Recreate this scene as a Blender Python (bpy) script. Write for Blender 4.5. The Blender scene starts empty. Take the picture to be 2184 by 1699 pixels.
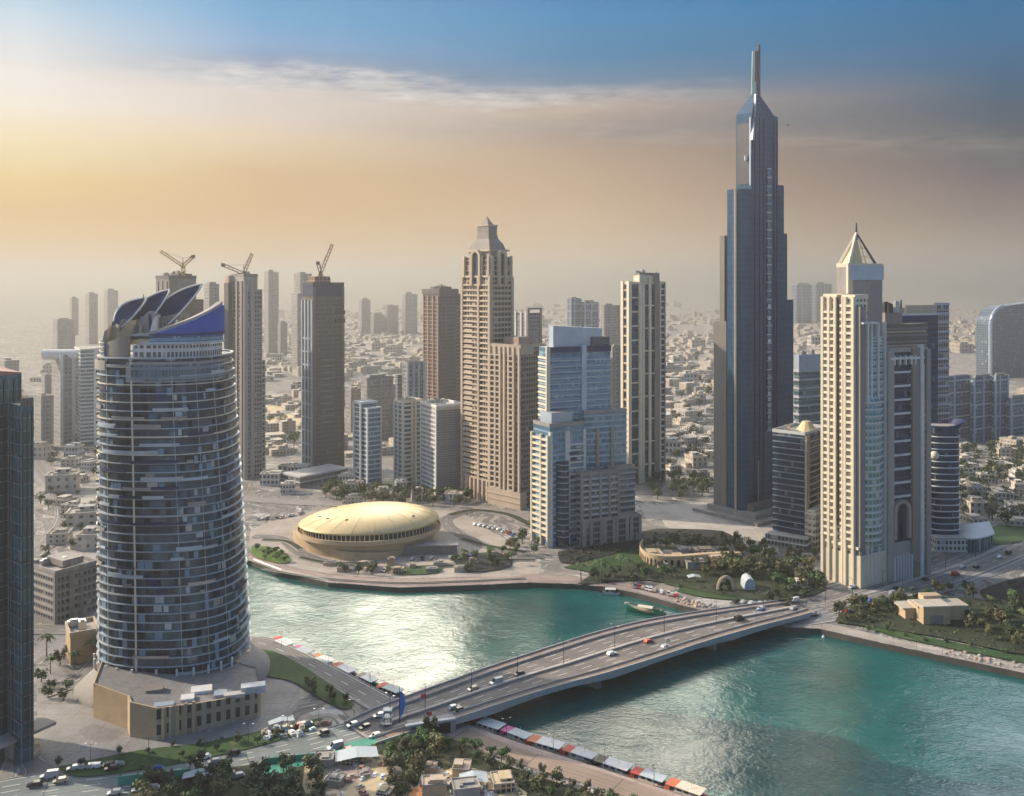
import bpy, math, random
from mathutils import Vector, Matrix, geometry, noise

# ------------------------------------------------------------------ camera, sky, sun, exposure
scene = bpy.context.scene
COL = scene.collection
F, HZ, H, CX, W0 = 2000.0, 600.0, 160.0, 1092.0, 2184.0   # focal length in reference pixels, horizon row, eye height (m)
cam = bpy.data.cameras.new('camera'); cam.sensor_width = 36; cam.lens = 36 * F / W0
cam.shift_y = -(849.5 - HZ) / W0; cam.clip_start = 1; cam.clip_end = 120000
co = bpy.data.objects.new('camera', cam); COL.objects.link(co)
co.location = (0, 0, H); co.rotation_euler = (math.radians(90), 0, 0); scene.camera = co

HAZE = 0.00024
SUN_AZ, SUN_EL = math.radians(-74), math.radians(28)
sd = Vector((math.sin(SUN_AZ) * math.cos(SUN_EL), math.cos(SUN_AZ) * math.cos(SUN_EL), math.sin(SUN_EL)))
sl = bpy.data.lights.new('sun', 'SUN'); sl.energy = 5.0; sl.angle = math.radians(0.6); sl.color = (1.0, 0.86, 0.68)
so = bpy.data.objects.new('sun', sl); COL.objects.link(so); so.rotation_euler = sd.to_track_quat('Z', 'Y').to_euler()

scene.view_settings.view_transform = 'Standard'; scene.view_settings.look = 'None'
scene.view_settings.exposure = 0.36; scene.view_settings.gamma = 1.0
scene.cycles.use_denoising = True
scene.cycles.max_bounces = 6; scene.cycles.diffuse_bounces = 2; scene.cycles.glossy_bounces = 3
scene.cycles.transmission_bounces = 2; scene.cycles.volume_bounces = 1; scene.cycles.transparent_max_bounces = 6
scene.cycles.caustics_reflective = False; scene.cycles.caustics_refractive = False
scene.cycles.sample_clamp_indirect = 4

class NT:
    """small wrapper for writing node trees"""
    def __init__(s, tree): s.t = tree; s.L = tree.links.new
    def n(s, typ, *ins, **props):
        nd = s.t.nodes.new(typ)
        for k, v in props.items(): setattr(nd, k, v)
        for i, v in enumerate(ins):
            if v is None: continue
            s.put(nd.inputs[i], v)
        return nd
    def put(s, sock, v):
        if hasattr(v, 'is_output') or hasattr(v, 'links'): s.L(v, sock)
        elif hasattr(v, 'outputs'): s.L(v.outputs[0], sock)
        else:
            if isinstance(v, (tuple, list)) and len(v) == 3 and sock.type == 'RGBA': v = (*v, 1)
            sock.default_value = v
    def m(s, op, a, b=0.0, c=None, clamp=False):
        nd = s.n('ShaderNodeMath', a, b, c, operation=op); nd.use_clamp = clamp; return nd.outputs[0]
    def vm(s, op, a, b=None):
        nd = s.n('ShaderNodeVectorMath', a, b, operation=op)
        return nd.outputs['Value'] if op in ('DOT_PRODUCT', 'LENGTH') else nd.outputs[0]
    def scale(s, a, k):
        nd = s.n('ShaderNodeVectorMath', a, operation='SCALE'); s.put(nd.inputs['Scale'], k); return nd.outputs[0]
    def mix(s, f, a, b, blend='MIX'):
        nd = s.n('ShaderNodeMix', data_type='RGBA', blend_type=blend); nd.clamp_factor = True
        s.put(nd.inputs[0], f); s.put(nd.inputs[6], a); s.put(nd.inputs[7], b); return nd.outputs[2]
    def mapr(s, v, a, b, c=0.0, d=1.0, smooth=False):
        nd = s.n('ShaderNodeMapRange', v, a, b, c, d)
        if smooth: nd.interpolation_type = 'SMOOTHSTEP'
        return nd.outputs[0]
    def ramp(s, v, stops, interp='LINEAR'):
        nd = s.n('ShaderNodeValToRGB', v); cr = nd.color_ramp; cr.interpolation = interp
        while len(cr.elements) < len(stops): cr.elements.new(0.5)
        for e, (p, c) in zip(cr.elements, stops): e.position = p; e.color = (*c, 1)
        return nd.outputs[0]
    def noise(s, vec, sc, det=3, rough=0.55, dist=0.0):
        nd = s.n('ShaderNodeTexNoise'); s.put(nd.inputs['Vector'], vec)
        nd.inputs['Scale'].default_value = sc; nd.inputs['Detail'].default_value = det
        nd.inputs['Roughness'].default_value = rough; nd.inputs['Distortion'].default_value = dist
        return nd.outputs[0]
    def sep(s, v): return s.n('ShaderNodeSeparateXYZ', v).outputs
    def comb(s, x=0.0, y=0.0, z=0.0): return s.n('ShaderNodeCombineXYZ', x, y, z).outputs[0]

world = bpy.data.worlds.new('World'); scene.world = world; world.use_nodes = True
wt = world.node_tree; wt.nodes.clear(); q = NT(wt)
sky = q.n('ShaderNodeTexSky', sky_type='NISHITA'); sky.sun_disc = False
sky.sun_elevation = SUN_EL; sky.sun_rotation = SUN_AZ; sky.altitude = 100; sky.air_density = 1.2; sky.dust_density = 4.0; sky.ozone_density = 1.0
d = q.n('ShaderNodeTexCoord').outputs['Generated']
dx, dy, dz = q.sep(d)
hl = q.m('SQRT', q.m('ADD', q.m('MULTIPLY', dx, dx), q.m('ADD', q.m('MULTIPLY', dy, dy), 1e-5)))
glow = q.m('DIVIDE', q.m('ADD', q.m('MULTIPLY', dx, math.sin(SUN_AZ)), q.m('MULTIPLY', dy, math.cos(SUN_AZ))), hl)
warp = q.m('MULTIPLY', q.m('SUBTRACT', q.noise(q.vm('MULTIPLY', d, (3, 3, 14)), 1.6, 5, 0.6), 0.5), 0.05)
zz = q.m('ADD', q.m('ADD', dz, warp), q.m('MULTIPLY', q.m('SUBTRACT', dx, 0.0), 0.03))
tn = q.m('ADD', q.m('DIVIDE', dz, hl), q.m('MULTIPLY', warp, 0.5))
t = q.mapr(tn, 0.0, 0.4)
def srgb(c): return tuple((x / 255 / 12.92 if x < 10.3 else ((x / 255 + .055) / 1.055) ** 2.4) / 2 ** scene.view_settings.exposure for x in c)
SKY = [
 [(0, (227, 167, 112)), (0.045, (231, 178, 112)), (0.16, (225, 182, 111)), (0.24, (234, 200, 127)), (0.335, (243, 224, 184)), (0.42, (243, 234, 221)), (0.51, (235, 231, 229)), (0.6, (205, 219, 230)), (0.67, (176, 206, 229)), (0.74, (149, 195, 227)), (1, (68, 160, 212))],
 [(0, (217, 167, 109)), (0.1, (217, 167, 108)), (0.19, (211, 169, 114)), (0.275, (211, 176, 130)), (0.37, (225, 201, 171)), (0.43, (217, 203, 195)), (0.49, (212, 202, 197)), (0.54, (125, 142, 171)), (0.61, (116, 161, 205)), (0.68, (86, 157, 207)), (1, (43, 127, 187))],
 [(0, (228, 207, 183)), (0.04, (227, 198, 158)), (0.13, (212, 177, 139)), (0.24, (197, 162, 130)), (0.345, (178, 150, 128)), (0.405, (152, 139, 134)), (0.46, (179, 158, 145)), (0.53, (93, 128, 160)), (0.6, (43, 123, 171)), (0.7, (2, 127, 184)), (1, (2, 80, 161))],
 [(0, (207, 184, 167)), (0.075, (171, 146, 127)), (0.16, (131, 113, 103)), (0.25, (102, 90, 97)), (0.335, (75, 81, 91)), (0.405, (59, 82, 105)), (0.49, (41, 93, 130)), (0.57, (36, 102, 147)), (0.655, (12, 105, 156)), (0.74, (2, 105, 162)), (1, (2, 76, 144))]]
az = q.m('ARCTAN2', dx, dy)
cols = [q.ramp(t, [(p, srgb(c)) for p, c in s]) for s in SKY]
skyc = cols[0]
for (a0, a1), c in zip(((-.48, -.262), (-.262, .069), (.069, .480)), cols[1:]): skyc = q.mix(q.mapr(az, a0, a1), skyc, c)
# thin streak of cloud hanging across the sky above the dust
band = q.m('SUBTRACT', zz, 0.197)
band = q.m('POWER', 2.718, q.m('MULTIPLY', q.m('MULTIPLY', band, band), -6500.0))
cn = q.mapr(q.noise(q.vm('MULTIPLY', d, (7, 7, 40)), 2.2, 6, 0.6), 0.36, 0.66)
cl = q.m('MULTIPLY', q.m('MULTIPLY', band, cn), q.m('MULTIPLY', q.m('MULTIPLY', q.mapr(dx, 0.27, -0.02), q.mapr(dx, -.42, -.28)), 0.6))
skyc = q.mix(cl, skyc, (.70, .65, .60))
band2 = q.m('SUBTRACT', zz, q.m('ADD', 0.168, q.m('MULTIPLY', dx, -0.05)))
band2 = q.m('POWER', 2.718, q.m('MULTIPLY', q.m('MULTIPLY', band2, band2), -9000.0))
cl2 = q.m('MULTIPLY', q.m('MULTIPLY', band2, cn), 0.2)
skyc = q.mix(cl2, skyc, (.50, .42, .36))
# clearer, bluer sky on the side away from the sun, behind the eye; bright dusty aureole round the sun
back = q.ramp(t, [(0, (.33, .42, .52)), (.2, (.27, .41, .57)), (.5, (.18, .34, .58)), (1, (.11, .26, .52))])
skyc = q.mix(q.mapr(dy, 0.25, -0.35, smooth=True), skyc, back)
ca = q.m('SUBTRACT', 1.0, q.vm('DOT_PRODUCT', d, tuple(sd)))
au = q.m('MULTIPLY', q.m('POWER', 2.718, q.m('MULTIPLY', ca, -90.0)), 4.0)
skyc = q.n('ShaderNodeVectorMath', skyc, q.scale(q.comb(1.0, .84, .60), au), operation='ADD').outputs[0]
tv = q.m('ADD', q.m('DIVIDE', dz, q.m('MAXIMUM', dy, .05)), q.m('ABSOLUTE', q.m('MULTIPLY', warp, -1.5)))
glare_card = q.m('MULTIPLY', q.m('MULTIPLY', q.mapr(tv, 0.312, 0.355, smooth=True), q.mapr(dz, 0.72, 0.45, smooth=True)), q.m('MULTIPLY', q.mapr(az, -.75, -.40, smooth=True), q.mapr(az, .46, -.10, smooth=True)))  # bright sky patch added above the frame so the water mirrors glare
glare_card = q.m('MULTIPLY', glare_card, q.mapr(q.noise(q.vm('MULTIPLY', d, (4, 4, 9)), 1.5, 5, 0.62), .3, .7, 7, 15))
glare_card2 = q.m('MULTIPLY', q.m('MULTIPLY', q.mapr(tv, 0.36, 0.50, smooth=True), q.mapr(dz, 0.68, 0.5, smooth=True)), q.m('MULTIPLY', q.mapr(az, .30, .52, smooth=True), q.mapr(az, 1.0, .7, smooth=True)))  # second added patch, out of view at upper right, brightens the right-hand water
glare_card2 = q.m('MULTIPLY', glare_card2, q.mapr(q.noise(q.vm('MULTIPLY', d, (5, 5, 11)), 1.5, 5, 0.62), .3, .7, 0.5, 6.0))
skyc = q.n('ShaderNodeVectorMath', skyc, q.scale(q.comb(1.0, .90, .70), glare_card), operation='ADD').outputs[0]
skyc = q.n('ShaderNodeVectorMath', skyc, q.scale(q.comb(.86, .95, 1.0), glare_card2), operation='ADD').outputs[0]
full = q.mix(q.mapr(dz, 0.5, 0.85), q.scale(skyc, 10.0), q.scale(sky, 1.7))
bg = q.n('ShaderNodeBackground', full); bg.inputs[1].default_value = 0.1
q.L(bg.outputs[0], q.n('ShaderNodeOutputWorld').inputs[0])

# ------------------------------------------------------------------ helpers
def G(X, Y, z=0.0):
    dd = F * (H - z) / (Y - HZ); return Vector(((X - CX) * dd / F, dd, z))
def P(X, Y, dd): return Vector(((X - CX) * dd / F, dd, H - (Y - HZ) * dd / F))
def pts(l, z=0.0): return [G(x, y, z) for x, y in l]
def inside(p, poly):
    c = False; n = len(poly)
    for i in range(n):
        a, b = poly[i], poly[i - 1]
        if (a[1] > p[1]) != (b[1] > p[1]) and p[0] < (b[0] - a[0]) * (p[1] - a[1]) / (b[1] - a[1]) + a[0]: c = not c
    return c
def smooth(l, k=6):
    out = []; n = len(l); l = [Vector(p) for p in l]
    for i in range(n - 1):
        p0, p1, p2, p3 = l[max(i - 1, 0)], l[i], l[i + 1], l[min(i + 2, n - 1)]
        for j in range(k):
            t = j / k
            out.append(0.5 * ((2 * p1) + (p2 - p0) * t + (2 * p0 - 5 * p1 + 4 * p2 - p3) * t * t + (3 * p1 - p0 - 3 * p2 + p3) * t ** 3))
    out.append(l[-1]); return out

class MB:
    def __init__(s): s.v = []; s.f = []; s.uv = []; s.mi = []; s.sm = []
    def face(s, p, uv=None, m=0, sm=False):
        i = len(s.v); s.v += [tuple(x) for x in p]; s.f.append(tuple(range(i, i + len(p))))
        s.uv += uv if uv else [(x[0], x[1]) for x in p]; s.mi.append(m); s.sm.append(sm)
    def prism(s, poly, z0, z1, m=0, mt=None, top=True, bot=False, u0=0.0):
        n = len(poly); u = u0; zt = z1 if callable(z1) else (lambda i: z1)
        for i in range(n):
            a, b = poly[i], poly[(i + 1) % n]; l = math.hypot(b[0] - a[0], b[1] - a[1])
            za, zb = zt(i), zt((i + 1) % n)
            s.face([(a[0], a[1], z0), (b[0], b[1], z0), (b[0], b[1], zb), (a[0], a[1], za)], [(u, z0), (u + l, z0), (u + l, zb), (u, za)], m); u += l
        if top: s.face([(p[0], p[1], zt(i)) for i, p in enumerate(poly)], None, m if mt is None else mt)
        if bot: s.face([(p[0], p[1], z0) for p in reversed(poly)], None, m if mt is None else mt)
    def box(s, c, sx, sy, sz, rz=0.0, m=0, mt=None):
        ca, sa = math.cos(rz), math.sin(rz)
        poly = [(c[0] + x * ca - y * sa, c[1] + x * sa + y * ca) for x, y in ((-sx / 2, -sy / 2), (sx / 2, -sy / 2), (sx / 2, sy / 2), (-sx / 2, sy / 2))]
        s.prism(poly, c[2], c[2] + sz, m, mt, True, True)
    def tube(s, a, b, r0, r1=None, n=6, m=0, cap=True):
        a, b = Vector(a), Vector(b); r1 = r0 if r1 is None else r1; ax = (b - a).normalized()
        up = Vector((0, 0, 1)) if abs(ax.z) < .95 else Vector((1, 0, 0)); e1 = ax.cross(up).normalized(); e2 = ax.cross(e1)
        ra = [a + (e1 * math.cos(k * 2 * math.pi / n) - e2 * math.sin(k * 2 * math.pi / n)) * r0 for k in range(n)]
        rb = [b + (e1 * math.cos(k * 2 * math.pi / n) - e2 * math.sin(k * 2 * math.pi / n)) * r1 for k in range(n)]
        for k in range(n): s.face([ra[k], ra[(k + 1) % n], rb[(k + 1) % n], rb[k]], None, m)
        if cap: s.face(rb, None, m); s.face(list(reversed(ra)), None, m)
    def grid(s, rows, closed=False, m=0, sm=True, uvs=None, flip=False):
        i0 = len(s.v); nc = len(rows[0])
        for r in rows: s.v += [tuple(p) for p in r]
        for i in range(len(rows) - 1):
            for j in range(nc if closed else nc - 1):
                k = (j + 1) % nc
                q_ = [i0 + i * nc + j, i0 + i * nc + k, i0 + (i + 1) * nc + k, i0 + (i + 1) * nc + j]
                u_ = [uvs[i][j], uvs[i][j + 1] if uvs else 0, uvs[i + 1][j + 1] if uvs else 0, uvs[i + 1][j]] if uvs else [(s.v[x][0], s.v[x][1]) for x in q_]
                if flip: q_.reverse(); u_.reverse()
                s.f.append(tuple(q_)); s.uv += u_; s.mi.append(m); s.sm.append(sm)
    def mesh(s, name, mats, off=(0, 0, 0)):
        me = bpy.data.meshes.new(name); o = Vector(off)
        me.from_pydata([tuple(Vector(p) - o) for p in s.v], [], s.f)
        for m in (mats if isinstance(mats, (list, tuple)) else [mats]): me.materials.append(m)
        ul = me.uv_layers.new(name='UVMap'); ul.data.foreach_set('uv', [c for p in s.uv for c in p[:2]])
        me.polygons.foreach_set('material_index', s.mi); me.polygons.foreach_set('use_smooth', s.sm)
        me.update(); return me

def link(name, me, parent=None, loc=(0, 0, 0), rz=0.0, sc=None):
    o = bpy.data.objects.new(name, me); COL.objects.link(o); o.location = loc; o.rotation_euler = (0, 0, rz)
    if sc is not None: o.scale = sc
    if parent is not None: o.parent = parent
    return o
def tag(o, label, cat, group=None, kind=None):
    if label: o['label'] = label
    if cat: o['category'] = cat
    if group: o['group'] = group
    if kind: o['kind'] = kind
    return o
def thing(name, loc, label, cat, group=None, rz=0.0, sc=None):
    return tag(link(name, None, None, loc, rz, sc), label, cat, group)
def part(name, mb, mats, root, off=None):
    """mesh given in world metres, stored relative to the thing it belongs to"""
    if off is None:
        off = Vector(root.location); 
        if root.parent: off = off + Vector(root.parent.location)
    return link(name, mb.mesh(name, mats, off), root)
def lone(name, mb, mats, label, cat, group=None, base=None):
    b = Vector(base) if base is not None else Vector(mb.v[0]); o = link(name, mb.mesh(name, mats, b), None, b); return tag(o, label, cat, group)
def struct(name, mb, mats, kind='structure', label=None):
    o = link(name, mb.mesh(name, mats)); o['kind'] = kind
    if label: o['label'] = label
    return o
def dup(root, loc, rz=0.0, sc=None, label=None, group=None):
    r = root.copy(); COL.objects.link(r); r.location = loc; r.rotation_euler = (0, 0, rz)
    if sc is not None: r.scale = sc
    if label: r['label'] = label
    if group: r['group'] = group
    for ch in root.children:
        c = ch.copy(); COL.objects.link(c); c.parent = r
        for g in ch.children: e = g.copy(); COL.objects.link(e); e.parent = c
    return r

# ------------------------------------------------------------------ materials
def newmat(name):
    m = bpy.data.materials.new(name); m.use_nodes = True; m.node_tree.nodes.clear(); k = NT(m.node_tree)
    b = k.n('ShaderNodeBsdfPrincipled'); k.L(b.outputs[0], k.n('ShaderNodeOutputMaterial').inputs[0]); return m, k, b
def plain(name, col, rough=0.7, metal=0.0, var=0.15, scale=0.3, streak=False, tile=0):
    m, k, b = newmat(name)
    oc = k.n('ShaderNodeTexCoord').outputs['Object']
    if streak: oc = k.vm('MULTIPLY', oc, (1, 1, 0.12))
    n1 = k.noise(oc, scale, 5, 0.6); rnd = k.n('ShaderNodeObjectInfo').outputs['Random']
    f = k.mapr(k.m('ADD', n1, k.m('MULTIPLY', k.m('SUBTRACT', rnd, .5), .25)), 0.25, 0.75)
    lo = tuple(c * (1 - var) for c in col); hi = tuple(min(1, c * (1 + var)) for c in col)
    base = k.mix(f, lo, hi); n2 = k.noise(oc, scale * 9, 4, .65)
    base = k.mix(k.mapr(n2, .34, .52, min(.5, var * 1.6), 0), base, tuple(c * .55 for c in col))
    if tile:
        tx, ty, _ = k.sep(oc); g = k.m('MAXIMUM', k.m('LESS_THAN', k.m('FRACT', k.m('DIVIDE', tx, tile)), .035), k.m('LESS_THAN', k.m('FRACT', k.m('DIVIDE', ty, tile * 1.3)), .03)); base = k.mix(k.m('MULTIPLY', g, .55), base, tuple(c * .5 for c in col))
        vt = k.n('ShaderNodeTexVoronoi'); k.put(vt.inputs['Vector'], k.scale(oc, .09)); vt.inputs['Scale'].default_value = 1.0; vc = k.sep(vt.outputs['Color']); base = k.mix(k.m('MULTIPLY', k.m('GREATER_THAN', vc[0], .55), .45), base, k.mix(vc[1], tuple(c * .55 for c in col), tuple(min(1, c * 1.3) for c in col)))
    k.put(b.inputs['Base Color'], base); b.inputs['Roughness'].default_value = rough; b.inputs['Metallic'].default_value = metal
    return m
def facade(name, g1, g2, wall, w=1.6, h=3.6, bu=0.15, bv=0.3, metal=0.35, rough=0.12, curtain=0.08, curcol=(.45, .42, .38), jit=0.03, wvar=0.2, bays=None, wrough=.75):
    """glazing in a grid of panes, each pane a little different, between wall coloured mullions and spandrels"""
    m, k, b = newmat(name)
    u, v, _ = k.sep(k.n('ShaderNodeTexCoord').outputs['UV'])
    us, vs = k.m('DIVIDE', u, w), k.m('DIVIDE', v, h)
    fu, fv = k.m('FRACT', us), k.m('FRACT', vs)
    fr = k.m('MAXIMUM', k.m('LESS_THAN', fu, bu), k.m('LESS_THAN', fv, bv))
    if bays:
        fb = k.m('FRACT', k.m('DIVIDE', u, bays[0])); fr = k.m('MAXIMUM', fr, k.m('LESS_THAN', fb, bays[1]))
    rnd = k.n('ShaderNodeObjectInfo').outputs['Random']
    wn = k.n('ShaderNodeTexWhiteNoise', noise_dimensions='3D'); k.put(wn.inputs['Vector'], k.comb(k.m('FLOOR', us), k.m('FLOOR', vs), k.m('MULTIPLY', rnd, 37)))
    big = k.noise(k.comb(k.m('MULTIPLY', u, 1.0), v, k.m('MULTIPLY', rnd, 90)), 0.035, 3, 0.6)
    gl = k.mix(k.m('ADD', k.m('MULTIPLY', wn.outputs[0], 0.75), k.m('SUBTRACT', big, 0.4), clamp=True), g1, g2)
    cur = k.m('GREATER_THAN', wn.outputs[0], 1 - curtain)
    gl = k.mix(cur, gl, curcol)
    wnz = k.noise(k.comb(u, k.m('MULTIPLY', v, 0.15), k.m('MULTIPLY', rnd, 50)), 0.25, 4, 0.6)
    wc = k.mix(k.mapr(wnz, .3, .7), tuple(c * (1 - wvar) for c in wall), tuple(min(1, c * (1 + wvar)) for c in wall))
    k.put(b.inputs['Base Color'], k.mix(fr, gl, wc))
    k.put(b.inputs['Metallic'], k.m('MULTIPLY', k.m('SUBTRACT', 1, k.m('MAXIMUM', fr, cur)), metal))
    k.put(b.inputs['Roughness'], k.mapr(k.m('MAXIMUM', fr, cur), 0, 1, rough, wrough))
    ge = k.n('ShaderNodeNewGeometry').outputs['Normal']
    jv = k.scale(k.vm('SUBTRACT', wn.outputs[1], (.5, .5, .5)), k.m('MULTIPLY', k.m('SUBTRACT', 1, fr), jit * 2))
    k.put(b.inputs['Normal'], k.vm('NORMALIZE', k.vm('ADD', ge, jv)))
    return m

M = {}
M['roof'] = plain('roof grey', (.34, .31, .28), .85, 0, .3, .15)
M['roofpale'] = plain('roof pale', (.5, .47, .43), .85, 0, .25, .15)
M['conc'] = plain('concrete', (.36, .33, .30), .85, 0, .2, .12, True)
M['conc_dark'] = plain('dark concrete', (.17, .15, .145), .85, 0, .25, .12, True)
M['taupe'] = plain('taupe stone', (.27, .235, .21), .8, 0, .2, .1, True)
M['cream'] = plain('cream stone', (.72, .63, .48), .75, 0, .12, .1, True)
M['creamslab'] = plain('cream edge', (.78, .69, .53), .7, 0, .1, .1)
M['tan'] = plain('tan stone', (.50, .395, .295), .8, 0, .15, .1, True)
M['tanslab'] = plain('tan balcony', (.58, .47, .36), .75, 0, .12, .1)
M['pink'] = plain('rose stone', (.45, .31, .25), .8, 0, .15, .1, True)
M['white'] = plain('white paint', (.74, .73, .70), .6, 0, .1, .1)
M['whiteslab'] = plain('white edge', (.66, .66, .64), .6, 0, .1, .1)
M['greyslab'] = plain('grey edge', (.52, .54, .57), .55, 0.1, .2, .1)
M['blueslab'] = plain('blue grey edge', (.44, .52, .60), .45, 0.2, .15, .1)
M['steel'] = plain('steel', (.45, .46, .48), .35, .8, .15, .2)
M['darksteel'] = plain('dark steel', (.06, .06, .07), .5, .4, .2, .3)
M['crane_yellow'] = plain('crane yellow', (.50, .33, .07), .6, 0, .2, .3)
M['crane_red'] = plain('crane red', (.30, .12, .07), .6, 0, .2, .3)
M['gold'] = plain('cream gold shell', (.72, .55, .28), .42, .15, .1, .06)
M['sand_stone'] = plain('sand stone', (.56, .41, .25), .85, 0, .15, .15)
M['villa'] = plain('villa wall', (.56, .49, .40), .85, 0, .25, .1)
M['blue'] = plain('blue cladding', (.004, .065, .42), .6, 0, .15, .08)
M['navy'] = plain('navy cladding', (.010, .022, .10), .6, 0, .25, .15)
M['green_screen'] = plain('green hoarding', (.05, .32, .22), .7, 0, .2, .2)
M['red'] = plain('red canvas', (.55, .05, .04), .6, 0, .2, .5)
M['magenta'] = plain('magenta canvas', (.6, .08, .28), .6, 0, .2, .5)
M['orange'] = plain('orange canvas', (.65, .16, .06), .6, 0, .2, .5)
M['black'] = plain('black', (.018, .018, .022), .5, 0, .2, .5)
M['blueflag'] = plain('blue banner', (.03, .16, .62), .6, 0, .1, .5)
M['tentwhite'] = plain('tent canvas', (.44, .50, .53), .6, 0, .06, .3)
M['carglass'] = plain('car glass', (.02, .025, .03), .1, .2, .2, 1)
M['tyre'] = plain('tyre', (.02, .02, .02), .9, 0, .2, 1)
M['dhowgreen'] = plain('boat green', (.02, .30, .16), .4, 0, .2, .5)
M['bark'] = plain('bark', (.12, .085, .055), .9, 0, .3, 1)
M['teal_pipe'] = plain('teal fin', (.16, .27, .29), .4, .3, .15, .1)
M['redroof'] = plain('red roof', (.38, .19, .16), .7, 0, .2, .2)
for nm, c in dict(white=(.75, .75, .74), silver=(.42, .43, .45), black=(.03, .03, .035), red=(.45, .04, .03), blue=(.05, .12, .35), beige=(.5, .42, .3)).items():
    M['car_' + nm] = plain('car paint ' + nm, c, .3, .1, .05, 1)

M['f_round'] = facade('round tower glass', (.006, .013, .024), (.11, .19, .28), (.04, .05, .065), 2.2, 3.33, .08, .12, .6, .1, .08, (.22, .32, .42), .05)
M['f_dark'] = facade('far left glass', (.03, .085, .115), (.10, .21, .26), (.14, .21, .24), 3.0, 4.4, .05, .06, .5, .12, .03, (.08, .12, .13), .05, .2, (9, .06))
M['f_blue'] = facade('blue glass', (.03, .10, .20), (.11, .27, .43), (.20, .31, .42), 1.5, 3.6, .22, .32, .5, .15, .06, (.32, .4, .46), .04)
M['f_navy'] = facade('navy glass', (.008, .022, .05), (.04, .08, .15), (.03, .055, .095), 2.0, 3.6, .08, .2, .45, .12, .05, (.12, .14, .17), .04)
M['f_slate'] = facade('slate glass', (.025, .05, .08), (.12, .18, .25), (.20, .245, .29), 1.8, 3.7, .15, .3, .4, .15, .06, (.3, .3, .3), .04)
M['f_teal'] = facade('teal glass', (.03, .09, .11), (.11, .21, .24), (.22, .28, .30), 1.8, 3.5, .15, .25, .45, .14, .06, (.35, .4, .38), .04)
M['f_tealpale'] = facade('pale teal glass', (.06, .16, .17), (.20, .34, .34), (.38, .46, .44), 2.2, 3.5, .28, .35, .35, .2, .08, (.5, .52, .45), .03)
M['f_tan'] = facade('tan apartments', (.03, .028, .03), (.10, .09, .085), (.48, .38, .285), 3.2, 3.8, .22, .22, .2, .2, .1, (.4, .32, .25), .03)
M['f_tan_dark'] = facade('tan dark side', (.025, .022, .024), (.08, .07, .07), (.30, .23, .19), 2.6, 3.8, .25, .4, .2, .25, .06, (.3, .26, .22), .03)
M['f_cream'] = facade('cream apartments', (.05, .06, .06), (.16, .18, .17), (.74, .65, .50), 3.0, 3.6, .42, .42, .15, .2, .08, (.5, .45, .36), .03)
M['f_brown'] = facade('brown slab', (.065, .055, .052), (.12, .10, .095), (.15, .125, .115), 2.0, 3.7, .3, .5, .1, .45, .04, (.2, .18, .16), .02)
M['f_scaffold'] = facade('red scaffold', (.05, .035, .03), (.12, .09, .08), (.40, .22, .16), 3.6, 3.8, .34, .34, 0, .7, .1, (.5, .42, .36), .02)
M['f_white'] = facade('white block', (.04, .04, .045), (.12, .12, .13), (.62, .60, .57), 2.4, 3.4, .38, .42, .1, .3, .08, (.4, .4, .4), .02)
M['f_louver'] = facade('grey louvres', (.13, .14, .16), (.19, .20, .22), (.26, .27, .29), 30, 1.8, .0, .4, .2, .5, .0, (.3, .3, .3), .01)
M['f_tall'] = facade('tallest tower glass', (.010, .060, .135), (.03, .115, .225), (.010, .045, .095), 1.6, 4.0, .22, .16, .32, .25, .0, (.2, .2, .2), .02, .15, (6.4, .10))
M['f_strip'] = facade('reflective strip', (.10, .20, .32), (.42, .52, .60), (.04, .07, .11), 4.0, 4.0, .1, .3, .7, .12, .15, (.7, .72, .7), .1)
M['f_grey'] = facade('grey office', (.05, .055, .065), (.14, .15, .165), (.30, .28, .265), 2.2, 3.6, .3, .36, .2, .25, .07, (.36, .34, .32), .03)
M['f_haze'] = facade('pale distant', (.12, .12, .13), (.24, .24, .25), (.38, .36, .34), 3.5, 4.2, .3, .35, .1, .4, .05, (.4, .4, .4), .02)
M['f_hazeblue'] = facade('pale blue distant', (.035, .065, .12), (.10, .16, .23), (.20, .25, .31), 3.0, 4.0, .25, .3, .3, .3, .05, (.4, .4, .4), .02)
M['f_podium'] = facade('stone podium windows', (.02, .022, .03), (.06, .06, .07), (.40, .32, .23), 3.4, 5.4, .55, .36, .1, .3, .05, (.3, .26, .2), .02)
M['f_house'] = facade('low house windows', (.05, .05, .05), (.12, .11, .1), (.54, .47, .385), 3.2, 3.2, .62, .58, 0, .4, .1, (.4, .36, .3), .01)
M['f_colon'] = facade('colonnade glass', (.02, .022, .03), (.08, .08, .09), (.50, .38, .24), 2.6, 9, .0, .0, .3, .15, .0, (.3, .3, .3), .03)

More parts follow.
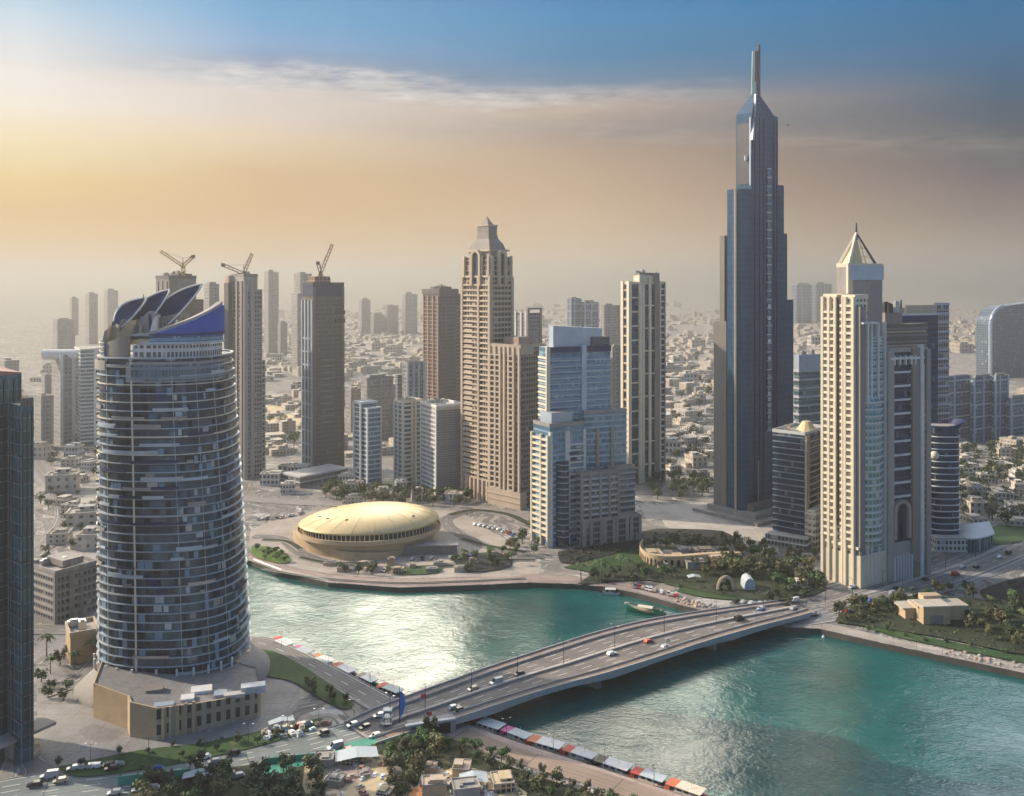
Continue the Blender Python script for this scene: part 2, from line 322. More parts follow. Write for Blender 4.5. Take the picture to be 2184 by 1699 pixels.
def ground_mat():
    m, k, b = newmat('desert ground')
    p = k.n('ShaderNodeTexCoord').outputs['Object']
    warp = k.scale(k.vm('SUBTRACT', k.n('ShaderNodeTexNoise', p, None, .006, 3.0).outputs[1], (.5, .5, .5)), 60.0)
    pw = k.vm('ADD', p, warp)
    rot = k.n('ShaderNodeVectorRotate', pw); rot.rotation_type = 'Z_AXIS'; rot.inputs['Angle'].default_value = .5
    a = k.noise(pw, .0045, 6, .62, .6); bnz = k.noise(p, .03, 6, .65); c = k.noise(k.vm('MULTIPLY', pw, (.35, 1, 1)), .014, 5, .7, .8); fine = k.noise(p, .25, 4, .65)
    col = k.ramp(a, [(.25, (.15, .14, .13)), (.42, (.33, .28, .23)), (.52, (.50, .43, .35)), (.62, (.38, .32, .26)), (.8, (.54, .47, .39))])
    col = k.mix(k.mapr(c, .48, .68), col, (.125, .118, .11))
    col = k.mix(k.mapr(bnz, .56, .68), col, (.50, .46, .40))
    col = k.mix(k.mapr(bnz, .43, .32), col, (.07, .075, .06))
    def cells(scale, feature='F1'):
        v = k.n('ShaderNodeTexVoronoi'); v.feature = feature; v.distance = 'CHEBYCHEV' if feature == 'F1' else v.distance
        k.put(v.inputs['Vector'], k.vm('MULTIPLY', rot.outputs[0], scale)); v.inputs['Scale'].default_value = 1.0; v.inputs['Randomness'].default_value = .75; return v
    big = k.sep(cells((.016, .02, 1)).outputs['Color'])           # plots
    col = k.mix(k.m('MULTIPLY', k.m('GREATER_THAN', big[0], .60), .65), col, k.mix(big[1], (.16, .15, .145), (.46, .41, .35)))
    sm = k.sep(cells((.07, .085, 1)).outputs['Color'])            # roofs, yards, parking bays
    col = k.mix(k.m('MULTIPLY', k.m('GREATER_THAN', sm[0], .60), .75), col, k.mix(sm[1], (.07, .07, .068), (.40, .37, .33)))
    col = k.mix(k.m('MULTIPLY', k.m('LESS_THAN', sm[0], .12), .85), col, (.60, .57, .53))
    ed = k.n('ShaderNodeTexVoronoi'); ed.feature = 'DISTANCE_TO_EDGE'; k.put(ed.inputs['Vector'], k.vm('MULTIPLY', rot.outputs[0], (.016, .02, 1))); ed.inputs['Scale'].default_value = 1.0; ed.inputs['Randomness'].default_value = .75
    col = k.mix(k.m('LESS_THAN', ed.outputs[0], .07), col, (.20, .19, .185))
    col = k.mix(k.m('MULTIPLY', k.m('LESS_THAN', k.m('ABSOLUTE', k.m('SUBTRACT', ed.outputs[0], .085)), .012), .7), col, (.50, .47, .43))
    col = k.mix(k.mapr(fine, .35, .65, .35, 0), col, (.10, .09, .08))
    k.put(b.inputs['Base Color'], col); b.inputs['Roughness'].default_value = .95
    return m
M['ground'] = ground_mat()
def water_mat():
    m, k, b = newmat('canal water')
    p = k.n('ShaderNodeTexCoord').outputs['Object']
    big = k.noise(p, .012, 4, .6, .5); md = k.noise(k.vm('MULTIPLY', p, (.7, 1, 1)), .05, 3, .6)
    col = k.mix(k.mapr(k.m('ADD', k.m('MULTIPLY', big, .7), k.m('MULTIPLY', md, .3)), .35, .65), (.004, .065, .065), (.014, .13, .12))
    k.put(b.inputs['Base Color'], col); b.inputs['Roughness'].default_value = .12; b.inputs['IOR'].default_value = 1.55
    w1 = k.noise(k.vm('MULTIPLY', p, (1, 1.25, 1)), .16, 3, .65, .6); w2 = k.noise(k.vm('MULTIPLY', p, (1, 1.2, 1)), .75, 3, .7, .5)
    patch = k.mapr(k.noise(p, .02, 3, .6), .35, .65, .45, 1.35)
    hgt = k.m('MULTIPLY', k.m('ADD', k.m('MULTIPLY', w1, 1.3), k.m('MULTIPLY', w2, .55)), patch)
    bp = k.n('ShaderNodeBump'); bp.inputs['Strength'].default_value = 1.0; bp.inputs['Distance'].default_value = .30; k.put(bp.inputs['Height'], hgt)
    k.put(b.inputs['Normal'], bp.outputs[0]); return m
M['water'] = water_mat()
def grass_mat(name, c1, c2):
    m, k, b = newmat(name); p = k.n('ShaderNodeTexCoord').outputs['Object']
    n1 = k.noise(p, .06, 5, .65); n2 = k.noise(p, .6, 3, .6)
    col = k.mix(k.mapr(k.m('ADD', k.m('MULTIPLY', n1, .6), k.m('MULTIPLY', n2, .4)), .36, .64), c1, c2)
    col = k.mix(k.mapr(n1, .62, .72), col, (.16, .13, .08)); k.put(b.inputs['Base Color'], col); b.inputs['Roughness'].default_value = .9; return m
M['lawn'] = grass_mat('lawn', (.018, .052, .010), (.045, .10, .022))
M['lawn_bright'] = grass_mat('bright lawn', (.05, .12, .015), (.14, .24, .03))
M['shrub'] = grass_mat('shrub', (.012, .022, .010), (.045, .055, .022))
def road_mat(name, col, lanes=3.6, half=9.0, dash=True, edge=True, paint=(.62, .6, .56)):
    m, k, b = newmat(name); u, v, _ = k.sep(k.n('ShaderNodeTexCoord').outputs['UV']); p = k.n('ShaderNodeTexCoord').outputs['Object']
    n1 = k.noise(k.comb(k.m('MULTIPLY', u, 2.0), k.m('MULTIPLY', v, .06), 0.0), .5, 4, .6); n2 = k.noise(p, .05, 4, .6)
    c = k.mix(k.mapr(k.m('ADD', k.m('MULTIPLY', n1, .5), k.m('MULTIPLY', n2, .5)), .35, .65), tuple(x * .75 for x in col), tuple(x * 1.25 for x in col))
    if dash:
        fl = k.m('ABSOLUTE', k.m('SUBTRACT', k.m('FRACT', k.m('ADD', k.m('DIVIDE', u, lanes), .5)), .5))
        ln = k.m('MULTIPLY', k.m('LESS_THAN', fl, .05), k.m('LESS_THAN', k.m('FRACT', k.m('DIVIDE', v, 12.0)), .4))
        ln = k.m('MULTIPLY', ln, k.m('LESS_THAN', k.m('ABSOLUTE', u), half - 2.5)); c = k.mix(ln, c, paint)
    if edge:
        e = k.m('LESS_THAN', k.m('ABSOLUTE', k.m('SUBTRACT', k.m('ABSOLUTE', u), half - .9)), .16); c = k.mix(e, c, paint)
    st = k.noise(k.comb(k.m('MULTIPLY', u, 1.2), k.m('MULTIPLY', v, .25), 0.0), .35, 5, .7); c = k.mix(k.mapr(st, .55, .75, 0, .5), c, tuple(x * .45 for x in col))
    jt = k.m('LESS_THAN', k.m('FRACT', k.m('DIVIDE', v, 31.0)), .012); c = k.mix(k.m('MULTIPLY', jt, .7), c, (.04, .04, .04))
    wt_ = k.m('ABSOLUTE', k.m('SUBTRACT', k.m('ABSOLUTE', k.m('SUBTRACT', k.m('FRACT', k.m('ADD', k.m('DIVIDE', u, lanes), .5)), .5)), .27)); c = k.mix(k.mapr(wt_, .0, .09, .35, 0), c, tuple(x * .5 for x in col))
    k.put(b.inputs['Base Color'], c); b.inputs['Roughness'].default_value = .85; return m
M['paving'] = plain('paving', (.42, .36, .31), .85, 0, .2, .08, False, 6)
M['paving_grey'] = plain('grey paving', (.26, .245, .24), .8, 0, .3, .06, False, 7)
M['paving_pink'] = plain('rose paving', (.40, .30, .26), .85, 0, .2, .08, False, 5)
M['sandlot'] = plain('sand lot', (.55, .43, .27), .9, 0, .2, .02)
M['pale'] = plain('pale plaza', (.48, .43, .38), .85, 0, .2, .04, False, 8)
M['orange_soil'] = plain('orange soil', (.55, .27, .13), .9, 0, .3, .1)
M['darkpark'] = plain('dark planting', (.022, .024, .026), .9, 0, .4, .08)
M['quay'] = plain('quay wall', (.10, .085, .075), .9, 0, .3, .15)
M['girder'] = plain('girder', (.42, .40, .39), .7, 0, .15, .05)

def leaf_mat(name, c1, c2):
    m, k, b = newmat(name); oi = k.n('ShaderNodeObjectInfo').outputs['Random']; p = k.n('ShaderNodeTexCoord').outputs['Object']
    n1 = k.noise(p, .9, 3, .6)
    k.put(b.inputs['Base Color'], k.mix(k.mapr(k.m('ADD', n1, k.m('MULTIPLY', k.m('SUBTRACT', oi, .5), .5)), .25, .75), c1, c2))
    b.inputs['Roughness'].default_value = .7; return m
M['leaf_dark'] = leaf_mat('dark foliage', (.03, .05, .02), (.10, .125, .05))
M['leaf_olive'] = leaf_mat('olive foliage', (.06, .065, .025), (.16, .145, .06))
M['leaf_green'] = leaf_mat('green foliage', (.035, .08, .02), (.09, .15, .04))
# ------------------------------------------------------------------ ground, water, roads
R = random.Random(7)
WATER_PX = [(330, 1215), (500, 1196), (535, 1197), (600, 1221), (700, 1243), (850, 1254), (1000, 1249), (1130, 1243), (1220, 1246), (1290, 1252), (1360, 1266), (1440, 1288),
            (1540, 1314), (1640, 1336), (1750, 1342), (1800, 1354), (1900, 1376), (2000, 1397), (2100, 1418), (2250, 1450), (2500, 1500), (2700, 1560), (2700, 2100),
            (1900, 1880), (1700, 1790), (1540, 1728), (1440, 1692), (1330, 1655), (1230, 1622), (1100, 1582), (1000, 1546), (930, 1520), (848, 1496), (745, 1450), (640, 1403), (560, 1368), (480, 1345), (330, 1300)]
water_poly = pts(WATER_PX); WZ = -2.6
def ground_sheet():
    outer = [(-26000, -300), (26000, -300), (26000, 40000), (-26000, 40000)]
    pp = [Vector((x, y)) for x, y in outer] + [Vector((p.x, p.y)) for p in water_poly]
    n = len(water_poly); ed = [(i, (i + 1) % 4) for i in range(4)] + [(4 + i, 4 + (i + 1) % n) for i in range(n)]
    for gx in range(-24, 25, 4):                        # a few inner points so that triangles stay reasonable
        for gy in (1200, 2500, 5000, 9000, 15000, 24000): pp.append(Vector((gx * 700.0, gy)))
    v, e, f, *_ = geometry.delaunay_2d_cdt(pp, ed, [], 1, 1e-4)
    mb = MB(); wp = [(p.x, p.y) for p in water_poly]
    for t in f:
        c = sum((v[i] for i in t), Vector((0, 0))) / len(t)
        if inside(c, wp): continue
        mb.face([(v[i].x, v[i].y, 0) for i in t])
    struct('ground', mb, M['ground'])
    mq = MB(); w = list(water_poly)
    for i in range(n):
        a, b = w[i], w[(i + 1) % n]; mq.face([(a.x, a.y, 0.0), (b.x, b.y, 0.0), (b.x, b.y, -4), (a.x, a.y, -4)])
    struct('quay_wall', mq, M['quay'])
    mw = MB(); xs = [p.x for p in w]; ys = [p.y for p in w]
    mw.face([(min(xs) - 5, min(ys) - 5, WZ), (max(xs) + 5, min(ys) - 5, WZ), (max(xs) + 5, max(ys) + 5, WZ), (min(xs) - 5, max(ys) + 5, WZ)])
    struct('water', mw, M['water'])
ground_sheet()

LAYER = [0.0]
def patch(name, px, mat, kind='structure', z=None, k=4):
    l = pts(px) if k == 0 else smooth(pts(px) + [G(*px[0])], k)[:-1]
    LAYER[0] += .012; zz_ = (0.03 + LAYER[0]) if z is None else z
    tri = geometry.tessellate_polygon([[Vector((p.x, p.y, 0)) for p in l]])
    mb = MB()
    for t in tri:
        a, b, c = (l[i] for i in t)
        if (b.x - a.x) * (c.y - a.y) - (b.y - a.y) * (c.x - a.x) < 0: b, c = c, b
        mb.face([(p.x, p.y, zz_) for p in (a, b, c)])
    return struct(name, mb, mat, kind)
def ribbon(name, px, width, mat, z=None, world=False, k=6, parent=None, kerb=None):
    l = smooth([Vector(p) for p in px] if world else pts(px), k); LAYER[0] += .012
    rows, uvs, acc = [], [], 0.0
    for i, p in enumerate(l):
        a = l[max(i - 1, 0)]; b = l[min(i + 1, len(l) - 1)]; tg = (b - a); tg.z = 0; tg.normalize(); nr = Vector((tg.y, -tg.x, 0))
        w = width(i / (len(l) - 1)) if callable(width) else width
        if i: acc += (p - l[i - 1]).length
        zz_ = p.z + ((0.03 + LAYER[0]) if z is None else z)
        rows.append([Vector((p.x, p.y, zz_)) - nr * w / 2, Vector((p.x, p.y, zz_)) + nr * w / 2]); uvs.append([(-w / 2, acc), (w / 2, acc)])
    mb = MB(); mb.grid(rows, uvs=uvs, sm=False, flip=True)
    o = struct(name, mb, mat)
    if kerb:
        mk = MB()
        for s in (0, 1):
            for i in range(len(rows) - 1):
                a, b = rows[i][s], rows[i + 1][s]; dd_ = (b - a).normalized(); nr = Vector((dd_.y, -dd_.x, 0)) * (.35 if s else -.35)
                q4 = [(a.x, a.y), (b.x, b.y), (b.x + nr.x, b.y + nr.y), (a.x + nr.x, a.y + nr.y)]
                if s: q4.reverse()
                mk.prism(q4, a.z - .05, a.z + .13, top=True)
        struct('kerb', mk, M['pale'])
    return o

# promenades and plazas
patch('promenade', [(535, 1180), (600, 1206), (700, 1226), (850, 1237), (1000, 1233), (1130, 1227), (1220, 1230), (1290, 1236), (1360, 1250), (1440, 1272), (1545, 1300), (1600, 1312), (1540, 1313), (1440, 1287), (1360, 1265), (1290, 1251), (1220, 1245), (1130, 1242), (1000, 1248), (850, 1253), (700, 1242), (600, 1220), (535, 1196)], M['paving_pink'], k=0)
patch('promenade', [(1640, 1325), (1750, 1328), (1810, 1340), (1900, 1362), (2000, 1383), (2184, 1420), (2500, 1484), (2500, 1499), (2184, 1436), (2000, 1396), (1900, 1375), (1800, 1353), (1750, 1341), (1640, 1335)], M['paving'], k=0)
patch('promenade', [(560, 1369), (640, 1404), (745, 1451), (846, 1497), (930, 1521), (870, 1530), (800, 1508), (700, 1450), (620, 1402), (540, 1375)], M['pale'], k=0)
patch('promenade', [(1000, 1547), (1100, 1583), (1230, 1623), (1330, 1656), (1440, 1693), (1540, 1729), (1700, 1791), (1560, 1780), (1400, 1715), (1250, 1672), (1090, 1622), (950, 1568)], M['paving_pink'], k=0)
patch('plaza', [(535, 1130), (640, 1095), (800, 1078), (960, 1085), (1040, 1130), (1130, 1180), (1150, 1225), (1000, 1231), (850, 1235), (700, 1224), (600, 1204), (535, 1178)], M['paving'], k=2)
patch('plaza', [(80, 1360), (205, 1330), (300, 1400), (560, 1400), (620, 1440), (640, 1500), (560, 1560), (300, 1610), (120, 1640), (80, 1560)], M['paving_grey'], k=2)
patch('plaza', [(1400, 1090), (1530, 1075), (1660, 1090), (1660, 1180), (1560, 1160), (1420, 1125)], M['pale'], k=0)
patch('plaza', [(1700, 1235), (1780, 1225), (1960, 1180), (2060, 1150), (2120, 1160), (2000, 1215), (1850, 1262), (1760, 1285), (1690, 1270)], M['paving'], k=2)
patch('sand_lot', [(560, 862), (640, 868), (652, 905), (560, 918)], M['sandlot'], k=0)
patch('sand_lot', [(1365, 1078), (1525, 1072), (1500, 1098), (1380, 1112)], M['pale'], k=0)
# roads
ASPH = road_mat('asphalt', (.15, .14, .14), 3.6, 12); ASPH_S = road_mat('asphalt side', (.20, .185, .175), 3.6, 6); ASPH_BIG = road_mat('asphalt highway', (.21, .205, .21), 3.7, 19)
ASPH_FAR = road_mat('asphalt far', (.30, .27, .25), 3.6, 8, False, False); ASPH_TEAL = road_mat('asphalt with green bus lane', (.19, .215, .205), 3.6, 12)
ribbon('road', [(1640, 1310), (1700, 1302), (1760, 1290), (1850, 1266), (1950, 1236), (2050, 1203), (2150, 1160), (2300, 1090), (2450, 1030)], lambda t: 36 + 12 * t, ASPH_BIG, kerb=True)
ribbon('median_strip', [(1700, 1302), (1760, 1290), (1850, 1266), (1950, 1236), (2050, 1203), (2150, 1160), (2300, 1090)], 2.4, M['pale'], kerb=True)
ribbon('road', [(1672, 1296), (1730, 1285), (1800, 1262), (1900, 1228), (2010, 1190), (2100, 1150), (2240, 1085)], 13, ASPH_S)
ribbon('road', [(890, 1530), (790, 1566), (690, 1594), (600, 1615), (480, 1640), (330, 1660), (180, 1678), (30, 1700), (-120, 1730)], 24, ASPH_TEAL, kerb=True)
ribbon('road', [(860, 1528), (770, 1478), (690, 1434), (620, 1398), (560, 1374), (520, 1372)], 12, ASPH_S, kerb=True)
ribbon('road', [(980, 1566), (1080, 1605), (1180, 1636), (1290, 1668), (1400, 1706), (1500, 1745)], 9, road_mat('brown track', (.30, .22, .17), 3.6, 4.5, False, False))
ribbon('road', [(80, 1420), (120, 1400), (160, 1430), (205, 1470), (230, 1482)], 8, ASPH_S)
ribbon('road', [(205, 1060), (165, 1085), (150, 1130), (185, 1180), (215, 1260), (212, 1330), (150, 1330)], 16, road_mat('pale road', (.42, .38, .34), 3.6, 5.5, False, False))
ribbon('road', [(-200, 1075), (60, 1050), (200, 1030), (500, 1062), (700, 1075), (1000, 1085), (1130, 1110)], 16, ASPH_FAR)
ribbon('road', [(1960, 950), (2060, 965), (2184, 945), (2400, 925)], 14, ASPH_FAR)
ribbon('road', [(1400, 1045), (1540, 1030), (1700, 1040), (1900, 1050), (2050, 1140)], 14, ASPH_FAR)
ribbon('road', [(1150, 1190), (1050, 1170), (980, 1140), (950, 1110), (1000, 1090)], 9, ASPH_S)
ribbon('road', [(540, 1145), (600, 1150), (640, 1180), (720, 1205), (850, 1214), (980, 1205), (1100, 1190), (1160, 1188)], 8, ASPH_S)
ribbon('road', [(60, 1190), (110, 1150), (140, 1105), (130, 1060), (90, 1010), (60, 960)], 13, ASPH_S, kerb=True)
ribbon('road', [(70, 1345), (120, 1345), (190, 1352), (225, 1390), (200, 1430), (150, 1460), (90, 1480)], 10, ASPH_S, kerb=True)
ribbon('road', [(1760, 1302), (1860, 1282), (1960, 1254), (2060, 1222), (2160, 1182), (2300, 1120)], 12, ASPH_S, kerb=True)
for px, w in (([(700, 1200), (760, 1209), (850, 1216), (960, 1209), (1060, 1198), (1140, 1196)], 3.5), ([(640, 1190), (700, 1202), (780, 1203)], 4), ([(560, 1152), (610, 1156), (640, 1172)], 4), ([(985, 1150), (1040, 1166), (1120, 1180)], 5), ([(560, 1215), (640, 1229), (720, 1238), (850, 1245), (1000, 1241), (1120, 1235)], 1.6), ([(960, 1100), (1010, 1090), (1080, 1098), (1130, 1120)], 6)):
    ribbon('planting_bed', px, w, M['shrub'], kerb=True)['kind'] = 'stuff'
for l in ([(-300, 760), (300, 742), (800, 770), (1300, 735), (1800, 745), (2400, 720)], [(500, 905), (760, 850), (1100, 800), (1500, 760), (2400, 755)], [(1300, 900), (1500, 850), (1720, 800), (2300, 800)], [(600, 700), (1000, 690), (1500, 700), (2300, 690)], [(1420, 1010), (1470, 900), (1500, 800), (1510, 700), (1515, 660)], [(740, 960), (770, 850), (780, 760), (785, 700)]):
    ribbon('road', l, 22, ASPH_FAR)
# lawns and planting beds
for px in ([(120, 1640), (300, 1603), (420, 1590), (540, 1566), (640, 1543), (690, 1536), (660, 1560), (560, 1592), (430, 1622), (300, 1645), (170, 1660)],
           [(545, 1388), (585, 1392), (640, 1420), (700, 1460), (752, 1498), (735, 1515), (690, 1496), (620, 1455), (560, 1440)],
           [(1200, 1212), (1290, 1190), (1380, 1168), (1440, 1170), (1370, 1190), (1380, 1215), (1290, 1225)],
           [(1440, 1262), (1520, 1238), (1600, 1258), (1650, 1270), (1600, 1283), (1500, 1276)],
           [(1820, 1330), (1900, 1345), (2000, 1366), (2184, 1402), (2300, 1424), (2300, 1440), (2184, 1417), (2000, 1380), (1900, 1358)],
           [(1880, 1310), (1960, 1300), (1985, 1330), (1960, 1340), (1890, 1328)], [(2070, 1330), (2184, 1290), (2250, 1300), (2200, 1345), (2110, 1350)], [(2060, 1150), (2130, 1122), (2200, 1130), (2184, 1155), (2110, 1165)], [(840, 1214), (930, 1208), (935, 1224), (850, 1228)]):
    patch('lawn', px, M['lawn'], 'stuff', k=3)
for px in ([(537, 1166), (580, 1170), (618, 1190), (610, 1204), (570, 1198), (537, 1184)], [(1400, 1240), (1450, 1232), (1490, 1244), (1450, 1254)], [(1380, 1205), (1400, 1195), (1420, 1200), (1400, 1212)], [(1545, 1262), (1610, 1266), (1640, 1272), (1590, 1278)]):
    patch('lawn', px, M['lawn_bright'], 'stuff', k=3)
for px in ([(1430, 1130), (1540, 1135), (1560, 1160), (1470, 1165), (1420, 1150)], [(2090, 1262), (2184, 1232), (2320, 1230), (2300, 1290), (2184, 1302), (2110, 1290)], [(960, 1192), (1060, 1180), (1090, 1210), (1000, 1222)], [(1190, 1180), (1400, 1130), (1420, 1150), (1220, 1205)]):
    patch('planting_bed', px, M['darkpark'], 'stuff', k=3)
patch('ground_cover', [(640, 1625), (760, 1600), (860, 1560), (960, 1580), (1090, 1640), (1240, 1690), (1400, 1740), (1300, 1790), (1000, 1720), (800, 1640)], M['shrub'], 'stuff', k=3)
patch('ground_cover', [(280, 1680), (420, 1650), (640, 1632), (690, 1680), (640, 1760), (300, 1780)], M['shrub'], 'stuff', k=3)
patch('ground_cover', [(1230, 1250), (1300, 1215), (1480, 1200), (1720, 1215), (1760, 1260), (1650, 1285), (1500, 1265), (1380, 1240)], M['shrub'], 'stuff', k=3)
patch('ground_cover', [(1780, 1330), (1830, 1285), (2000, 1275), (2184, 1300), (2260, 1390), (2184, 1400), (2000, 1362)], M['shrub'], 'stuff', k=3)
patch('yard', [(650, 1640), (720, 1622), (800, 1612), (850, 1640), (820, 1699), (660, 1720)], M['sandlot'], k=2)
patch('yard', [(900, 1650), (1000, 1642), (1090, 1672), (1120, 1720), (900, 1740)], M['sandlot'], k=2)
patch('yard', [(700, 1650), (760, 1640), (775, 1668), (712, 1680)], M['paving_pink'], k=2)
patch('yard', [(960, 1690), (1030, 1680), (1050, 1715), (970, 1725)], M['white'], k=2)
patch('yard', [(870, 1690), (920, 1676), (930, 1700), (880, 1712)], M['orange_soil'], k=2)
patch('green_lane', [(540, 1650), (640, 1618), (700, 1602), (790, 1578), (800, 1592), (720, 1612), (640, 1640), (560, 1668)], M['green_screen'])

# ------------------------------------------------------------------ bridge
def bridge():
    near = [(800, 1588, .4), (900, 1556, 2.6), (985, 1531, 3.8), (1100, 1493, 4.3), (1200, 1463, 4.5), (1300, 1436, 4.6), (1400, 1405, 4.5), (1500, 1372, 4.1), (1600, 1343, 4), (1690, 1320, 2.6), (1740, 1306, .8)]
    far = [(735, 1545, .4), (800, 1515, 2.6), (865, 1490, 3.8), (955, 1458, 4.3), (1050, 1424, 4.5), (1150, 1391, 4.6), (1270, 1353, 4.5), (1380, 1326, 5), (1500, 1306, 4), (1600, 1292, 2.6), (1660, 1284, .8)]
    N_, F_ = smooth([G(*p) for p in near], 5), smooth([G(*p) for p in far], 5)
    c = (N_[0] + F_[0]) / 2; root = thing('bridge', (c.x, c.y, 0), 'long grey road bridge crossing the green canal between the two basins', 'bridge')
    rows, uvs, acc = [], [], 0
    for i, (a, b) in enumerate(zip(N_, F_)):
        if i: acc += (a - N_[i - 1]).length
        w = (a - b).length; rows.append([b, a]); uvs.append([(-w / 2, acc), (w / 2, acc)])
    mb = MB(); mb.grid(rows, uvs=uvs, sm=False, flip=True); part('deck', mb, road_mat('bridge asphalt', (.20, .175, .16), 3.6, 16), root)
    def strip(side, off, w, z0, z1, name, mat, f0=0, f1=None):
        l0 = []
        for a, b in zip(N_, F_):
            dd_ = (a - b).normalized(); l0.append(((a if side == 'n' else b if side == 'f' else (a + b) / 2) + dd_ * off, dd_))
        l0 = l0[f0:f1]; m2 = MB(); ra = []
        for p, dd_ in l0:
            za = z0(p) if callable(z0) else p.z + z0
            ra.append([Vector((p.x, p.y, za)) - dd_ * w / 2, Vector((p.x, p.y, p.z + z1)) - dd_ * w / 2, Vector((p.x, p.y, p.z + z1)) + dd_ * w / 2, Vector((p.x, p.y, za)) + dd_ * w / 2])
        m2.grid([list(r) for r in ra], closed=True, sm=False); m2.face(ra[0]); m2.face(list(reversed(ra[-1])))
        return part(name, m2, mat, root)
    n = len(N_)
    def haunch(p):
        # gently arched underside: deeper over the piers
        i = min(range(n), key=lambda j: min((N_[j].xy - p.xy).length, (F_[j].xy - p.xy).length)); s = (i / n * 4.0) % 1
        return max(p.z - (1.3 + 1.0 * (2 * s - 1) ** 2), .1 if p.z < 3 else -9)
    strip('n', .3, .5, haunch, .85, 'girder', M['girder']); strip('f', -.3, .5, haunch, .85, 'girder', M['girder'])
    sof = MB(); sof.grid([[Vector((a.x, a.y, haunch(a) + .5)), Vector((b.x, b.y, haunch(b) + .5))] for a, b in zip(N_, F_)], sm=False, flip=True); part('soffit', sof, M['conc'], root)
    strip('n', -4.2, .35, .02, .85, 'barrier', M['pale']); strip('f', 4.2, .35, .02, .85, 'barrier', M['pale']); strip('m', 0, 1.6, .02, .75, 'median', M['pale'], 3)
    strip('n', -2.0, 3.6, .02, .16, 'footway', plain('brown footway', (.36, .26, .19), .85), 2); strip('f', 2.0, 3.6, .02, .16, 'footway', M['paving_pink'], 2)
    for t in (.27, .5, .74):
        i = int(t * n); a, b = N_[i], F_[i]; dd_ = (b - a).normalized(); L_ = (b - a).length; cc = (a + b) / 2
        m2 = MB(); m2.box((cc.x, cc.y, -5), L_ * .74, 2.4, cc.z + 3.2, math.atan2(dd_.y, dd_.x)); part('pier', m2, M['conc'], root)
    return N_, F_
BN, BF = bridge()
# ------------------------------------------------------------------ towers
class Q:
    """footprint of a rectangular block seen corner on: left edge, corner and right edge columns and the row of the corner's foot"""
    def __init__(s, xl, xc, xr, yb, a=45.0, depth=None):
        s.a = a; a = math.radians(a); s.C = G(xc, yb); s.d = s.C.y
        s.er = Vector((math.sin(a), math.cos(a), 0)); s.el = Vector((-math.cos(a), math.sin(a), 0))
        def ln(X, e): k = (X - CX) / F; return (k * s.C.y - s.C.x) / (e.x - k * e.y)
        s.R = abs(ln(xr, s.er)); s.L = abs(ln(xl, s.el))
        if depth: s.R, s.L = (min(s.R, depth) if a < .6 else s.R), s.L
    def z(s, Y): return H - (Y - HZ) * s.d / F
    def p(s, u, v): return s.C + s.er * u + s.el * v
    def rect(s, u0=0, u1=1, v0=0, v1=1, o=0.0):
        u0, u1, v0, v1 = u0 * s.R - o, u1 * s.R + o, v0 * s.L - o, v1 * s.L + o
        return [s.p(u0, v0), s.p(u1, v0), s.p(u1, v1), s.p(u0, v1)]

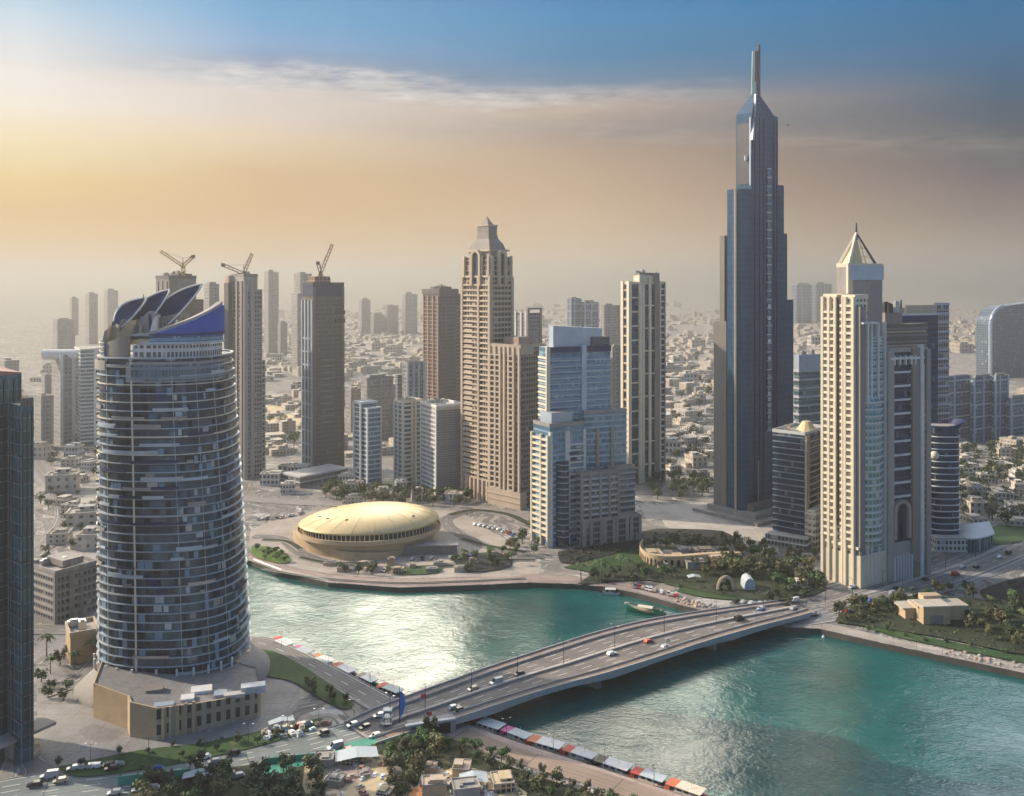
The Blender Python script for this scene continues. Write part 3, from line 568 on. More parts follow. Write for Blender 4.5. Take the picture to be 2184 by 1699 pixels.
class Tower:
    def __init__(s, name, label, quad, cat='tower', group=None):
        s.q = quad; s.root = thing(name, (quad.C.x, quad.C.y, 0), label, cat, group)
    def block(s, z0, z1, mat, q=None, uv=(0, 1, 0, 1), roof='roof', name='wall', slab=None, parapet=None, sides=None):
        q = q or s.q; poly = q.rect(*uv); mb = MB(); mb.prism(poly, z0, z1, top=False)
        w = part(name, mb, M[mat], s.root)
        mr = MB(); mr.face([(p.x, p.y, z1 - (.9 if parapet else 0)) for p in poly]); part('roof', mr, M[roof], s.root)
        if parapet:
            o, i = q.rect(*uv, .25), q.rect(*uv, -.35); mp = MB(); n = 4
            for k in range(4):
                a, b, c_, d_ = o[k], o[(k + 1) % 4], i[(k + 1) % 4], i[k]
                mp.prism([a, b, c_, d_], z1 - 1.2, z1 + parapet[1], bot=True)
            part('parapet', mp, M[parapet[0]], s.root)
        if slab: s.slabs(q, uv, z0, z1, **slab)
        return w
    def slabs(s, q, uv, z0, z1, mat='greyslab', pitch=3.6, th=1.0, over=.5, start=None, end=None, name='floor_slab', faces='LR', inset=(0, 1, 0, 1)):
        z = z0 + pitch if start is None else start; e = (z1 - .6) if end is None else end; first = None; zf = z
        while z < e:
            if first is None:
                mb = MB(); mb.prism(q.rect(*uv, over), z, z + th, bot=True); first = part(name, mb, M[mat], s.root)
            else:
                o = first.copy(); COL.objects.link(o); o.parent = s.root; o.location = (0, 0, z - zf)
            z += pitch
    def pier(s, face, ts, w, z0, z1, mat, out=.7, q=None, name='pier', uv=(0, 1, 0, 1)):
        q = q or s.q
        for t in ts:
            mb = MB()
            if face == 'L':
                c_ = (uv[2] + (uv[3] - uv[2]) * t) * q.L; u = uv[0] * q.R; poly = [q.p(u - out, c_ - w / 2), q.p(u + .3, c_ - w / 2), q.p(u + .3, c_ + w / 2), q.p(u - out, c_ + w / 2)]
            else:
                c_ = (uv[0] + (uv[1] - uv[0]) * t) * q.R; v = uv[2] * q.L; poly = [q.p(c_ - w / 2, v - out), q.p(c_ + w / 2, v - out), q.p(c_ + w / 2, v + .3), q.p(c_ - w / 2, v + .3)]
            mb.prism(poly, z0, z1); part(name, mb, M[mat], s.root)
    def strips(s, face, t0, t1, z0, z1, pitch, th, mat, out=.8, q=None, name='balcony', uv=(0, 1, 0, 1)):
        q = q or s.q; first = None; z = z0
        while z < z1:
            if first is None:
                mb = MB()
                if face == 'L':
                    a, b = q.L * (uv[2] + (uv[3] - uv[2]) * t0), q.L * (uv[2] + (uv[3] - uv[2]) * t1); u = uv[0] * q.R; poly = [q.p(u - out, a), q.p(u + .2, a), q.p(u + .2, b), q.p(u - out, b)]
                else:
                    a, b = q.R * (uv[0] + (uv[1] - uv[0]) * t0), q.R * (uv[0] + (uv[1] - uv[0]) * t1); v = uv[2] * q.L; poly = [q.p(a, v - out), q.p(b, v - out), q.p(b, v + .2), q.p(a, v + .2)]
                mb.prism(poly, z, z + th, bot=True); first = part(name, mb, M[mat], s.root)
            else:
                o = first.copy(); COL.objects.link(o); o.parent = s.root; o.location = (0, 0, z - z0)
            z += pitch
    def plant(s, z, n=3, q=None, uv=(.15, .85, .15, .85), hmax=4, mat='conc', seed=1):
        q = q or s.q; r = random.Random(seed)
        for i in range(n):
            u = (uv[0] + (uv[1] - uv[0]) * r.random()) * q.R; v = (uv[2] + (uv[3] - uv[2]) * r.random()) * q.L; c_ = q.p(u, v)
            mb = MB(); sx, sy, h = r.uniform(2, 6), r.uniform(2, 5), r.uniform(1.5, hmax); mb.box((c_.x, c_.y, z - .9), sx, sy, h, math.radians(90 - q.a))
            mb.box((c_.x, c_.y, z - .9 + h), sx * .6, sy * .6, .5, math.radians(90 - q.a)); part('rooftop_plant', mb, M[r.choice([mat, 'steel', 'roofpale'])], s.root)
    def mast(s, u, v, z0, z1, r=.35, q=None, mat='darksteel', name='mast'):
        q = q or s.q; c_ = q.p(u * q.R, v * q.L); mb = MB(); mb.tube((c_.x, c_.y, z0), (c_.x, c_.y, z1), r, r * .5); part(name, mb, M[mat], s.root)
    def door(s, face, t, w, h, mat='black', q=None, name='entrance', z=0.0):
        s.pier(face, [t], w, z, z + h, mat, .25, q, name)

# --- the tower with the boat shaped crown, lower left
def round_tower():
    cx0, cy0 = (372 - CX) * 384.0 / F, 384.0; root = thing('round_tower', (cx0, cy0, 0), 'big dark round glass tower ringed by pale floor edges, blue sail crown on top', 'tower')
    zb, zt = 9.0, 130.0; n = 72
    def sect(z):
        t = (z - zb) / (zt - zb); return cx0 + .8 - 2.6 * t - 1.2 * t * t, cy0, 28.4 - 2.8 * t - .9 * t * t, 25.5 - 2.2 * t
    def ring(z, o=0.0, a0=0.0, a1=360.0, k=n):
        c_x, c_y, rx, ry = sect(z); out = []
        for i in range(k + 1):
            a = math.radians(a0 + (a1 - a0) * i / k); ca, sa = math.cos(a), math.sin(a); e = 2 / 2.5
            out.append(Vector((c_x + (rx + o) * math.copysign(abs(ca) ** e, ca), c_y + (ry + o) * math.copysign(abs(sa) ** e, sa), z)))
        return out
    zs = [zb + (zt - zb) * i / 18 for i in range(19)]
    rows = [ring(z) for z in zs]; us = [i * 190 / n for i in range(n + 1)]
    mb = MB(); mb.grid(rows, uvs=[[(u, z - zb) for u in us] for z in zs], sm=False); part('glass_wall', mb, M['f_round'], root)
    mr = MB(); mr.face(ring(zt)[:-1]); part('roof', mr, M['roof'], root)
    pitch = (zt - zb) / 36; rb0 = random.Random(44)
    for i in range(37):                                  # floor edges: every ring its own part
        z = zb + i * pitch; th = .34 if i % 9 else .55
        o_, in_ = ring(z, .7), ring(z, -.3); m2 = MB()
        up = lambda l, d_: [p + Vector((0, 0, d_)) for p in l]
        m2.grid([up(in_, 0), up(o_, 0), up(o_, th), up(in_, th)], sm=False); part('floor_edge', m2, M['creamslab'] if i > 24 and i % 2 else M['blueslab'] if i % 3 else M['greyslab'], root)
    for i in range(70):                                  # solid balcony fronts of different lengths, so that no two floors read alike
        k = rb0.randrange(0, 36); a = rb0.uniform(176, 350); w = rb0.uniform(5, 34); z = zb + k * pitch + .3; hh = rb0.choice([.9, 1.0, 1.1, 1.5]); o2 = rb0.uniform(.75, 1.05); nn = max(2, int(w / 4)); m2 = MB()
        A_, B_ = ring(z, o2, a, a + w, nn), ring(z + hh, o2, a, a + w, nn); C2 = ring(z + hh, o2 - .5, a, a + w, nn); m2.grid([A_, B_, C2], sm=False); m2.face([A_[0], B_[0], C2[0]]); m2.face([A_[-1], C2[-1], B_[-1]])
        part('balcony', m2, M[rb0.choice(['blueslab', 'greyslab', 'steel', 'navy', 'navy', 'conc'])], root)
    for a, w in ((262, .7), (236, .3), (214, .3), (288, .22), (310, .22), (330, .25), (196, .5), (186, .5)):       # vertical fins up the glass
        m2 = MB(); rr = [(ring(z, .75, a - w, a + w, 1), z) for z in zs]; m2.grid([r for r, z in rr], sm=False)
        m2.grid([[r[0] * .5 + r[1] * .5 + Vector((0, .3, 0)) , r[0]] for r, z in rr], sm=False); part('mullion', m2, M['creamslab'] if w > .4 else M['greyslab'], root)
    rb = random.Random(3)
    for i in range(46):                                  # blinds and opened terraces between the floors, mostly on the right
        k = rb.randrange(1, 35); a = rb.uniform(268, 348); w = rb.uniform(1.5, 7); z = zb + k * pitch + .75; m2 = MB()
        m2.grid([ring(z, .12, a, a + w, 3), ring(z + pitch - 1.0, .12, a, a + w, 3)], sm=False)
        part('blind', m2, M[rb.choice(['blueslab', 'greyslab', 'greyslab', 'navy', 'conc', 'steel'])], root)
    # recessed corner with stacked loggias at the left edge
    for i in range(8, 35, 1):
        z = zb + i * pitch; m2 = MB(); m2.grid([ring(z, 1.1, 184, 200, 4), ring(z + 1.2, 1.1, 184, 200, 4)], sm=False); m2.grid([ring(z + 1.2, 1.1, 184, 200, 4), ring(z + 1.2, 0, 184, 200, 4)], sm=False); part('loggia', m2, M['creamslab'] if i % 2 else M['darksteel'], root)
    # upper floors on the right: pale storeys under the blue sail
    def wall(a0, a1, z0, z1a, z1b, o, mat, name, k=16, th=.8):
        m2 = MB(); lo = ring(zt, o, a0, a1, k); li = ring(zt, o - th, a0, a1, k)
        zt_ = lambda i: z1a + (z1b - z1a) * i / k
        A = [Vector((p.x, p.y, z0)) for p in lo]; B = [Vector((p.x, p.y, zt_(i))) for i, p in enumerate(lo)]; C_ = [Vector((p.x, p.y, zt_(i))) for i, p in enumerate(li)]; D_ = [Vector((p.x, p.y, z0)) for p in li]
        us_ = [i * 60 / k for i in range(k + 1)]
        m2.grid([A, B, C_, D_], sm=False, uvs=[[(u, r[j].z) for j, u in enumerate(us_)] for r in (A, B, C_, D_)]); m2.face([A[0], D_[0], C_[0], B[0]]); m2.face([A[-1], B[-1], C_[-1], D_[-1]]); return part(name, m2, M[mat], root)
    wall(258, 352, zt - 9, zt - 1.2, zt - 1.2, .7, 'conc', 'upper_band')
    wall(262, 350, zt - 8.4, zt - 2.2, zt - 2.2, .95, 'f_slate', 'upper_window')
    wall(262, 352, zt - .6, zt + 5.2, zt + 5.2, -.6, 'f_white', 'attic_wall')
    wall(270, 353, zt + 5.6, zt + 6.4, zt + 6.4, .6, 'blueslab', 'attic_ledge')
    wall(272, 353, zt + 5.4, zt + 7.8, zt + 10.5, -.2, 'f_blue', 'attic_glazing')
    wall(272, 353, zt + 9.0, zt + 9.6, zt + 9.9, .5, 'navy', 'attic_ledge')
    wall(274, 354, zt + 8.6, zt + 9.6, zt + 20.5, .1, 'blue', 'blue_sail_wall')
    wall(272, 354.5, zt + 9.3, zt + 10.6, zt + 21.8, -.8, 'pale', 'sail_coping', th=2.2) if 'pale' in M else None
    wall(180, 226, zt - 1, zt + 6.5, zt + 6.5, -.4, 'f_slate', 'corner_glazing')
    for i in range(4): wall(181, 226, zt + .6 + i * 1.7, zt + .8 + i * 1.7, zt + .8 + i * 1.7, .0, 'creamslab', 'glazing_bar')
    wall(226, 258, zt - 3.5, zt + 6, zt + 8.5, -1.2, 'taupe', 'stair_wall')
    wall(203, 236, zt - 4.5, zt - 1.0, zt - 1.0, 1.3, 'conc', 'terrace_wall')
    # sand coloured shell and grey drums carrying the sails
    def slabshape(px, dist, th, mat, name):
        a = [P(x, y, dist) for x, y in px]; m2 = MB(); b = [p + Vector((0, th, 0)) for p in a]
        m2.face(a); m2.face(list(reversed(b)))
        for i in range(len(a)): m2.face([a[i], b[i], b[(i + 1) % len(a)], a[(i + 1) % len(a)]])
        return part(name, m2, M[mat], root)
    slabshape([(244, 736), (252, 700), (264, 688), (292, 682), (284, 705), (280, 736)], 372, 9, 'sand_stone', 'shell_wall')
    slabshape([(217, 736), (222, 708), (240, 694), (252, 700), (246, 736)], 376, 8, 'conc', 'shell_wall')
    slabshape([(284, 712), (296, 684), (318, 664), (334, 682), (340, 712)], 374, 12, 'conc', 'drum_wall')
    slabshape([(318, 714), (322, 676), (346, 676), (382, 668), (384, 714)], 379, 12, 'taupe', 'drum_wall')
    slabshape([(316, 722), (326, 682), (332, 674), (330, 722)], 371, 3, 'white', 'drum_rib')
    for i, (y, m_) in enumerate(((716, 'roofpale'), (722, 'darksteel'), (728, 'tan'), (734, 'roofpale'))): slabshape([(272 + i * 4, y), (290 + 3 * i, y - 4), (350, y - 5 + i), (378, y - 2), (376, y + 3), (300, y + 4)], 368 - i * .8, 7, m_, 'terrace_edge')
    # three boat shaped sails
    def sail(A, B, wid, belly, dist, name='sail'):
        a, b = P(*A, dist), P(*B, dist + 7); ax = b - a; L_ = ax.length; ax.normalize(); nrm = Vector((-.30, -.92, .26)).normalized(); sd_ = ax.cross(nrm).normalized(); rows_ = []
        for i in range(15):
            t_ = i / 14; w_ = wid * (math.sin(math.pi * min(1, t_ * .86 + .14)) ** .75) * (1 - .12 * t_); ctr = a + ax * L_ * t_ + sd_ * (-4.0 * math.sin(math.pi * t_) * .4)
            rows_.append([ctr + sd_ * w_ * s_ - nrm * belly * (1 - s_ * s_) * math.sin(math.pi * t_) for s_ in (-1, -.6, -.2, .2, .6, 1)])
        m2 = MB(); m2.grid(rows_, sm=True); m2.grid([[p - nrm * .7 for p in r] for r in rows_], sm=True, flip=True); o = part(name, m2, M['navy'], root)
        m3 = MB()
        for e in (0, 5):
            for i in range(14): m3.tube(rows_[i][e], rows_[i + 1][e], .38, n=5, cap=False)
        link('rim', m3.mesh('rim', M['whiteslab'], root.location), o)
        return o
    sail((250, 692), (312, 636), 4.3, 2.0, 372); sail((284, 700), (362, 618), 4.8, 2.2, 375); sail((318, 708), (431, 606), 5.2, 2.4, 377)
    rf = random.Random(17)
    for i in range(15):                                  # blades, ducts and vents crowding the roof between the sails
        x = 226 + i * 10 + rf.uniform(-4, 4); y = 722 - abs(rf.gauss(0, 9)) - 12 * (x > 300); h_ = rf.uniform(12, 34); w_ = rf.uniform(2, 5); ln = rf.uniform(-6, 14)
        slabshape([(x, y + 12), (x + ln * .5, y - h_ * .4), (x + ln, y - h_), (x + ln + w_ * .4, y - h_ * .8), (x + w_ + ln * .4, y - h_ * .2), (x + w_, y + 12)], rf.uniform(369, 378), rf.uniform(1, 3), rf.choice(['sand_stone', 'cream', 'conc', 'white', 'taupe', 'navy']), 'roof_blade')
    # antenna and rooftop rails
    for x, y0, y1 in ((306, 648, 628), (272, 690, 664), (392, 700, 676)):
        m2 = MB(); m2.tube(P(x, y0, 378), P(x, y1, 378), .18); part('antenna', m2, M['darksteel'], root)
    # entrance floor columns
    for a in range(200, 345, 12):
        p = ring(zb, 1.6, a, a + 1, 1)[0]; m2 = MB(); m2.tube((p.x, p.y, zb - 1), (p.x, p.y, zb + 3.0), .45, n=8); part('column', m2, M['white'], root)
    return root
round_tower()

def podium():
    base = [(199, 1531), (272, 1556), (277, 1573), (334, 1581), (420, 1561), (549, 1532), (556, 1524), (545, 1470), (430, 1440), (230, 1440)]
    l = pts(base); root = thing('stone_podium', l[3], 'sand stone low building with tall narrow windows at the foot of the round tower', 'building')
    mb = MB(); hts = [12.5, 12.0, 12.3, 11.4, 10, 9.2, 9.2, 8.6, 8.8, 12.5]
    n = len(l); 
    front = MB(); front.prism([l[3], l[4], l[5], l[6]], 0, lambda i: (11.4, 10, 9.2, 9.2)[i], top=False)
    # blank stone walls on the left, windowed facade to the front right
    u = 0
    for i in range(n):
        a, b = l[i], l[(i + 1) % n]; ll = (b - a).length; za, zb_ = hts[i], hts[(i + 1) % n]
        (front2 if False else mb).face([(a.x, a.y, 0), (b.x, b.y, 0), (b.x, b.y, zb_), (a.x, a.y, za)], [(u, 0), (u + ll, 0), (u + ll, zb_), (u, za)], 1 if i in (3, 4) else 0); u += ll
    part('wall', mb, [M['sand_stone'], M['f_podium']], root)
    mr = MB(); cen = sum(l, Vector()) / n; c3 = (cen.x, cen.y, 9.4)
    for i in range(n):
        a, b = l[i], l[(i + 1) % n]; mr.face([(a.x, a.y, hts[i] - .5), (b.x, b.y, hts[(i + 1) % n] - .5), c3])
    part('roof', mr, M['paving_grey'], root)
    mp = MB()
    for i in (9, 0, 1, 2, 3, 4):
        a, b = l[i], l[(i + 1) % n]; dv = (cen - a); dv.z = 0; dv = dv.normalized() * .7; ha, hb = hts[i], hts[(i + 1) % n]
        mp.face([(a.x, a.y, ha), (b.x, b.y, hb), (b.x + dv.x, b.y + dv.y, hb), (a.x + dv.x, a.y + dv.y, ha)]); mp.face([(a.x + dv.x, a.y + dv.y, ha), (b.x + dv.x, b.y + dv.y, hb), (b.x + dv.x, b.y + dv.y, hb - 1), (a.x + dv.x, a.y + dv.y, ha - 1)])
    part('parapet', mp, M['sand_stone'], root)
    for i, (x, y) in enumerate(((350, 1508), (400, 1490), (470, 1478), (500, 1480), (430, 1470), (330, 1476), (540, 1470))):
        c_ = G(x, y, 10); m2 = MB(); m2.box((c_.x, c_.y, 8.9), R.uniform(4, 12), R.uniform(3, 6), R.uniform(1.2, 2.8), .3); part('rooftop_plant', m2, M[('blueslab', 'white', 'blueslab', 'roofpale', 'white', 'taupe', 'greyslab')[i]], root)
    for t in (.08, .17, .26, .36, .46):                  # stone buttresses and a light shaft
        a, b = l[3], l[4]; p = a.lerp(b, t * 2 % 1); m2 = MB(); m2.box((p.x, p.y, 0), .9, .9, 11, 0); part('buttress', m2, M['sand_stone'], root)
    # curved apron wrapped round the tower foot
    m2 = MB(); ro = []
    for i in range(41):
        a = math.radians(-150 + i * 200 / 40); ro.append((a, Vector((-137 + 38 * math.cos(a), 380 + 34 * math.sin(a), 0))))
    m2.grid([[p for a, p in ro], [p + Vector((0, 0, 2.6)) for a, p in ro], [Vector((p.x * .8 + .2 * (-138), p.y * .8 + .2 * 382, 8.6)) for a, p in ro]], sm=True); part('apron', m2, M['conc'], root)
podium()

# --- far left dark tower cut by the frame
q_ = Q(-150, -40, 46, 1640, 28); T = Tower('glass_tower', 'dark green black glass tower cut off by the left edge of the picture', Q(-150, -40, 46, 1636, 30))
T.block(0, T.q.z(806), 'f_dark', roof='redroof'); 
mb = MB(); c4 = T.q.rect(); mb.prism([c4[0], c4[1], c4[2], c4[3]], T.q.z(806) + .05, lambda i: T.q.z(806) + (2.5, .6, 4, 7)[i]); part('sloped_roof', mb, M['redroof'], T.root)
q2 = Q(20, 44, 72, 1632, 40); T.block(0, q2.z(866), 'f_dark', q2, name='wing_wall')
for t in (.1, .35, .6, .85): T.pier('R', [t], .8, q2.z(866) - .5, q2.z(866) + 2.4, 'conc_dark', .4, q2, 'crenel')
T.pier('R', [.28, .55, .8, .97], .35, 10, T.q.z(815), 'darksteel', .35, name='mullion'); T.pier('R', [.15, .5, .85], .3, 8, q2.z(880), 'darksteel', .35, q2, 'mullion')
T.slabs(T.q, (0, 1, 0, 1), 6, T.q.z(812), 'darksteel', 8.8, .35, .15, name='glazing_bar'); T.slabs(q2, (0, 1, 0, 1), 5, q2.z(880), 'darksteel', 8.8, .3, .15, name='glazing_bar')
T.pier('R', [.82], 1.8, 12, 62, 'teal_pipe', 1.2, name='fin')
mb = MB(); c_ = T.q.p(T.q.R * .8, -3); mb.box((c_.x, c_.y, 6.5), 22, 8, 1.0, math.radians(60)); part('canopy', mb, M['conc'], T.root)
for t in (.6, .75, .9): T.pier('R', [t], 1.2, 0, 6.5, 'conc', 5, name='column')
T.mast(.7, .2, T.q.z(806), T.q.z(790), .2)

# --- towers under construction behind the round tower
def crane(label, foot, jib_tip, tail_tip, apex, dist, mat, group='construction cranes on tower tops'):
    a = P(*foot, dist); root = thing('tower_crane', a, label, 'crane', group)
    def lattice(p0, p1, w, name):
        p0, p1 = Vector(p0), Vector(p1); ax = (p1 - p0).normalized(); up = Vector((0, 1, 0)); e1 = ax.cross(up).normalized() * w / 2; e2 = up * w / 2; m2 = MB(); n_ = max(3, int((p1 - p0).length / (w * 1.6)))
        cs = [e1 + e2, e1 - e2, -e1 - e2, -e1 + e2]
        for c_ in cs: m2.tube(p0 + c_, p1 + c_, w * .11, n=4)
        for i in range(n_):
            s0, s1 = p0.lerp(p1, i / n_), p0.lerp(p1, (i + 1) / n_)
            for j in range(4): m2.tube(s0 + cs[j], s1 + cs[(j + 1) % 4], w * .07, n=3, cap=False)
        part(name, m2, M[mat], root)
    top = P(*apex, dist)
    lattice(a, top, 2.4, 'mast'); lattice(top, P(*jib_tip, dist - 6), 2.0, 'jib'); lattice(top, P(*tail_tip, dist + 5), 2.2, 'counter_jib')
    m2 = MB(); m2.box((top.x + .5, top.y - 1, top.z - 2.2), 2.2, 2.2, 2.4); part('cab', m2, M[mat], root)
    m2 = MB(); tp = P(*tail_tip, dist + 5); m2.box((tp.x, tp.y, tp.z - 1.5), 2.6, 2.6, 3); part('counterweight', m2, M['conc_dark'], root)
    hd = top + Vector((0, 0, 7)); m2 = MB(); m2.tube(top, hd, .5, .25, n=4); m2.tube(hd, P(*jib_tip, dist - 6), .12, n=3); m2.tube(hd, tp, .12, n=3); part('tie_rod', m2, M['darksteel'], root)
T = Tower('unfinished_tower', 'brown unfinished tower with a bare concrete top just behind the blue sails', Q(331, 362, 434, 1010, 42)); q = T.q
T.block(0, q.z(640), 'f_brown', slab=dict(mat='conc_dark', pitch=3.9, th=.7, over=.3, start=60)); T.block(q.z(640), q.z(592), 'taupe', uv=(0, .8, .05, .95), name='core_wall', parapet=('conc_dark', 1.5)); T.pier('L', [.2, .5, .8], 2, 60, q.z(600), 'taupe', .6); T.block(q.z(592), q.z(584), 'conc_dark', uv=(.35, .75, .2, .8), name='core_wall'); T.plant(q.z(590), 5, hmax=6, mat='conc_dark', uv=(.1, .78, .2, .8))
crane('yellow luffing crane with two raised arms above the brown unfinished tower', (392, 592), (342, 536), (412, 548), (390, 568), q.d + 12, 'crane_yellow')
T = Tower('unfinished_tower', 'grey unfinished twin shafted tower right behind the blue topped round tower', Q(494, 520, 559, 1024, 48)); q = T.q
T.block(0, q.z(618), 'f_grey', slab=dict(mat='conc', pitch=3.8, th=.9, over=.35)); T.block(q.z(618), q.z(588), 'conc', uv=(0, .75, .0, 1), name='core_wall', parapet=('taupe', 1.2)); T.pier('L', [.12, .5, .88], 3, 0, q.z(600), 'taupe', 1.2); T.pier('R', [.08, .45], 3.2, 0, q.z(600), 'conc', 1.3); T.plant(q.z(590), 3, hmax=5)
q2 = Q(478, 487, 504, 1018, 45); T.block(0, q2.z(604), 'conc_dark', q2, name='shaft_wall'); q3 = Q(540, 548, 566, 1016, 45); T.block(0, q3.z(770), 'f_grey', q3, name='shaft_wall', slab=dict(mat='whiteslab', pitch=5, th=.8, over=.5)); T.block(q2.z(604), q2.z(588), 'tan', q2, uv=(.1, .9, .1, .9), name='scaffold_deck')
crane('thin red crane leaning right on the grey unfinished tower behind the round tower', (524, 590), (538, 541), (476, 566), (520, 584), q.d + 10, 'crane_red')
T = Tower('dark_tower', 'tall dark brown tower with a navy top band and a roof crane', Q(645, 668, 733, 1012, 50)); q = T.q
T.block(0, q.z(632), 'f_brown', slab=None); T.block(q.z(632), q.z(605), 'navy', uv=(-.02, 1.0, -.02, .9), name='top_band', parapet=('darksteel', .8)); T.block(q.z(606), q.z(590), 'f_scaffold', uv=(.1, .6, .15, .8), name='formwork'); T.plant(q.z(604), 4, hmax=7, mat='darksteel')
T.pier('L', [.1, .4, .7, 1.0], 1.6, 0, q.z(640), 'blueslab', .8); T.pier('R', [.03, .97], 2.4, 0, q.z(612), 'conc_dark', .7); T.strips('R', .2, .68, q.z(905), q.z(765), 5.2, 1.3, 'taupe', 1.0, name='louvre'); T.strips('R', .7, 1.02, q.z(690), q.z(660), 7, 3, 'darksteel', 1.6, name='site_platform'); T.strips('L', .25, .95, q.z(980), q.z(700), 11, 1.2, 'blueslab', .5)
q2 = Q(600, 640, 742, 1042, 40); T.block(0, 9, 'f_grey', q2, name='podium_wall', slab=dict(mat='whiteslab', pitch=4, th=.8, over=.6), roof='roofpale')
crane('orange brown crane with a steep boom on the dark brown tower', (680, 596), (709, 521), (678, 562), (684, 584), q.d + 8, 'crane_red')

# --- red brown scaffolded tower
T = Tower('scaffolded_tower', 'red brown tower with scaffolding down its left face', Q(902, 937, 984, 935, 48)); q = T.q
T.block(0, q.z(628), 'f_brown', slab=None); T.strips('L', 0, .92, q.z(850), q.z(640), 3.9, .9, 'pink', 1.1); T.pier('L', [.06, .35, .64, .93], 1.2, 0, q.z(632), 'pink', 1.3); T.block(q.z(628), q.z(617), 'conc_dark', uv=(-.03, .85, -.03, 1.03), name='crown_wall'); T.block(q.z(617), q.z(612), 'conc_dark', uv=(.2, .7, .2, .8), name='crown_wall')
mb = MB(); 
for i in range(7):
    a = q.p(q.R * (.12 + .09 * i), q.L * .4); mb.tube((a.x, a.y, q.z(617)), (a.x, a.y, q.z(607 + abs(i - 3) * 1.5)), .8, n=6)
part('rooftop_rebar', mb, M['darksteel'], T.root); q2 = Q(965, 972, 986, 930, 45); T.block(0, q2.z(655), 'f_brown', q2, name='wing_wall', slab=dict(mat='taupe', pitch=3.9, th=1, over=.4))
T.strips('R', .35, .75, q.z(840), q.z(650), 3.9, .35, 'taupe', .3, name='floor_edge'); T.pier('R', [.3], 1.0, q.z(720), q.z(650), 'redroof', .4, name='hoist_rail')

# --- pale blocks left of the spired tower
T = Tower('white_block', 'white windowed and grey louvred office block left of the spired tan tower', Q(897, 931, 991, 1056, 60)); q = T.q
T.block(0, q.z(868), 'f_white', parapet=('white', 1), roof='roofpale'); T.pier('L', [.02, .98], 1.2, 0, q.z(868), 'white', .5); T.strips('L', 0, 1, 4, q.z(875), 3.4, .8, 'white', .6)
mb = MB(); mb.prism([q.p(.5, -.5), q.p(q.R - .4, -.5), q.p(q.R - .4, .3), q.p(.5, .3)], 0, q.z(876)); part('louvre_screen', mb, M['f_louver'], T.root); T.strips('R', 0, 1, q.z(876), q.z(866), 40, 2.2, 'roofpale', .8, name='cornice'); T.plant(q.z(866), 3)
T = Tower('teal_block', 'teal banded block with cream pillars left of the white office block', Q(842, 858, 902, 1040, 55)); q = T.q
T.block(0, q.z(858), 'f_teal', slab=dict(mat='whiteslab', pitch=3.5, th=.8, over=.4), parapet=('cream', 1)); T.pier('R', [.02, .46, .62], 1.8, 0, q.z(856), 'cream', 1.0); T.pier('L', [.5, 1], 1.2, 0, q.z(860), 'white', .8); T.plant(q.z(857), 3, seed=4); T.strips('R', .05, .42, 3, q.z(862), 3.5, 1.1, 'creamslab', 1.2)
T = Tower('teal_block', 'slim teal banded twin block standing alone right of the dark brown tower', Q(755, 780, 813, 1044, 50)); q = T.q
T.block(0, q.z(862), 'f_teal', slab=dict(mat='whiteslab', pitch=3.6, th=.9, over=.45), parapet=('white', .8), uv=(0, 1, .4, 1)); T.block(0, q.z(872), 'f_blue', uv=(.1, 1, 0, .4), name='wing_wall', slab=dict(mat='whiteslab', pitch=3.6, th=.8, over=.4)); T.pier('L', [.4, .97], 1.3, 0, q.z(860), 'whiteslab', 1.0); T.pier('R', [.98, .1], 1.0, 0, q.z(872), 'whiteslab', .9)
T = Tower('grey_block', 'small striped grey block in front of the red brown tower foot', Q(858, 868, 906, 960, 55)); q = T.q
T.block(0, q.z(775), 'f_grey', parapet=('conc', 1)); T.pier('R', [.05, .35, .65, .95], 2.2, 0, q.z(773), 'blueslab', .9)
T = Tower('grey_block', 'small dark grey block left of the striped grey block', Q(843, 848, 864, 950, 50)); T.block(0, T.q.z(800), 'f_slate', slab=dict(mat='conc', pitch=3.8, th=.9, over=.3))

# --- tan tower with arched crown and spire
T = Tower('spired_tower', 'tall tan balconied tower with an arched crown, stepped cap and pointed finial', Q(988, 1046, 1091, 1072, 50)); q = T.q
zt = q.z(592); T.block(0, zt, 'f_tan'); T.strips('L', 0, .36, 18, q.z(606), 3.85, 1.1, 'tanslab', 1.3); T.strips('L', .42, 1, 18, q.z(606), 3.85, 1.1, 'tanslab', 1.3); T.strips('R', .06, .98, 18, q.z(606), 3.85, 1.0, 'tanslab', 1.2)
T.pier('L', [.0, .39, 1.0], 2.4, 0, zt, 'tan', 1.7); T.pier('R', [0.0, 1.0], 2.2, 0, zt, 'tan', 1.5); q2 = Q(986, 1046, 1093, 1073, 44); T.block(0, q.z(686), 'f_tan', q, (.0, 1.0, .66, 1.04), name='wing_wall', slab=dict(mat='tanslab', pitch=3.85, th=1.1, over=.8))
T.block(0, 16, 'pink', uv=(-.05, 1.05, -.05, 1.05), name='podium_wall', slab=dict(mat='tanslab', pitch=5, th=.8, over=.5)); T.pier('L', [.05, .2, .35, .5, .65, .8, .95], 1.4, 0, 15, 'tanslab', 2.6, name='column')
T.slabs(q, (0, 1, 0, 1), zt, zt + 3, 'tanslab', 9, 1.2, .9, start=zt, name='cornice')
T.block(zt, q.z(548), 'f_tan', uv=(.03, .97, .03, .97), name='crown_wall'); T.pier('L', [.05, .3, .62, .95], 2.2, zt, q.z(546), 'tan', 1.2); T.pier('R', [.05, .35, .65, .95], 2, zt, q.z(546), 'tan', 1.2)
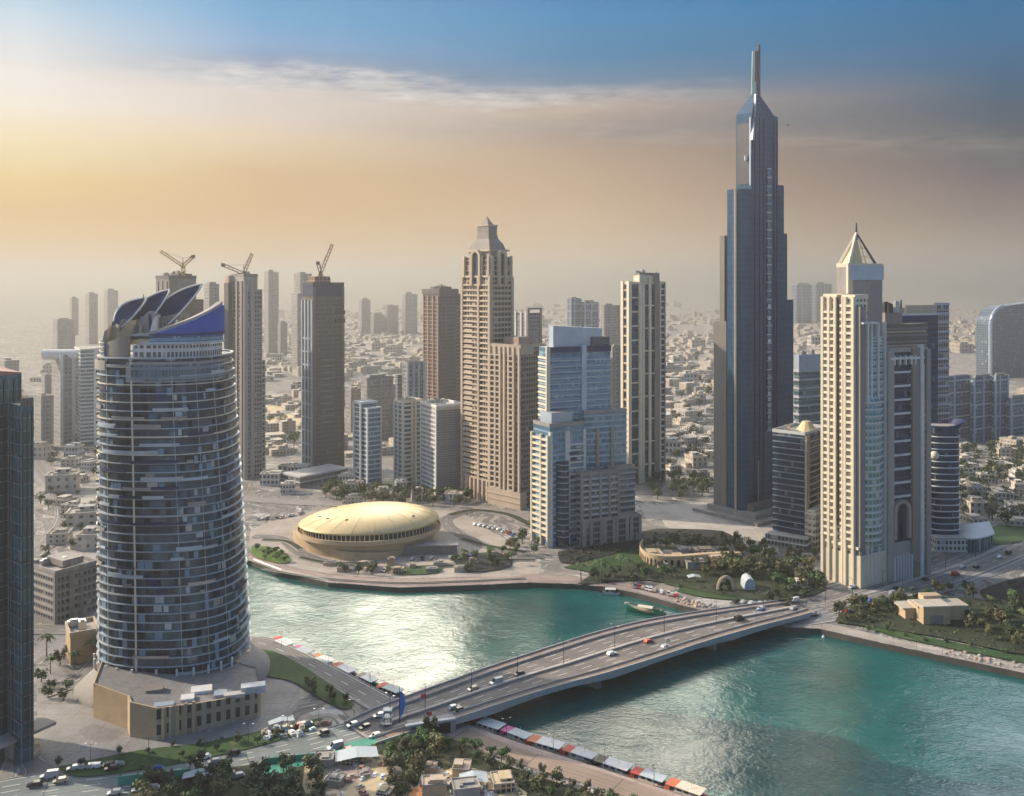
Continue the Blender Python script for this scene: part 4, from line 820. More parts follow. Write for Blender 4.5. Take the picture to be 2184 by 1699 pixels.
def arch(q, face, tc, w, z0, z1, mat, root, th=1.4, dep=1.6, name='arch'):
    m2 = MB(); r = w / 2; cz = z1 - r
    def pos(a, z, o): return q.p(-o, a) if face == 'L' else q.p(a, -o)
    c0 = tc * (q.L if face == 'L' else q.R); prof = [(c0 - r, z0)] + [(c0 - r * math.cos(math.pi * i / 10), cz + r * math.sin(math.pi * i / 10)) for i in range(11)] + [(c0 + r, z0)]
    prof2 = [(c0 - (r - th), z0)] + [(c0 - (r - th) * math.cos(math.pi * i / 10), cz + (r - th) * math.sin(math.pi * i / 10)) for i in range(11)] + [(c0 + (r - th), z0)]
    A = [Vector((*pos(a, z, dep).xy, z)) for a, z in prof]; B = [Vector((*pos(a, z, dep).xy, z)) for a, z in prof2]; C_ = [Vector((*pos(a, z, -.2).xy, z)) for a, z in prof2]; D_ = [Vector((*pos(a, z, -.2).xy, z)) for a, z in prof]
    m2.grid([D_, A, B, C_], sm=False); part(name, m2, M[mat], root)
    m3 = MB(); m3.face([Vector((*pos(a, z, .45).xy, z)) for a, z in prof2]); part(name + '_window', m3, M['f_navy'], root)
arch(q, 'L', .48, q.L * .36, zt - 6, q.z(531), 'tan', T.root, 2.2, 2.2); arch(q, 'R', .5, q.R * .4, zt - 6, q.z(533), 'tan', T.root, 2.2, 2.2)
T.block(q.z(548), q.z(536), 'tan', uv=(.12, .88, .12, .88), name='crown_wall'); T.slabs(q, (.1, .9, .1, .9), 0, 9999, 'tan', 99, 1.4, 1.6, start=q.z(536), end=q.z(536) + 1, name='cornice')
zc = q.z(522); mb = MB(); 
def frustum(mb, q, uv0, z0, uv1, z1, m=0):
    a, b = q.rect(*uv0), q.rect(*uv1)
    for i in range(4): mb.face([(a[i].x, a[i].y, z0), (a[(i + 1) % 4].x, a[(i + 1) % 4].y, z0), (b[(i + 1) % 4].x, b[(i + 1) % 4].y, z1), (b[i].x, b[i].y, z1)], [(0, 0), (9, 0), (9, 9), (0, 9)], m)
    mb.face([(p.x, p.y, z1) for p in b], None, m)
frustum(mb, q, (.12, .88, .12, .88), q.z(536) + 1.4, (.17, .83, .17, .83), q.z(519)); frustum(mb, q, (.17, .83, .17, .83), q.z(519), (.27, .73, .27, .73), q.z(508)); part('crown_roof', mb, M['taupe'], T.root)
mb = MB(); frustum(mb, q, (.27, .73, .27, .73), q.z(508), (.30, .70, .30, .70), q.z(496)); frustum(mb, q, (.30, .70, .30, .70), q.z(496), (.29, .71, .29, .71), q.z(480)); part('cap_block', mb, M['taupe'], T.root); T.slabs(q, (.29, .71, .29, .71), 0, 9999, 'tan', 99, .8, .6, start=q.z(480), end=q.z(480) + 1, name='cornice')
mb = MB(); frustum(mb, q, (.36, .64, .36, .64), q.z(480) + .8, (.44, .56, .44, .56), q.z(468)); frustum(mb, q, (.44, .56, .44, .56), q.z(468), (.497, .503, .497, .503), q.z(457)); part('finial', mb, M['taupe'], T.root)

# --- tan apartment block in front of it
T = Tower('apartment_tower', 'tan apartment tower with tall pale piers, in front of the spired tower', Q(1045, 1110, 1162, 1088, 44)); q = T.q
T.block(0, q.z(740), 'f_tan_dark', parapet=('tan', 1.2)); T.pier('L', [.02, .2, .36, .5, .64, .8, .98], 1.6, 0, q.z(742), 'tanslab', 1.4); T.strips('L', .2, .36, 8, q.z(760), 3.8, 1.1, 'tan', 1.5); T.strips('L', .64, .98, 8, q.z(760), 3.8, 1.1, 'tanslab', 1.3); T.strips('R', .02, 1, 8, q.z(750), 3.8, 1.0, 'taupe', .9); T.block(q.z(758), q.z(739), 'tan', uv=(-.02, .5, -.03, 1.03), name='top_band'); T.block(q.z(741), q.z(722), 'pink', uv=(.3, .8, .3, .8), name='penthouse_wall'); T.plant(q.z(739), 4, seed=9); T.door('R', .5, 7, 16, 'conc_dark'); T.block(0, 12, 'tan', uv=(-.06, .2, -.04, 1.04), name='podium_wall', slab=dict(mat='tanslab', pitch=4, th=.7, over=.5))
T = Tower('framed_tower', 'small grey tower with a framed open top behind the tan apartment tower', Q(1092, 1126, 1153, 960, 48)); q = T.q
T.block(0, q.z(668), 'f_grey', slab=dict(mat='conc', pitch=3.8, th=.8, over=.3)); T.pier('L', [.1, .4, .75], 2, 0, q.z(662), 'whiteslab', 1); T.pier('R', [.02, .98], 2.5, 0, q.z(658), 'taupe', 1); T.strips('R', 0, 1, q.z(661), q.z(658), 9, 1.6, 'taupe', 1.2, name='crown_beam'); T.strips('L', 0, 1, q.z(664), q.z(660), 9, 1.2, 'conc', 1.2, name='crown_beam')

# --- blue glass tower with stepped lower blocks
T = Tower('blue_tower', 'blue glass tower with stepped balconied blocks at its feet, right of centre', Q(1150, 1168, 1302, 1156, 66)); q = T.q
T.block(0, q.z(742), 'f_blue', roof='roofpale'); T.slabs(q, (0, 1, 0, 1), 60, q.z(760), 'blueslab', 3.6, .75, .35); T.pier('R', [.56], 3.2, 0, q.z(738), 'blueslab', 1.4); T.pier('R', [.0], 2.5, 0, q.z(740), 'creamslab', 1.0); T.strips('R', .03, .5, q.z(754), q.z(742), 40, 3.6, 'navy', .7, name='top_band'); T.strips('R', .6, 1.0, q.z(754), q.z(742), 40, 3.8, 'navy', .7, name='top_band'); T.strips('L', 0, 1, 40, q.z(760), 3.6, 1.2, 'creamslab', 1.0)
mb = MB(); pz = q.z(742); pr = q.rect(.12, .9, .25, .75); mb.prism(pr, pz + .02, lambda i: (q.z(696), q.z(704), q.z(704), q.z(696))[i]); part('penthouse_wall', mb, M['blueslab'], T.root); T.block(pz, q.z(722), 'f_navy', uv=(.72, 1, .1, .7), name='penthouse_wall'); T.pier('R', [.12], 1.5, pz, q.z(694), 'creamslab', -8, name='edge_fin') if False else None
qa = Q(1138, 1172, 1246, 1168, 60); za = qa.z(908)
T.block(0, za, 'f_blue', qa, name='step_wall', parapet=('conc', 1), roof='roofpale'); T.strips('L', 0, 1, 6, za - 8, 3.6, 1.3, 'creamslab', 1.6, qa); T.pier('L', [.0, .42, 1.0], 1.4, 0, za - 6, 'cream', 1.9, qa); T.pier('R', [.02, .46, .52, .98], 1.8, 0, za - 4, 'whiteslab', 1.5, qa); T.strips('R', .06, .44, 8, za - 16, 3.6, .8, 'blueslab', .5, qa, 'floor_edge'); T.strips('R', .54, .98, 6, za - 10, 3.6, 1.1, 'whiteslab', 1.6, qa); T.block(za, za + 7, 'blueslab', qa, (.1, .7, .1, .8), name='penthouse_wall')
cb = qa.p(qa.R * .34, 0); m2 = MB(); rgb = lambda z: [Vector((cb.x + (qa.er * (math.cos(math.radians(t_)) * qa.R * .16) + qa.el * (-math.sin(math.radians(t_)) * 5.5)).x, cb.y + (qa.er * (math.cos(math.radians(t_)) * qa.R * .16) + qa.el * (-math.sin(math.radians(t_)) * 5.5)).y, z)) for t_ in range(180, -1, -20)]
zs = [0, za - 22]; m2.grid([rgb(z) for z in zs], sm=True, uvs=[[(i * 1.6, z) for i in range(10)] for z in zs]); m2.face(rgb(za - 22)[::-1]); part('rounded_bay', m2, M['f_navy'], T.root)
for i in range(16):
    z = 6 + i * 3.6
    if z > za - 24: break
    m2 = MB(); m2.grid([[p - qa.el * .4 for p in rgb(z)], [p - qa.el * .4 for p in rgb(z + .5)], rgb(z + .5)], sm=False); part('floor_edge', m2, M['blueslab'], T.root)
rs_ = random.Random(12)
for i in range(26): t0 = rs_.uniform(.5, .9); zz1 = 8 + 3.6 * rs_.randrange(0, 15); T.strips('R', t0, min(1, t0 + rs_.uniform(.06, .2)), zz1, zz1 + 1, 9, 1.2, rs_.choice(['blueslab', 'greyslab', 'navy']), 2.3, qa)
qb = Q(1240, 1246, 1336, 1150, 68); zb_ = qb.z(880); T.block(0, zb_, 'f_blue', qb, name='step_wall', slab=dict(mat='blueslab', pitch=3.6, th=.9, over=.5), parapet=('conc', .8)); T.pier('R', [.3, .64], 2.0, 0, zb_ - 10, 'conc', 1.2, qb)
qc = Q(1232, 1240, 1318, 1166, 66); zc_ = qc.z(1012); T.block(0, zc_, 'f_slate', qc, name='step_wall', slab=dict(mat='greyslab', pitch=3.6, th=1.0, over=.8), parapet=('conc', .8)); T.pier('R', [.0, .22, .5, .75, 1], 1.6, 0, zc_, 'conc', 1.2, qc)
qd = Q(1290, 1298, 1354, 1150, 66); T.block(0, qd.z(1000), 'f_slate', qd, name='step_wall', slab=dict(mat='greyslab', pitch=3.6, th=.9, over=.5), parapet=('conc', .8))
qe = Q(1236, 1246, 1364, 1168, 66); T.block(0, qe.z(1112), 'f_slate', qe, name='podium_wall', parapet=('conc', .8), roof='roofpale'); T.pier('R', [.0, .12, .3, .36, .52, .58, .76, .84, 1.0], 2.0, 0, qe.z(1112), 'conc', 1.0, qe, 'column')

# --- cream and navy tower right of the blue tower
T = Tower('striped_tower', 'cream and navy vertically striped tower with a raised centre, left of the tallest tower', Q(1328, 1342, 1419, 1034, 60)); q = T.q
T.block(0, q.z(604), 'f_navy', parapet=('cream', 1)); T.block(q.z(604), q.z(584), 'cream', uv=(.28, .84, .1, .9), name='crown_wall', parapet=('taupe', .8)); T.pier('L', [.05, .95], 3, 0, q.z(600), 'cream', 1.2); T.pier('R', [.0], 3.0, 0, q.z(601), 'creamslab', 1.4); T.pier('R', [.28, .36], 2.6, 0, q.z(586), 'creamslab', 1.6); T.pier('R', [.55], 2.2, 0, q.z(592), 'creamslab', 1.5); T.pier('R', [.74], 4.5, 0, q.z(583), 'taupe', 1.5); T.pier('R', [.84], 1.2, 0, q.z(600), 'creamslab', 1.3)
T.strips('R', .02, .27, 12, q.z(608), 11.2, 1.0, 'creamslab', 1.0); T.strips('R', .37, .7, 14, q.z(608), 18, .9, 'creamslab', .9); T.strips('R', .85, 1.0, 8, q.z(610), 5.0, 1.2, 'whiteslab', .9); T.strips('L', .05, .95, 8, q.z(610), 7.2, 1.6, 'tan', .8); T.plant(q.z(584), 3, uv=(.3, .6, .2, .8)); q2 = Q(1398, 1402, 1420, 1030, 60); T.mast(.8, .3, q.z(584), q.z(578), .3)
T.pier('R', [.97], 1.0, 0, q.z(602), 'taupe', 1.1)

# --- the tallest tower
T = Tower('tallest_tower', 'tallest tower, sheer dark blue with stepped shoulders and a needle spire', Q(1553, 1606, 1692, 1112, 50)); q = T.q
T.root.location = (q.C.x, q.C.y, 0)
def tall(): 
    d_ = q.d + 22
    core = Q(1570, 1604, 1659, 1104, 52); cz = core
    T.block(0, core.z(240), 'f_tall', core, name='core_wall')
    sh1 = Q(1552, 1580, 1672, 1100, 52); 
    qw = Q(1551, 1568, 1640, 1103, 50); T.block(0, qw.z(404), 'f_tall', qw, name='shoulder_wall', uv=(0, .6, 0, 1))
    qr = Q(1600, 1640, 1672, 1092, 60); T.block(0, qr.z(394), 'f_tall', qr, name='shoulder_wall')
    qr2 = Q(1630, 1652, 1679, 1088, 60); T.block(0, qr2.z(498), 'f_tall', qr2, name='shoulder_wall')
    qr3 = Q(1650, 1664, 1692, 1086, 60); T.block(0, qr3.z(640), 'f_tall', qr3, name='shoulder_wall')
    ql2 = Q(1535, 1545, 1590, 1096, 45); T.block(0, ql2.z(503), 'taupe', ql2, name='shoulder_wall', uv=(0, .9, 0, 1))
    ql3 = Q(1522, 1549, 1580, 1098, 42); T.block(0, ql3.z(686), 'taupe', ql3, name='shoulder_wall', uv=(0, .8, 0, 1))
    # rounded bay up the front
    c_ = core.p(1.0, 2.0); m2 = MB(); r = 7.0; ring_ = lambda z: [Vector((c_.x - 5.5 + r * math.cos(math.radians(a)), c_.y + 1.5 + r * math.sin(math.radians(a)), z)) for a in range(150, 331, 15)]
    zs = [3, core.z(800), core.z(600), core.z(404)]; m2.grid([ring_(z) for z in zs], sm=True, uvs=[[(i * 1.9, z) for i in range(13)] for z in zs]); m2.face([p for p in ring_(core.z(404))]); part('rounded_bay', m2, M['f_tall'], T.root)
    m2 = MB(); m2.tube((c_.x - 11.2, c_.y - 4.2, 3), (c_.x - 11.2, c_.y - 4.2, core.z(406)), .8, n=8); part('edge_strip', m2, M['tan'], T.root)  # tan tube stands in for light caught on the tower's left edge
    # strip of bright panes in a recess on the right face
    z0, z1 = core.z(925), core.z(356); k = int((z1 - z0) / 100)
    T.pier('R', [.62], 4.6, z0, z1, 'navy', .35, core, 'recess'); 
    mb = MB(); a0, a1 = core.R * .62 - 1.8, core.R * .62 + 1.8; mb.prism([core.p(a0, -.9), core.p(a1, -.9), core.p(a1, -.4), core.p(a0, -.4)], z0 + 1, z1 - 1); part('lift_shaft_glazing', mb, M['f_strip'], T.root)
    T.pier('R', [.1, .28, .44, .84, .96], .7, 8, core.z(250), 'navy', .7, core, 'rib')
    T.strips('R', .54, .70, z0, z1, 6.0, .7, 'blueslab', 1.15, core, 'glazing_bar')
    # creased head and spire
    top = core.z(240); apex = core.z(192); rc = core.rect(.0, .86, .0, 1); ctr = sum(rc, Vector()) / 4; m2 = MB(); sp = Vector((core.p(core.R * .32, core.L * .3).x, core.p(core.R * .32, core.L * .3).y, apex)); 
    pr_ = [Vector((p.x, p.y, top + .05)) for p in rc]; tp_ = [sp + (Vector((p.x, p.y, apex)) - Vector((ctr.x, ctr.y, apex))) * .14 for p in rc]
    for i in range(4): m2.face([pr_[i], pr_[(i + 1) % 4], tp_[(i + 1) % 4], tp_[i]], [(0, 0), (20, 0), (14, 25), (6, 25)])
    m2.face(tp_); part('crown_roof', m2, M['f_tall'], T.root)
    m2 = MB(); m2.tube(core.p(-.6, -.6) + Vector((0, 0, core.z(300))), sp + Vector((-1, -4, -2)), 1.5, .8, n=4); part('crown_rib', m2, M['steel'], T.root)
    m2 = MB(); zz0 = apex - 3; zz1 = core.z(103); n_ = 8
    for i, (r0, r1, a, b) in enumerate(((2.6, 2.3, zz0, core.z(160)), (2.3, 1.9, core.z(160), zz1))): m2.tube((sp.x - .6, sp.y, a), (sp.x - .6, sp.y, b), r0, r1, n=6)
    s_o = part('spire', m2, M['teal_pipe'], T.root)
    m2 = MB(); m2.tube((sp.x + 1.7, sp.y - 1.5, zz0), (sp.x + 1.9, sp.y - 1.5, core.z(90)), 1.5, 1.1, n=5); part('spire', m2, M['navy'], T.root)
    m2 = MB(); m2.tube((sp.x - 1.0, sp.y - 3.0, core.z(170)), (sp.x - .9, sp.y - 2.6, core.z(106)), .7, .5, n=5); part('spire_ladder', m2, M['black'], T.root)
    m2 = MB(); m2.tube((sp.x + .4, sp.y, core.z(95)), (sp.x + .4, sp.y, core.z(82)), .25, n=5); part('lightning_rod', m2, M['darksteel'], T.root)
    # facets: folded dark plane on the upper left face, cleaning cradle, slots
    T.pier('L', [.5], core.L * .8, core.z(392), core.z(262), 'darksteel', .5, core, 'folded_panel'); T.pier('L', [.08], 1.0, core.z(396), core.z(250), 'blueslab', .9, core, 'edge_strip')
    T.pier('R', [.22], 1.0, 10, core.z(985), 'taupe', .8, core, 'edge_strip')
    m2 = MB(); c5 = core.p(-1.5, core.L * .3); m2.box((c5.x, c5.y, core.z(342)), 1.6, 1.6, 3.2); part('cleaning_cradle', m2, M['white'], T.root)
    # stepped base
    for i, (o, z0, z1, m_) in enumerate(((5, 0, 10, 'conc_dark'), (11, 0, 5.5, 'conc'), (18, 0, 2.2, 'roof'))):
        m2 = MB(); m2.prism(core.rect(0, .8, 0, 1.4, o), z0, z1); part('base_step', m2, M[m_], T.root)
    T.door('R', .4, 9, 13, 'navy', core)
tall()

# --- dark blocks between the tallest tower and the cream tower
T = Tower('banded_block', 'teal block of pale horizontal bands behind the navy block by the tallest tower', Q(1693, 1704, 1768, 1075, 62)); q = T.q
T.block(0, q.z(792), 'f_teal', slab=dict(mat='greyslab', pitch=6.2, th=1.5, over=.8, start=20)); T.block(q.z(792), q.z(758), 'blueslab', name='top_band', uv=(0, 1, 0, 1)); T.plant(q.z(757), 2)
T = Tower('navy_block', 'navy glass block with a pale corner rail, left of the cream pyramid tower', Q(1648, 1716, 1764, 1168, 40)); q = T.q
T.block(0, q.z(925), 'f_navy', slab=None, parapet=('whiteslab', .7)); T.strips('R', .12, 1, 14, q.z(935), 3.7, .7, 'tanslab', .8, name='floor_edge'); T.strips('L', 0, 1, 10, q.z(930), 3.7, .35, 'blueslab', .5, name='floor_edge'); T.pier('R', [.02, .12], .9, 0, q.z(930), 'tanslab', 1.2); T.strips('R', 0, .16, 12, q.z(930), 7.4, .9, 'tanslab', 1.3); T.plant(q.z(925), 2, hmax=5)
mb = MB(); c5 = q.p(q.R * .5, q.L * .3); mb.tube((c5.x, c5.y, q.z(925) - 1), (c5.x, c5.y, q.z(908)), 6.5, 2.5, n=12); part('roof_dome', mb, M['gold'], T.root)
q2 = Q(1632, 1720, 1790, 1178, 35); T.block(0, 7, 'f_grey', q2, name='podium_wall', slab=dict(mat='whiteslab', pitch=3.4, th=.7, over=.6), roof='roofpale')
q3 = Q(1722, 1738, 1772, 1172, 45); T.block(0, q3.z(1090), 'f_cream', q3, name='annex_wall', slab=dict(mat='creamslab', pitch=4, th=1.2, over=1.0), roof='roofpale')

# --- cream tower with the pyramid top
T = Tower('pyramid_tower', 'cream tower with sunlit balconies, grey green shaft and a gold pyramid tip with mast', Q(1757, 1833, 1886, 1256, 56)); q = T.q
zl = q.z(634)
T.block(0, zl, 'f_cream', uv=(0, .5, .12, 1), parapet=('cream', 1.2)); T.strips('L', .12, .5, 24, zl - 4, 3.6, 1.25, 'creamslab', 1.5); T.strips('L', .62, 1.0, 24, zl - 8, 3.6, 1.25, 'creamslab', 1.5); T.pier('L', [.14, .36, .64, .82, 1.0], 1.5, 0, zl, 'cream', 1.7); T.pier('L', [.55], 2.6, 30, zl + 1, 'bark', .4, name='recess'); T.pier('L', [.42], .8, 0, zl, 'creamslab', 1.9)
T.block(0, q.z(655), 'taupe', uv=(0, .22, -.02, .14), name='corner_wall'); T.pier('L', [.13], 1.2, 0, q.z(640), 'creamslab', .9)
T.block(0, q.z(720), 'f_tealpale', uv=(.15, 1, 0, .9), name='glazed_wall'); T.pier('R', [.27, .42, .7, .98], 1.0, 0, q.z(690), 'whiteslab', 1.3); T.strips('R', .24, 1, 20, q.z(724), 3.6, .55, 'whiteslab', .7, name='floor_edge'); T.strips('R', .02, .6, q.z(692), q.z(686), 40, 1.0, 'whiteslab', 2.2, name='crown_beam')
# bowed bay of pale green windows
c5 = q.p(q.R * .52, 2.0); m2 = MB(); rg = lambda z, k_=1.0: [Vector((c5.x + (q.er * (math.cos(math.radians(a)) * q.R * .36) + q.el * (-math.sin(math.radians(a)) * 5.2 * k_)).x, c5.y + (q.er * (math.cos(math.radians(a)) * q.R * .36) + q.el * (-math.sin(math.radians(a)) * 5.2 * k_)).y, z)) for a in range(180, -1, -15)]
zs = [22, q.z(1000), q.z(870), q.z(835)]; m2.grid([rg(z, (1, 1, 1, .3)[i]) for i, z in enumerate(zs)], sm=True, uvs=[[(i * 1.7, z) for i in range(13)] for z in zs]); part('bowed_bay', m2, M['f_tealpale'], T.root)
for i in range(30):
    z = 24 + i * 3.6
    if z > q.z(850): break
    m2 = MB(); m2.grid([[p + (q.el * -.5) for p in rg(z)], [p + (q.el * -.5) for p in rg(z + .8)], rg(z + .8, .9)], sm=False); part('floor_edge', m2, M['whiteslab'], T.root)
qs = Q(1785, 1809, 1882, 1236, 62); zt = qs.z(566)
T.block(q.z(760), zt, 'conc', qs, name='shaft_wall', parapet=('cream', 1.0)); T.pier('R', [.5], qs.R * 1.02, qs.z(598), zt - .3, 'blueslab', .7, qs, 'shaft_band'); T.pier('R', [.08], 2.0, qs.z(660), qs.z(598), 'gold', .6, qs, 'shaft_slot'); T.pier('L', [.0], 1.6, qs.z(720), zt, 'cream', .7, qs); T.pier('R', [.0], 1.6, qs.z(720), zt, 'cream', .7, qs)
T.block(q.z(640), q.z(628), 'cream', uv=(0, .3, .5, 1.0), name='terrace_wall')
mb = MB(); b4 = qs.rect(.05, .85, .1, .95); ap = Vector((*qs.p(qs.R * .40, qs.L * .5).xy, qs.z(503)))
mid = b4[0].lerp(b4[1], .52)
def slab3(p, q_, n_):
    A = [Vector((p.x, p.y, zt + .2)), Vector((q_.x, q_.y, zt + .2)), ap]; B = [v + n_ for v in A]; mb.face(A, [(0, 0), (10, 0), (5, 12)]); mb.face(B[::-1], [(0, 0), (10, 0), (5, 12)]); mb.face([A[0], B[0], B[1], A[1]]); mb.face([A[1], B[1], B[2], A[2]]); mb.face([A[2], B[2], B[0], A[0]])
slab3(b4[3], b4[0], Vector((.4, .4, -.3))); slab3(b4[0], mid, Vector((0, .5, -.3)))
part('pyramid_roof', mb, M['gold'], T.root)
for i, r in ((0, 1.3), (1, .8), (3, 1.2), (2, .5)):
    m2 = MB(); m2.tube((b4[i].x, b4[i].y, zt), ap + Vector((0, 0, 2)), r, r * .5, n=5); part('pyramid_rib', m2, M['cream' if i != 1 else 'darksteel'], T.root)
m2 = MB(); m2.tube(ap - Vector((0, 0, 2)), (ap.x, ap.y, qs.z(474)), .7, .35, n=6); part('mast', m2, M['darksteel'], T.root)
m2 = MB(); m2.tube((ap.x, ap.y, zt), ap, .5, n=6); part('centre_post', m2, M['tan'], T.root)
for s_ in (.3, .6): m2 = MB(); m2.tube(Vector((*b4[1].xy, zt)).lerp(ap, s_), Vector((*b4[2].xy, zt)).lerp(ap, s_), .25, n=4); m2.tube(Vector((*b4[1].xy, zt)).lerp(ap, s_), Vector((*mid.xy, zt)).lerp(ap, s_), .25, n=4); part('cross_brace', m2, M['gold'], T.root)
T.block(0, 17, 'cream', uv=(-.03, 1.0, -.05, 1.03), name='podium_wall', roof='roofpale'); T.door('L', .25, 3, 11); T.door('L', .6, 2.6, 7); T.door('R', .3, 3, 12); T.door('R', .55, 4, 9); T.door('R', .8, 3, 12); T.strips('L', 0, 1, 20, 24, 5, 1.4, 'creamslab', .9, name='cornice')

# --- grey stone and dark glass complex to its right
T = Tower('stone_frame_tower', 'grey stone framed tower with dark glass bays right of the cream pyramid tower', Q(1881, 1893, 1978, 1240, 66)); q = T.q
zt = q.z(748); T.block(0, zt, 'f_navy', parapet=('conc', 1)); T.pier('R', [.03], 4.2, 0, zt, 'conc', 1.8); T.pier('R', [.68], 6.5, 0, zt + 1, 'taupe', 1.6); T.strips('R', .55, .62, 30, zt - 6, 3.7, .9, 'conc', .8, name='floor_edge'); T.pier('R', [.78], 1.8, 0, q.z(738), 'whiteslab', 2.6); T.pier('R', [.98], 3.2, 0, zt, 'conc', 1.5); T.pier('R', [.88], 1.2, 12, zt - 8, 'tan', 1.0); T.strips('R', .08, .54, 44, zt - 6, 7.4, 1.1, 'whiteslab', 1.0, name='floor_edge'); T.strips('R', .82, .97, 20, q.z(860), 3.7, 1.4, 'tan', .9); T.strips('R', .0, .85, zt - 5, zt, 40, 1.2, 'whiteslab', 2.2, name='crown_beam'); T.pier('R', [.12, .26, .4, .54, .64], .9, zt - 8, zt - 3, 'whiteslab', 1.8, name='crown_post')
T.pier('L', [.3, .7], 2, 0, zt, 'conc', .8); arch(q, 'R', .3, q.R * .42, 22, q.z(1068), 'conc', T.root, 2.0, 2.4); T.block(0, 20, 'conc', uv=(-.02, 1.02, -.05, .5), name='podium_wall', roof='roofpale'); T.pier('R', [.1 + .07 * i for i in range(7)], .8, 0, 13, 'whiteslab', 2.6, name='column'); T.door('R', .3, 13, 12, 'black')
qq = Q(1880, 1888, 1977, 1195, 66); T.block(0, qq.z(692), 'f_brown', qq, name='rear_wall', slab=dict(mat='taupe', pitch=3.8, th=1.2, over=.5, start=90)); T.block(qq.z(692), qq.z(668), 'taupe', qq, (0, .4, 0, 1), name='rear_wall'); T.plant(qq.z(668) + 1, 5, qq, (.03, .4, .1, .9), 7, 'black', 3); T.strips('R', 0, .95, qq.z(800), qq.z(700), 8, .9, 'tan', .9, qq)
T = Tower('navy_slab_tower', 'tall navy glass slab beside a grey striped shaft, behind the stone framed tower', Q(1908, 1916, 2024, 1130, 66)); q = T.q
T.block(0, q.z(672), 'f_navy', uv=(0, .78, 0, 1), parapet=('whiteslab', .8)); T.block(0, q.z(648), 'f_grey', uv=(.78, 1, 0, 1), name='shaft_wall', slab=dict(mat='blueslab', pitch=6, th=1.2, over=.4)); T.block(q.z(672), q.z(652), 'tan', uv=(.2, .98, .2, .9), name='penthouse_wall', roof='roofpale'); T.block(q.z(672), q.z(658), 'conc', uv=(.02, .14, .2, .7), name='penthouse_wall'); T.mast(.08, .4, q.z(660), q.z(640), .8); T.strips('R', .0, .77, q.z(684), q.z(672), 50, 3, 'navy', .6, name='top_band')
# round navy tower with flared top
def banded():
    yb = 1172; c_ = G(2009, yb); d_ = c_.y; rx = 32 * d_ / F; ry = rx * .9; cy = c_.y + ry; c_.x *= cy / d_; root = thing('banded_round_tower', (c_.x, cy, 0), 'navy glass drum with thin pale bands and flared roof, by the highway', 'tower'); zz_ = lambda Y: H - (Y - HZ) * d_ / F
    zt = zz_(912)
    def rg(z, o=0): return [Vector((c_.x + (rx + o) * math.copysign(abs(math.cos(a)) ** .7, math.cos(a)), cy + (ry + o) * math.copysign(abs(math.sin(a)) ** .7, math.sin(a)), z)) for a in [i * 2 * math.pi / 40 for i in range(41)]]
    m2 = MB(); zs = [0, zt * .5, zt]; m2.grid([rg(z) for z in zs], sm=False, uvs=[[(i * 2.2, z) for i in range(41)] for z in zs]); part('glass_wall', m2, M['f_navy'], root)
    m2 = MB(); m2.face(rg(zt)[:-1]); part('roof', m2, M['roof'], root)
    n_ = int(zt / 3.7)
    for i in range(1, n_):
        z = i * 3.7; o = .55; m2 = MB(); m2.grid([rg(z, 0), rg(z, o), rg(z + .6, o), rg(z + .6, 0)], sm=False); part('floor_edge', m2, M['whiteslab'] if i % 4 else M['blueslab'], root)
    m2 = MB(); A, B = rg(zt - 1, .2), rg(zt - 1, .2)
    for p in B:
        k_ = max(0, (p.x - c_.x) / rx); p.z = zt + .5 + 3.0 * k_ * k_; p.x += 3.2 * k_ * k_
    m2.grid([A, B, [p + Vector(((c_.x - p.x) * .08, (cy - p.y) * .08, 0)) for p in B], [p + Vector(((c_.x - p.x) * .08, (cy - p.y) * .08, 0)) for p in A]], sm=False); part('flared_parapet', m2, M['navy'], root)
    m2 = MB(); m2.box((c_.x - rx - .5, cy - 2, 0), 3.0, 5, zt - 2); part('stair_shaft', m2, M['tan'], root)
    m2 = MB(); m2.box((c_.x, cy - ry - 3, 0), rx * 2.3, 7, 8); part('podium_wall', m2, M['f_white'], root)
    m2 = MB(); m2.box((c_.x, cy - ry - 3, 8), rx * 2.4, 8, .6); part('podium_roof', m2, M['roofpale'], root)
    # round white dish at the left edge
    m2 = MB(); s = P(1993, 972, d_ - 2); rows = [[s + Vector((math.cos(b) * math.cos(a), math.cos(a) * math.sin(b), math.sin(a))) * 2.6 for b in [j * 2 * math.pi / 14 for j in range(15)]] for a in [(-1.57 + 3.14 * i / 8) for i in range(9)]]; m2.grid(rows, sm=True); m2.tube(s, s + Vector((-4, 2, -3)), .5); part('radome', m2, M['creamslab'], root)
banded()
# white curved canopy beside it
def canopy():
    a = G(2042, 1140); root = thing('curved_canopy', a, 'low white curved roof pavilion with dark green glass beside the highway', 'pavilion'); m2 = MB(); m3 = MB(); rows = []
    for i in range(13):
        t = i / 12; x = 2042 + 80 * t; rows.append([G(x, 1146 - 8 * t + 6 * math.sin(math.pi * t), 7 + 2.5 * math.sin(math.pi * t * .9)), G(x - 12, 1122 - 10 * t, 9 + 4 * math.sin(math.pi * t * .8))])
    m2.grid(rows, sm=True); m2.grid([[p + Vector((0, 0, -.8)) for p in r] for r in rows], sm=True, flip=True); m2.grid([[r[0], r[0] + Vector((0, 0, -.8))] for r in rows], sm=False); part('roof', m2, M['white'], root)
    m3.grid([[Vector((r[0].x, r[0].y + 2, 0)), Vector((r[0].x, r[0].y + 2, r[0].z - .8))] for r in rows], sm=False); m3.grid([[Vector((r[1].x, r[1].y - 2, 0)), Vector((r[1].x, r[1].y - 2, r[1].z - .8))] for r in rows], sm=False); part('glass_wall', m3, M['f_teal'], root)
canopy()

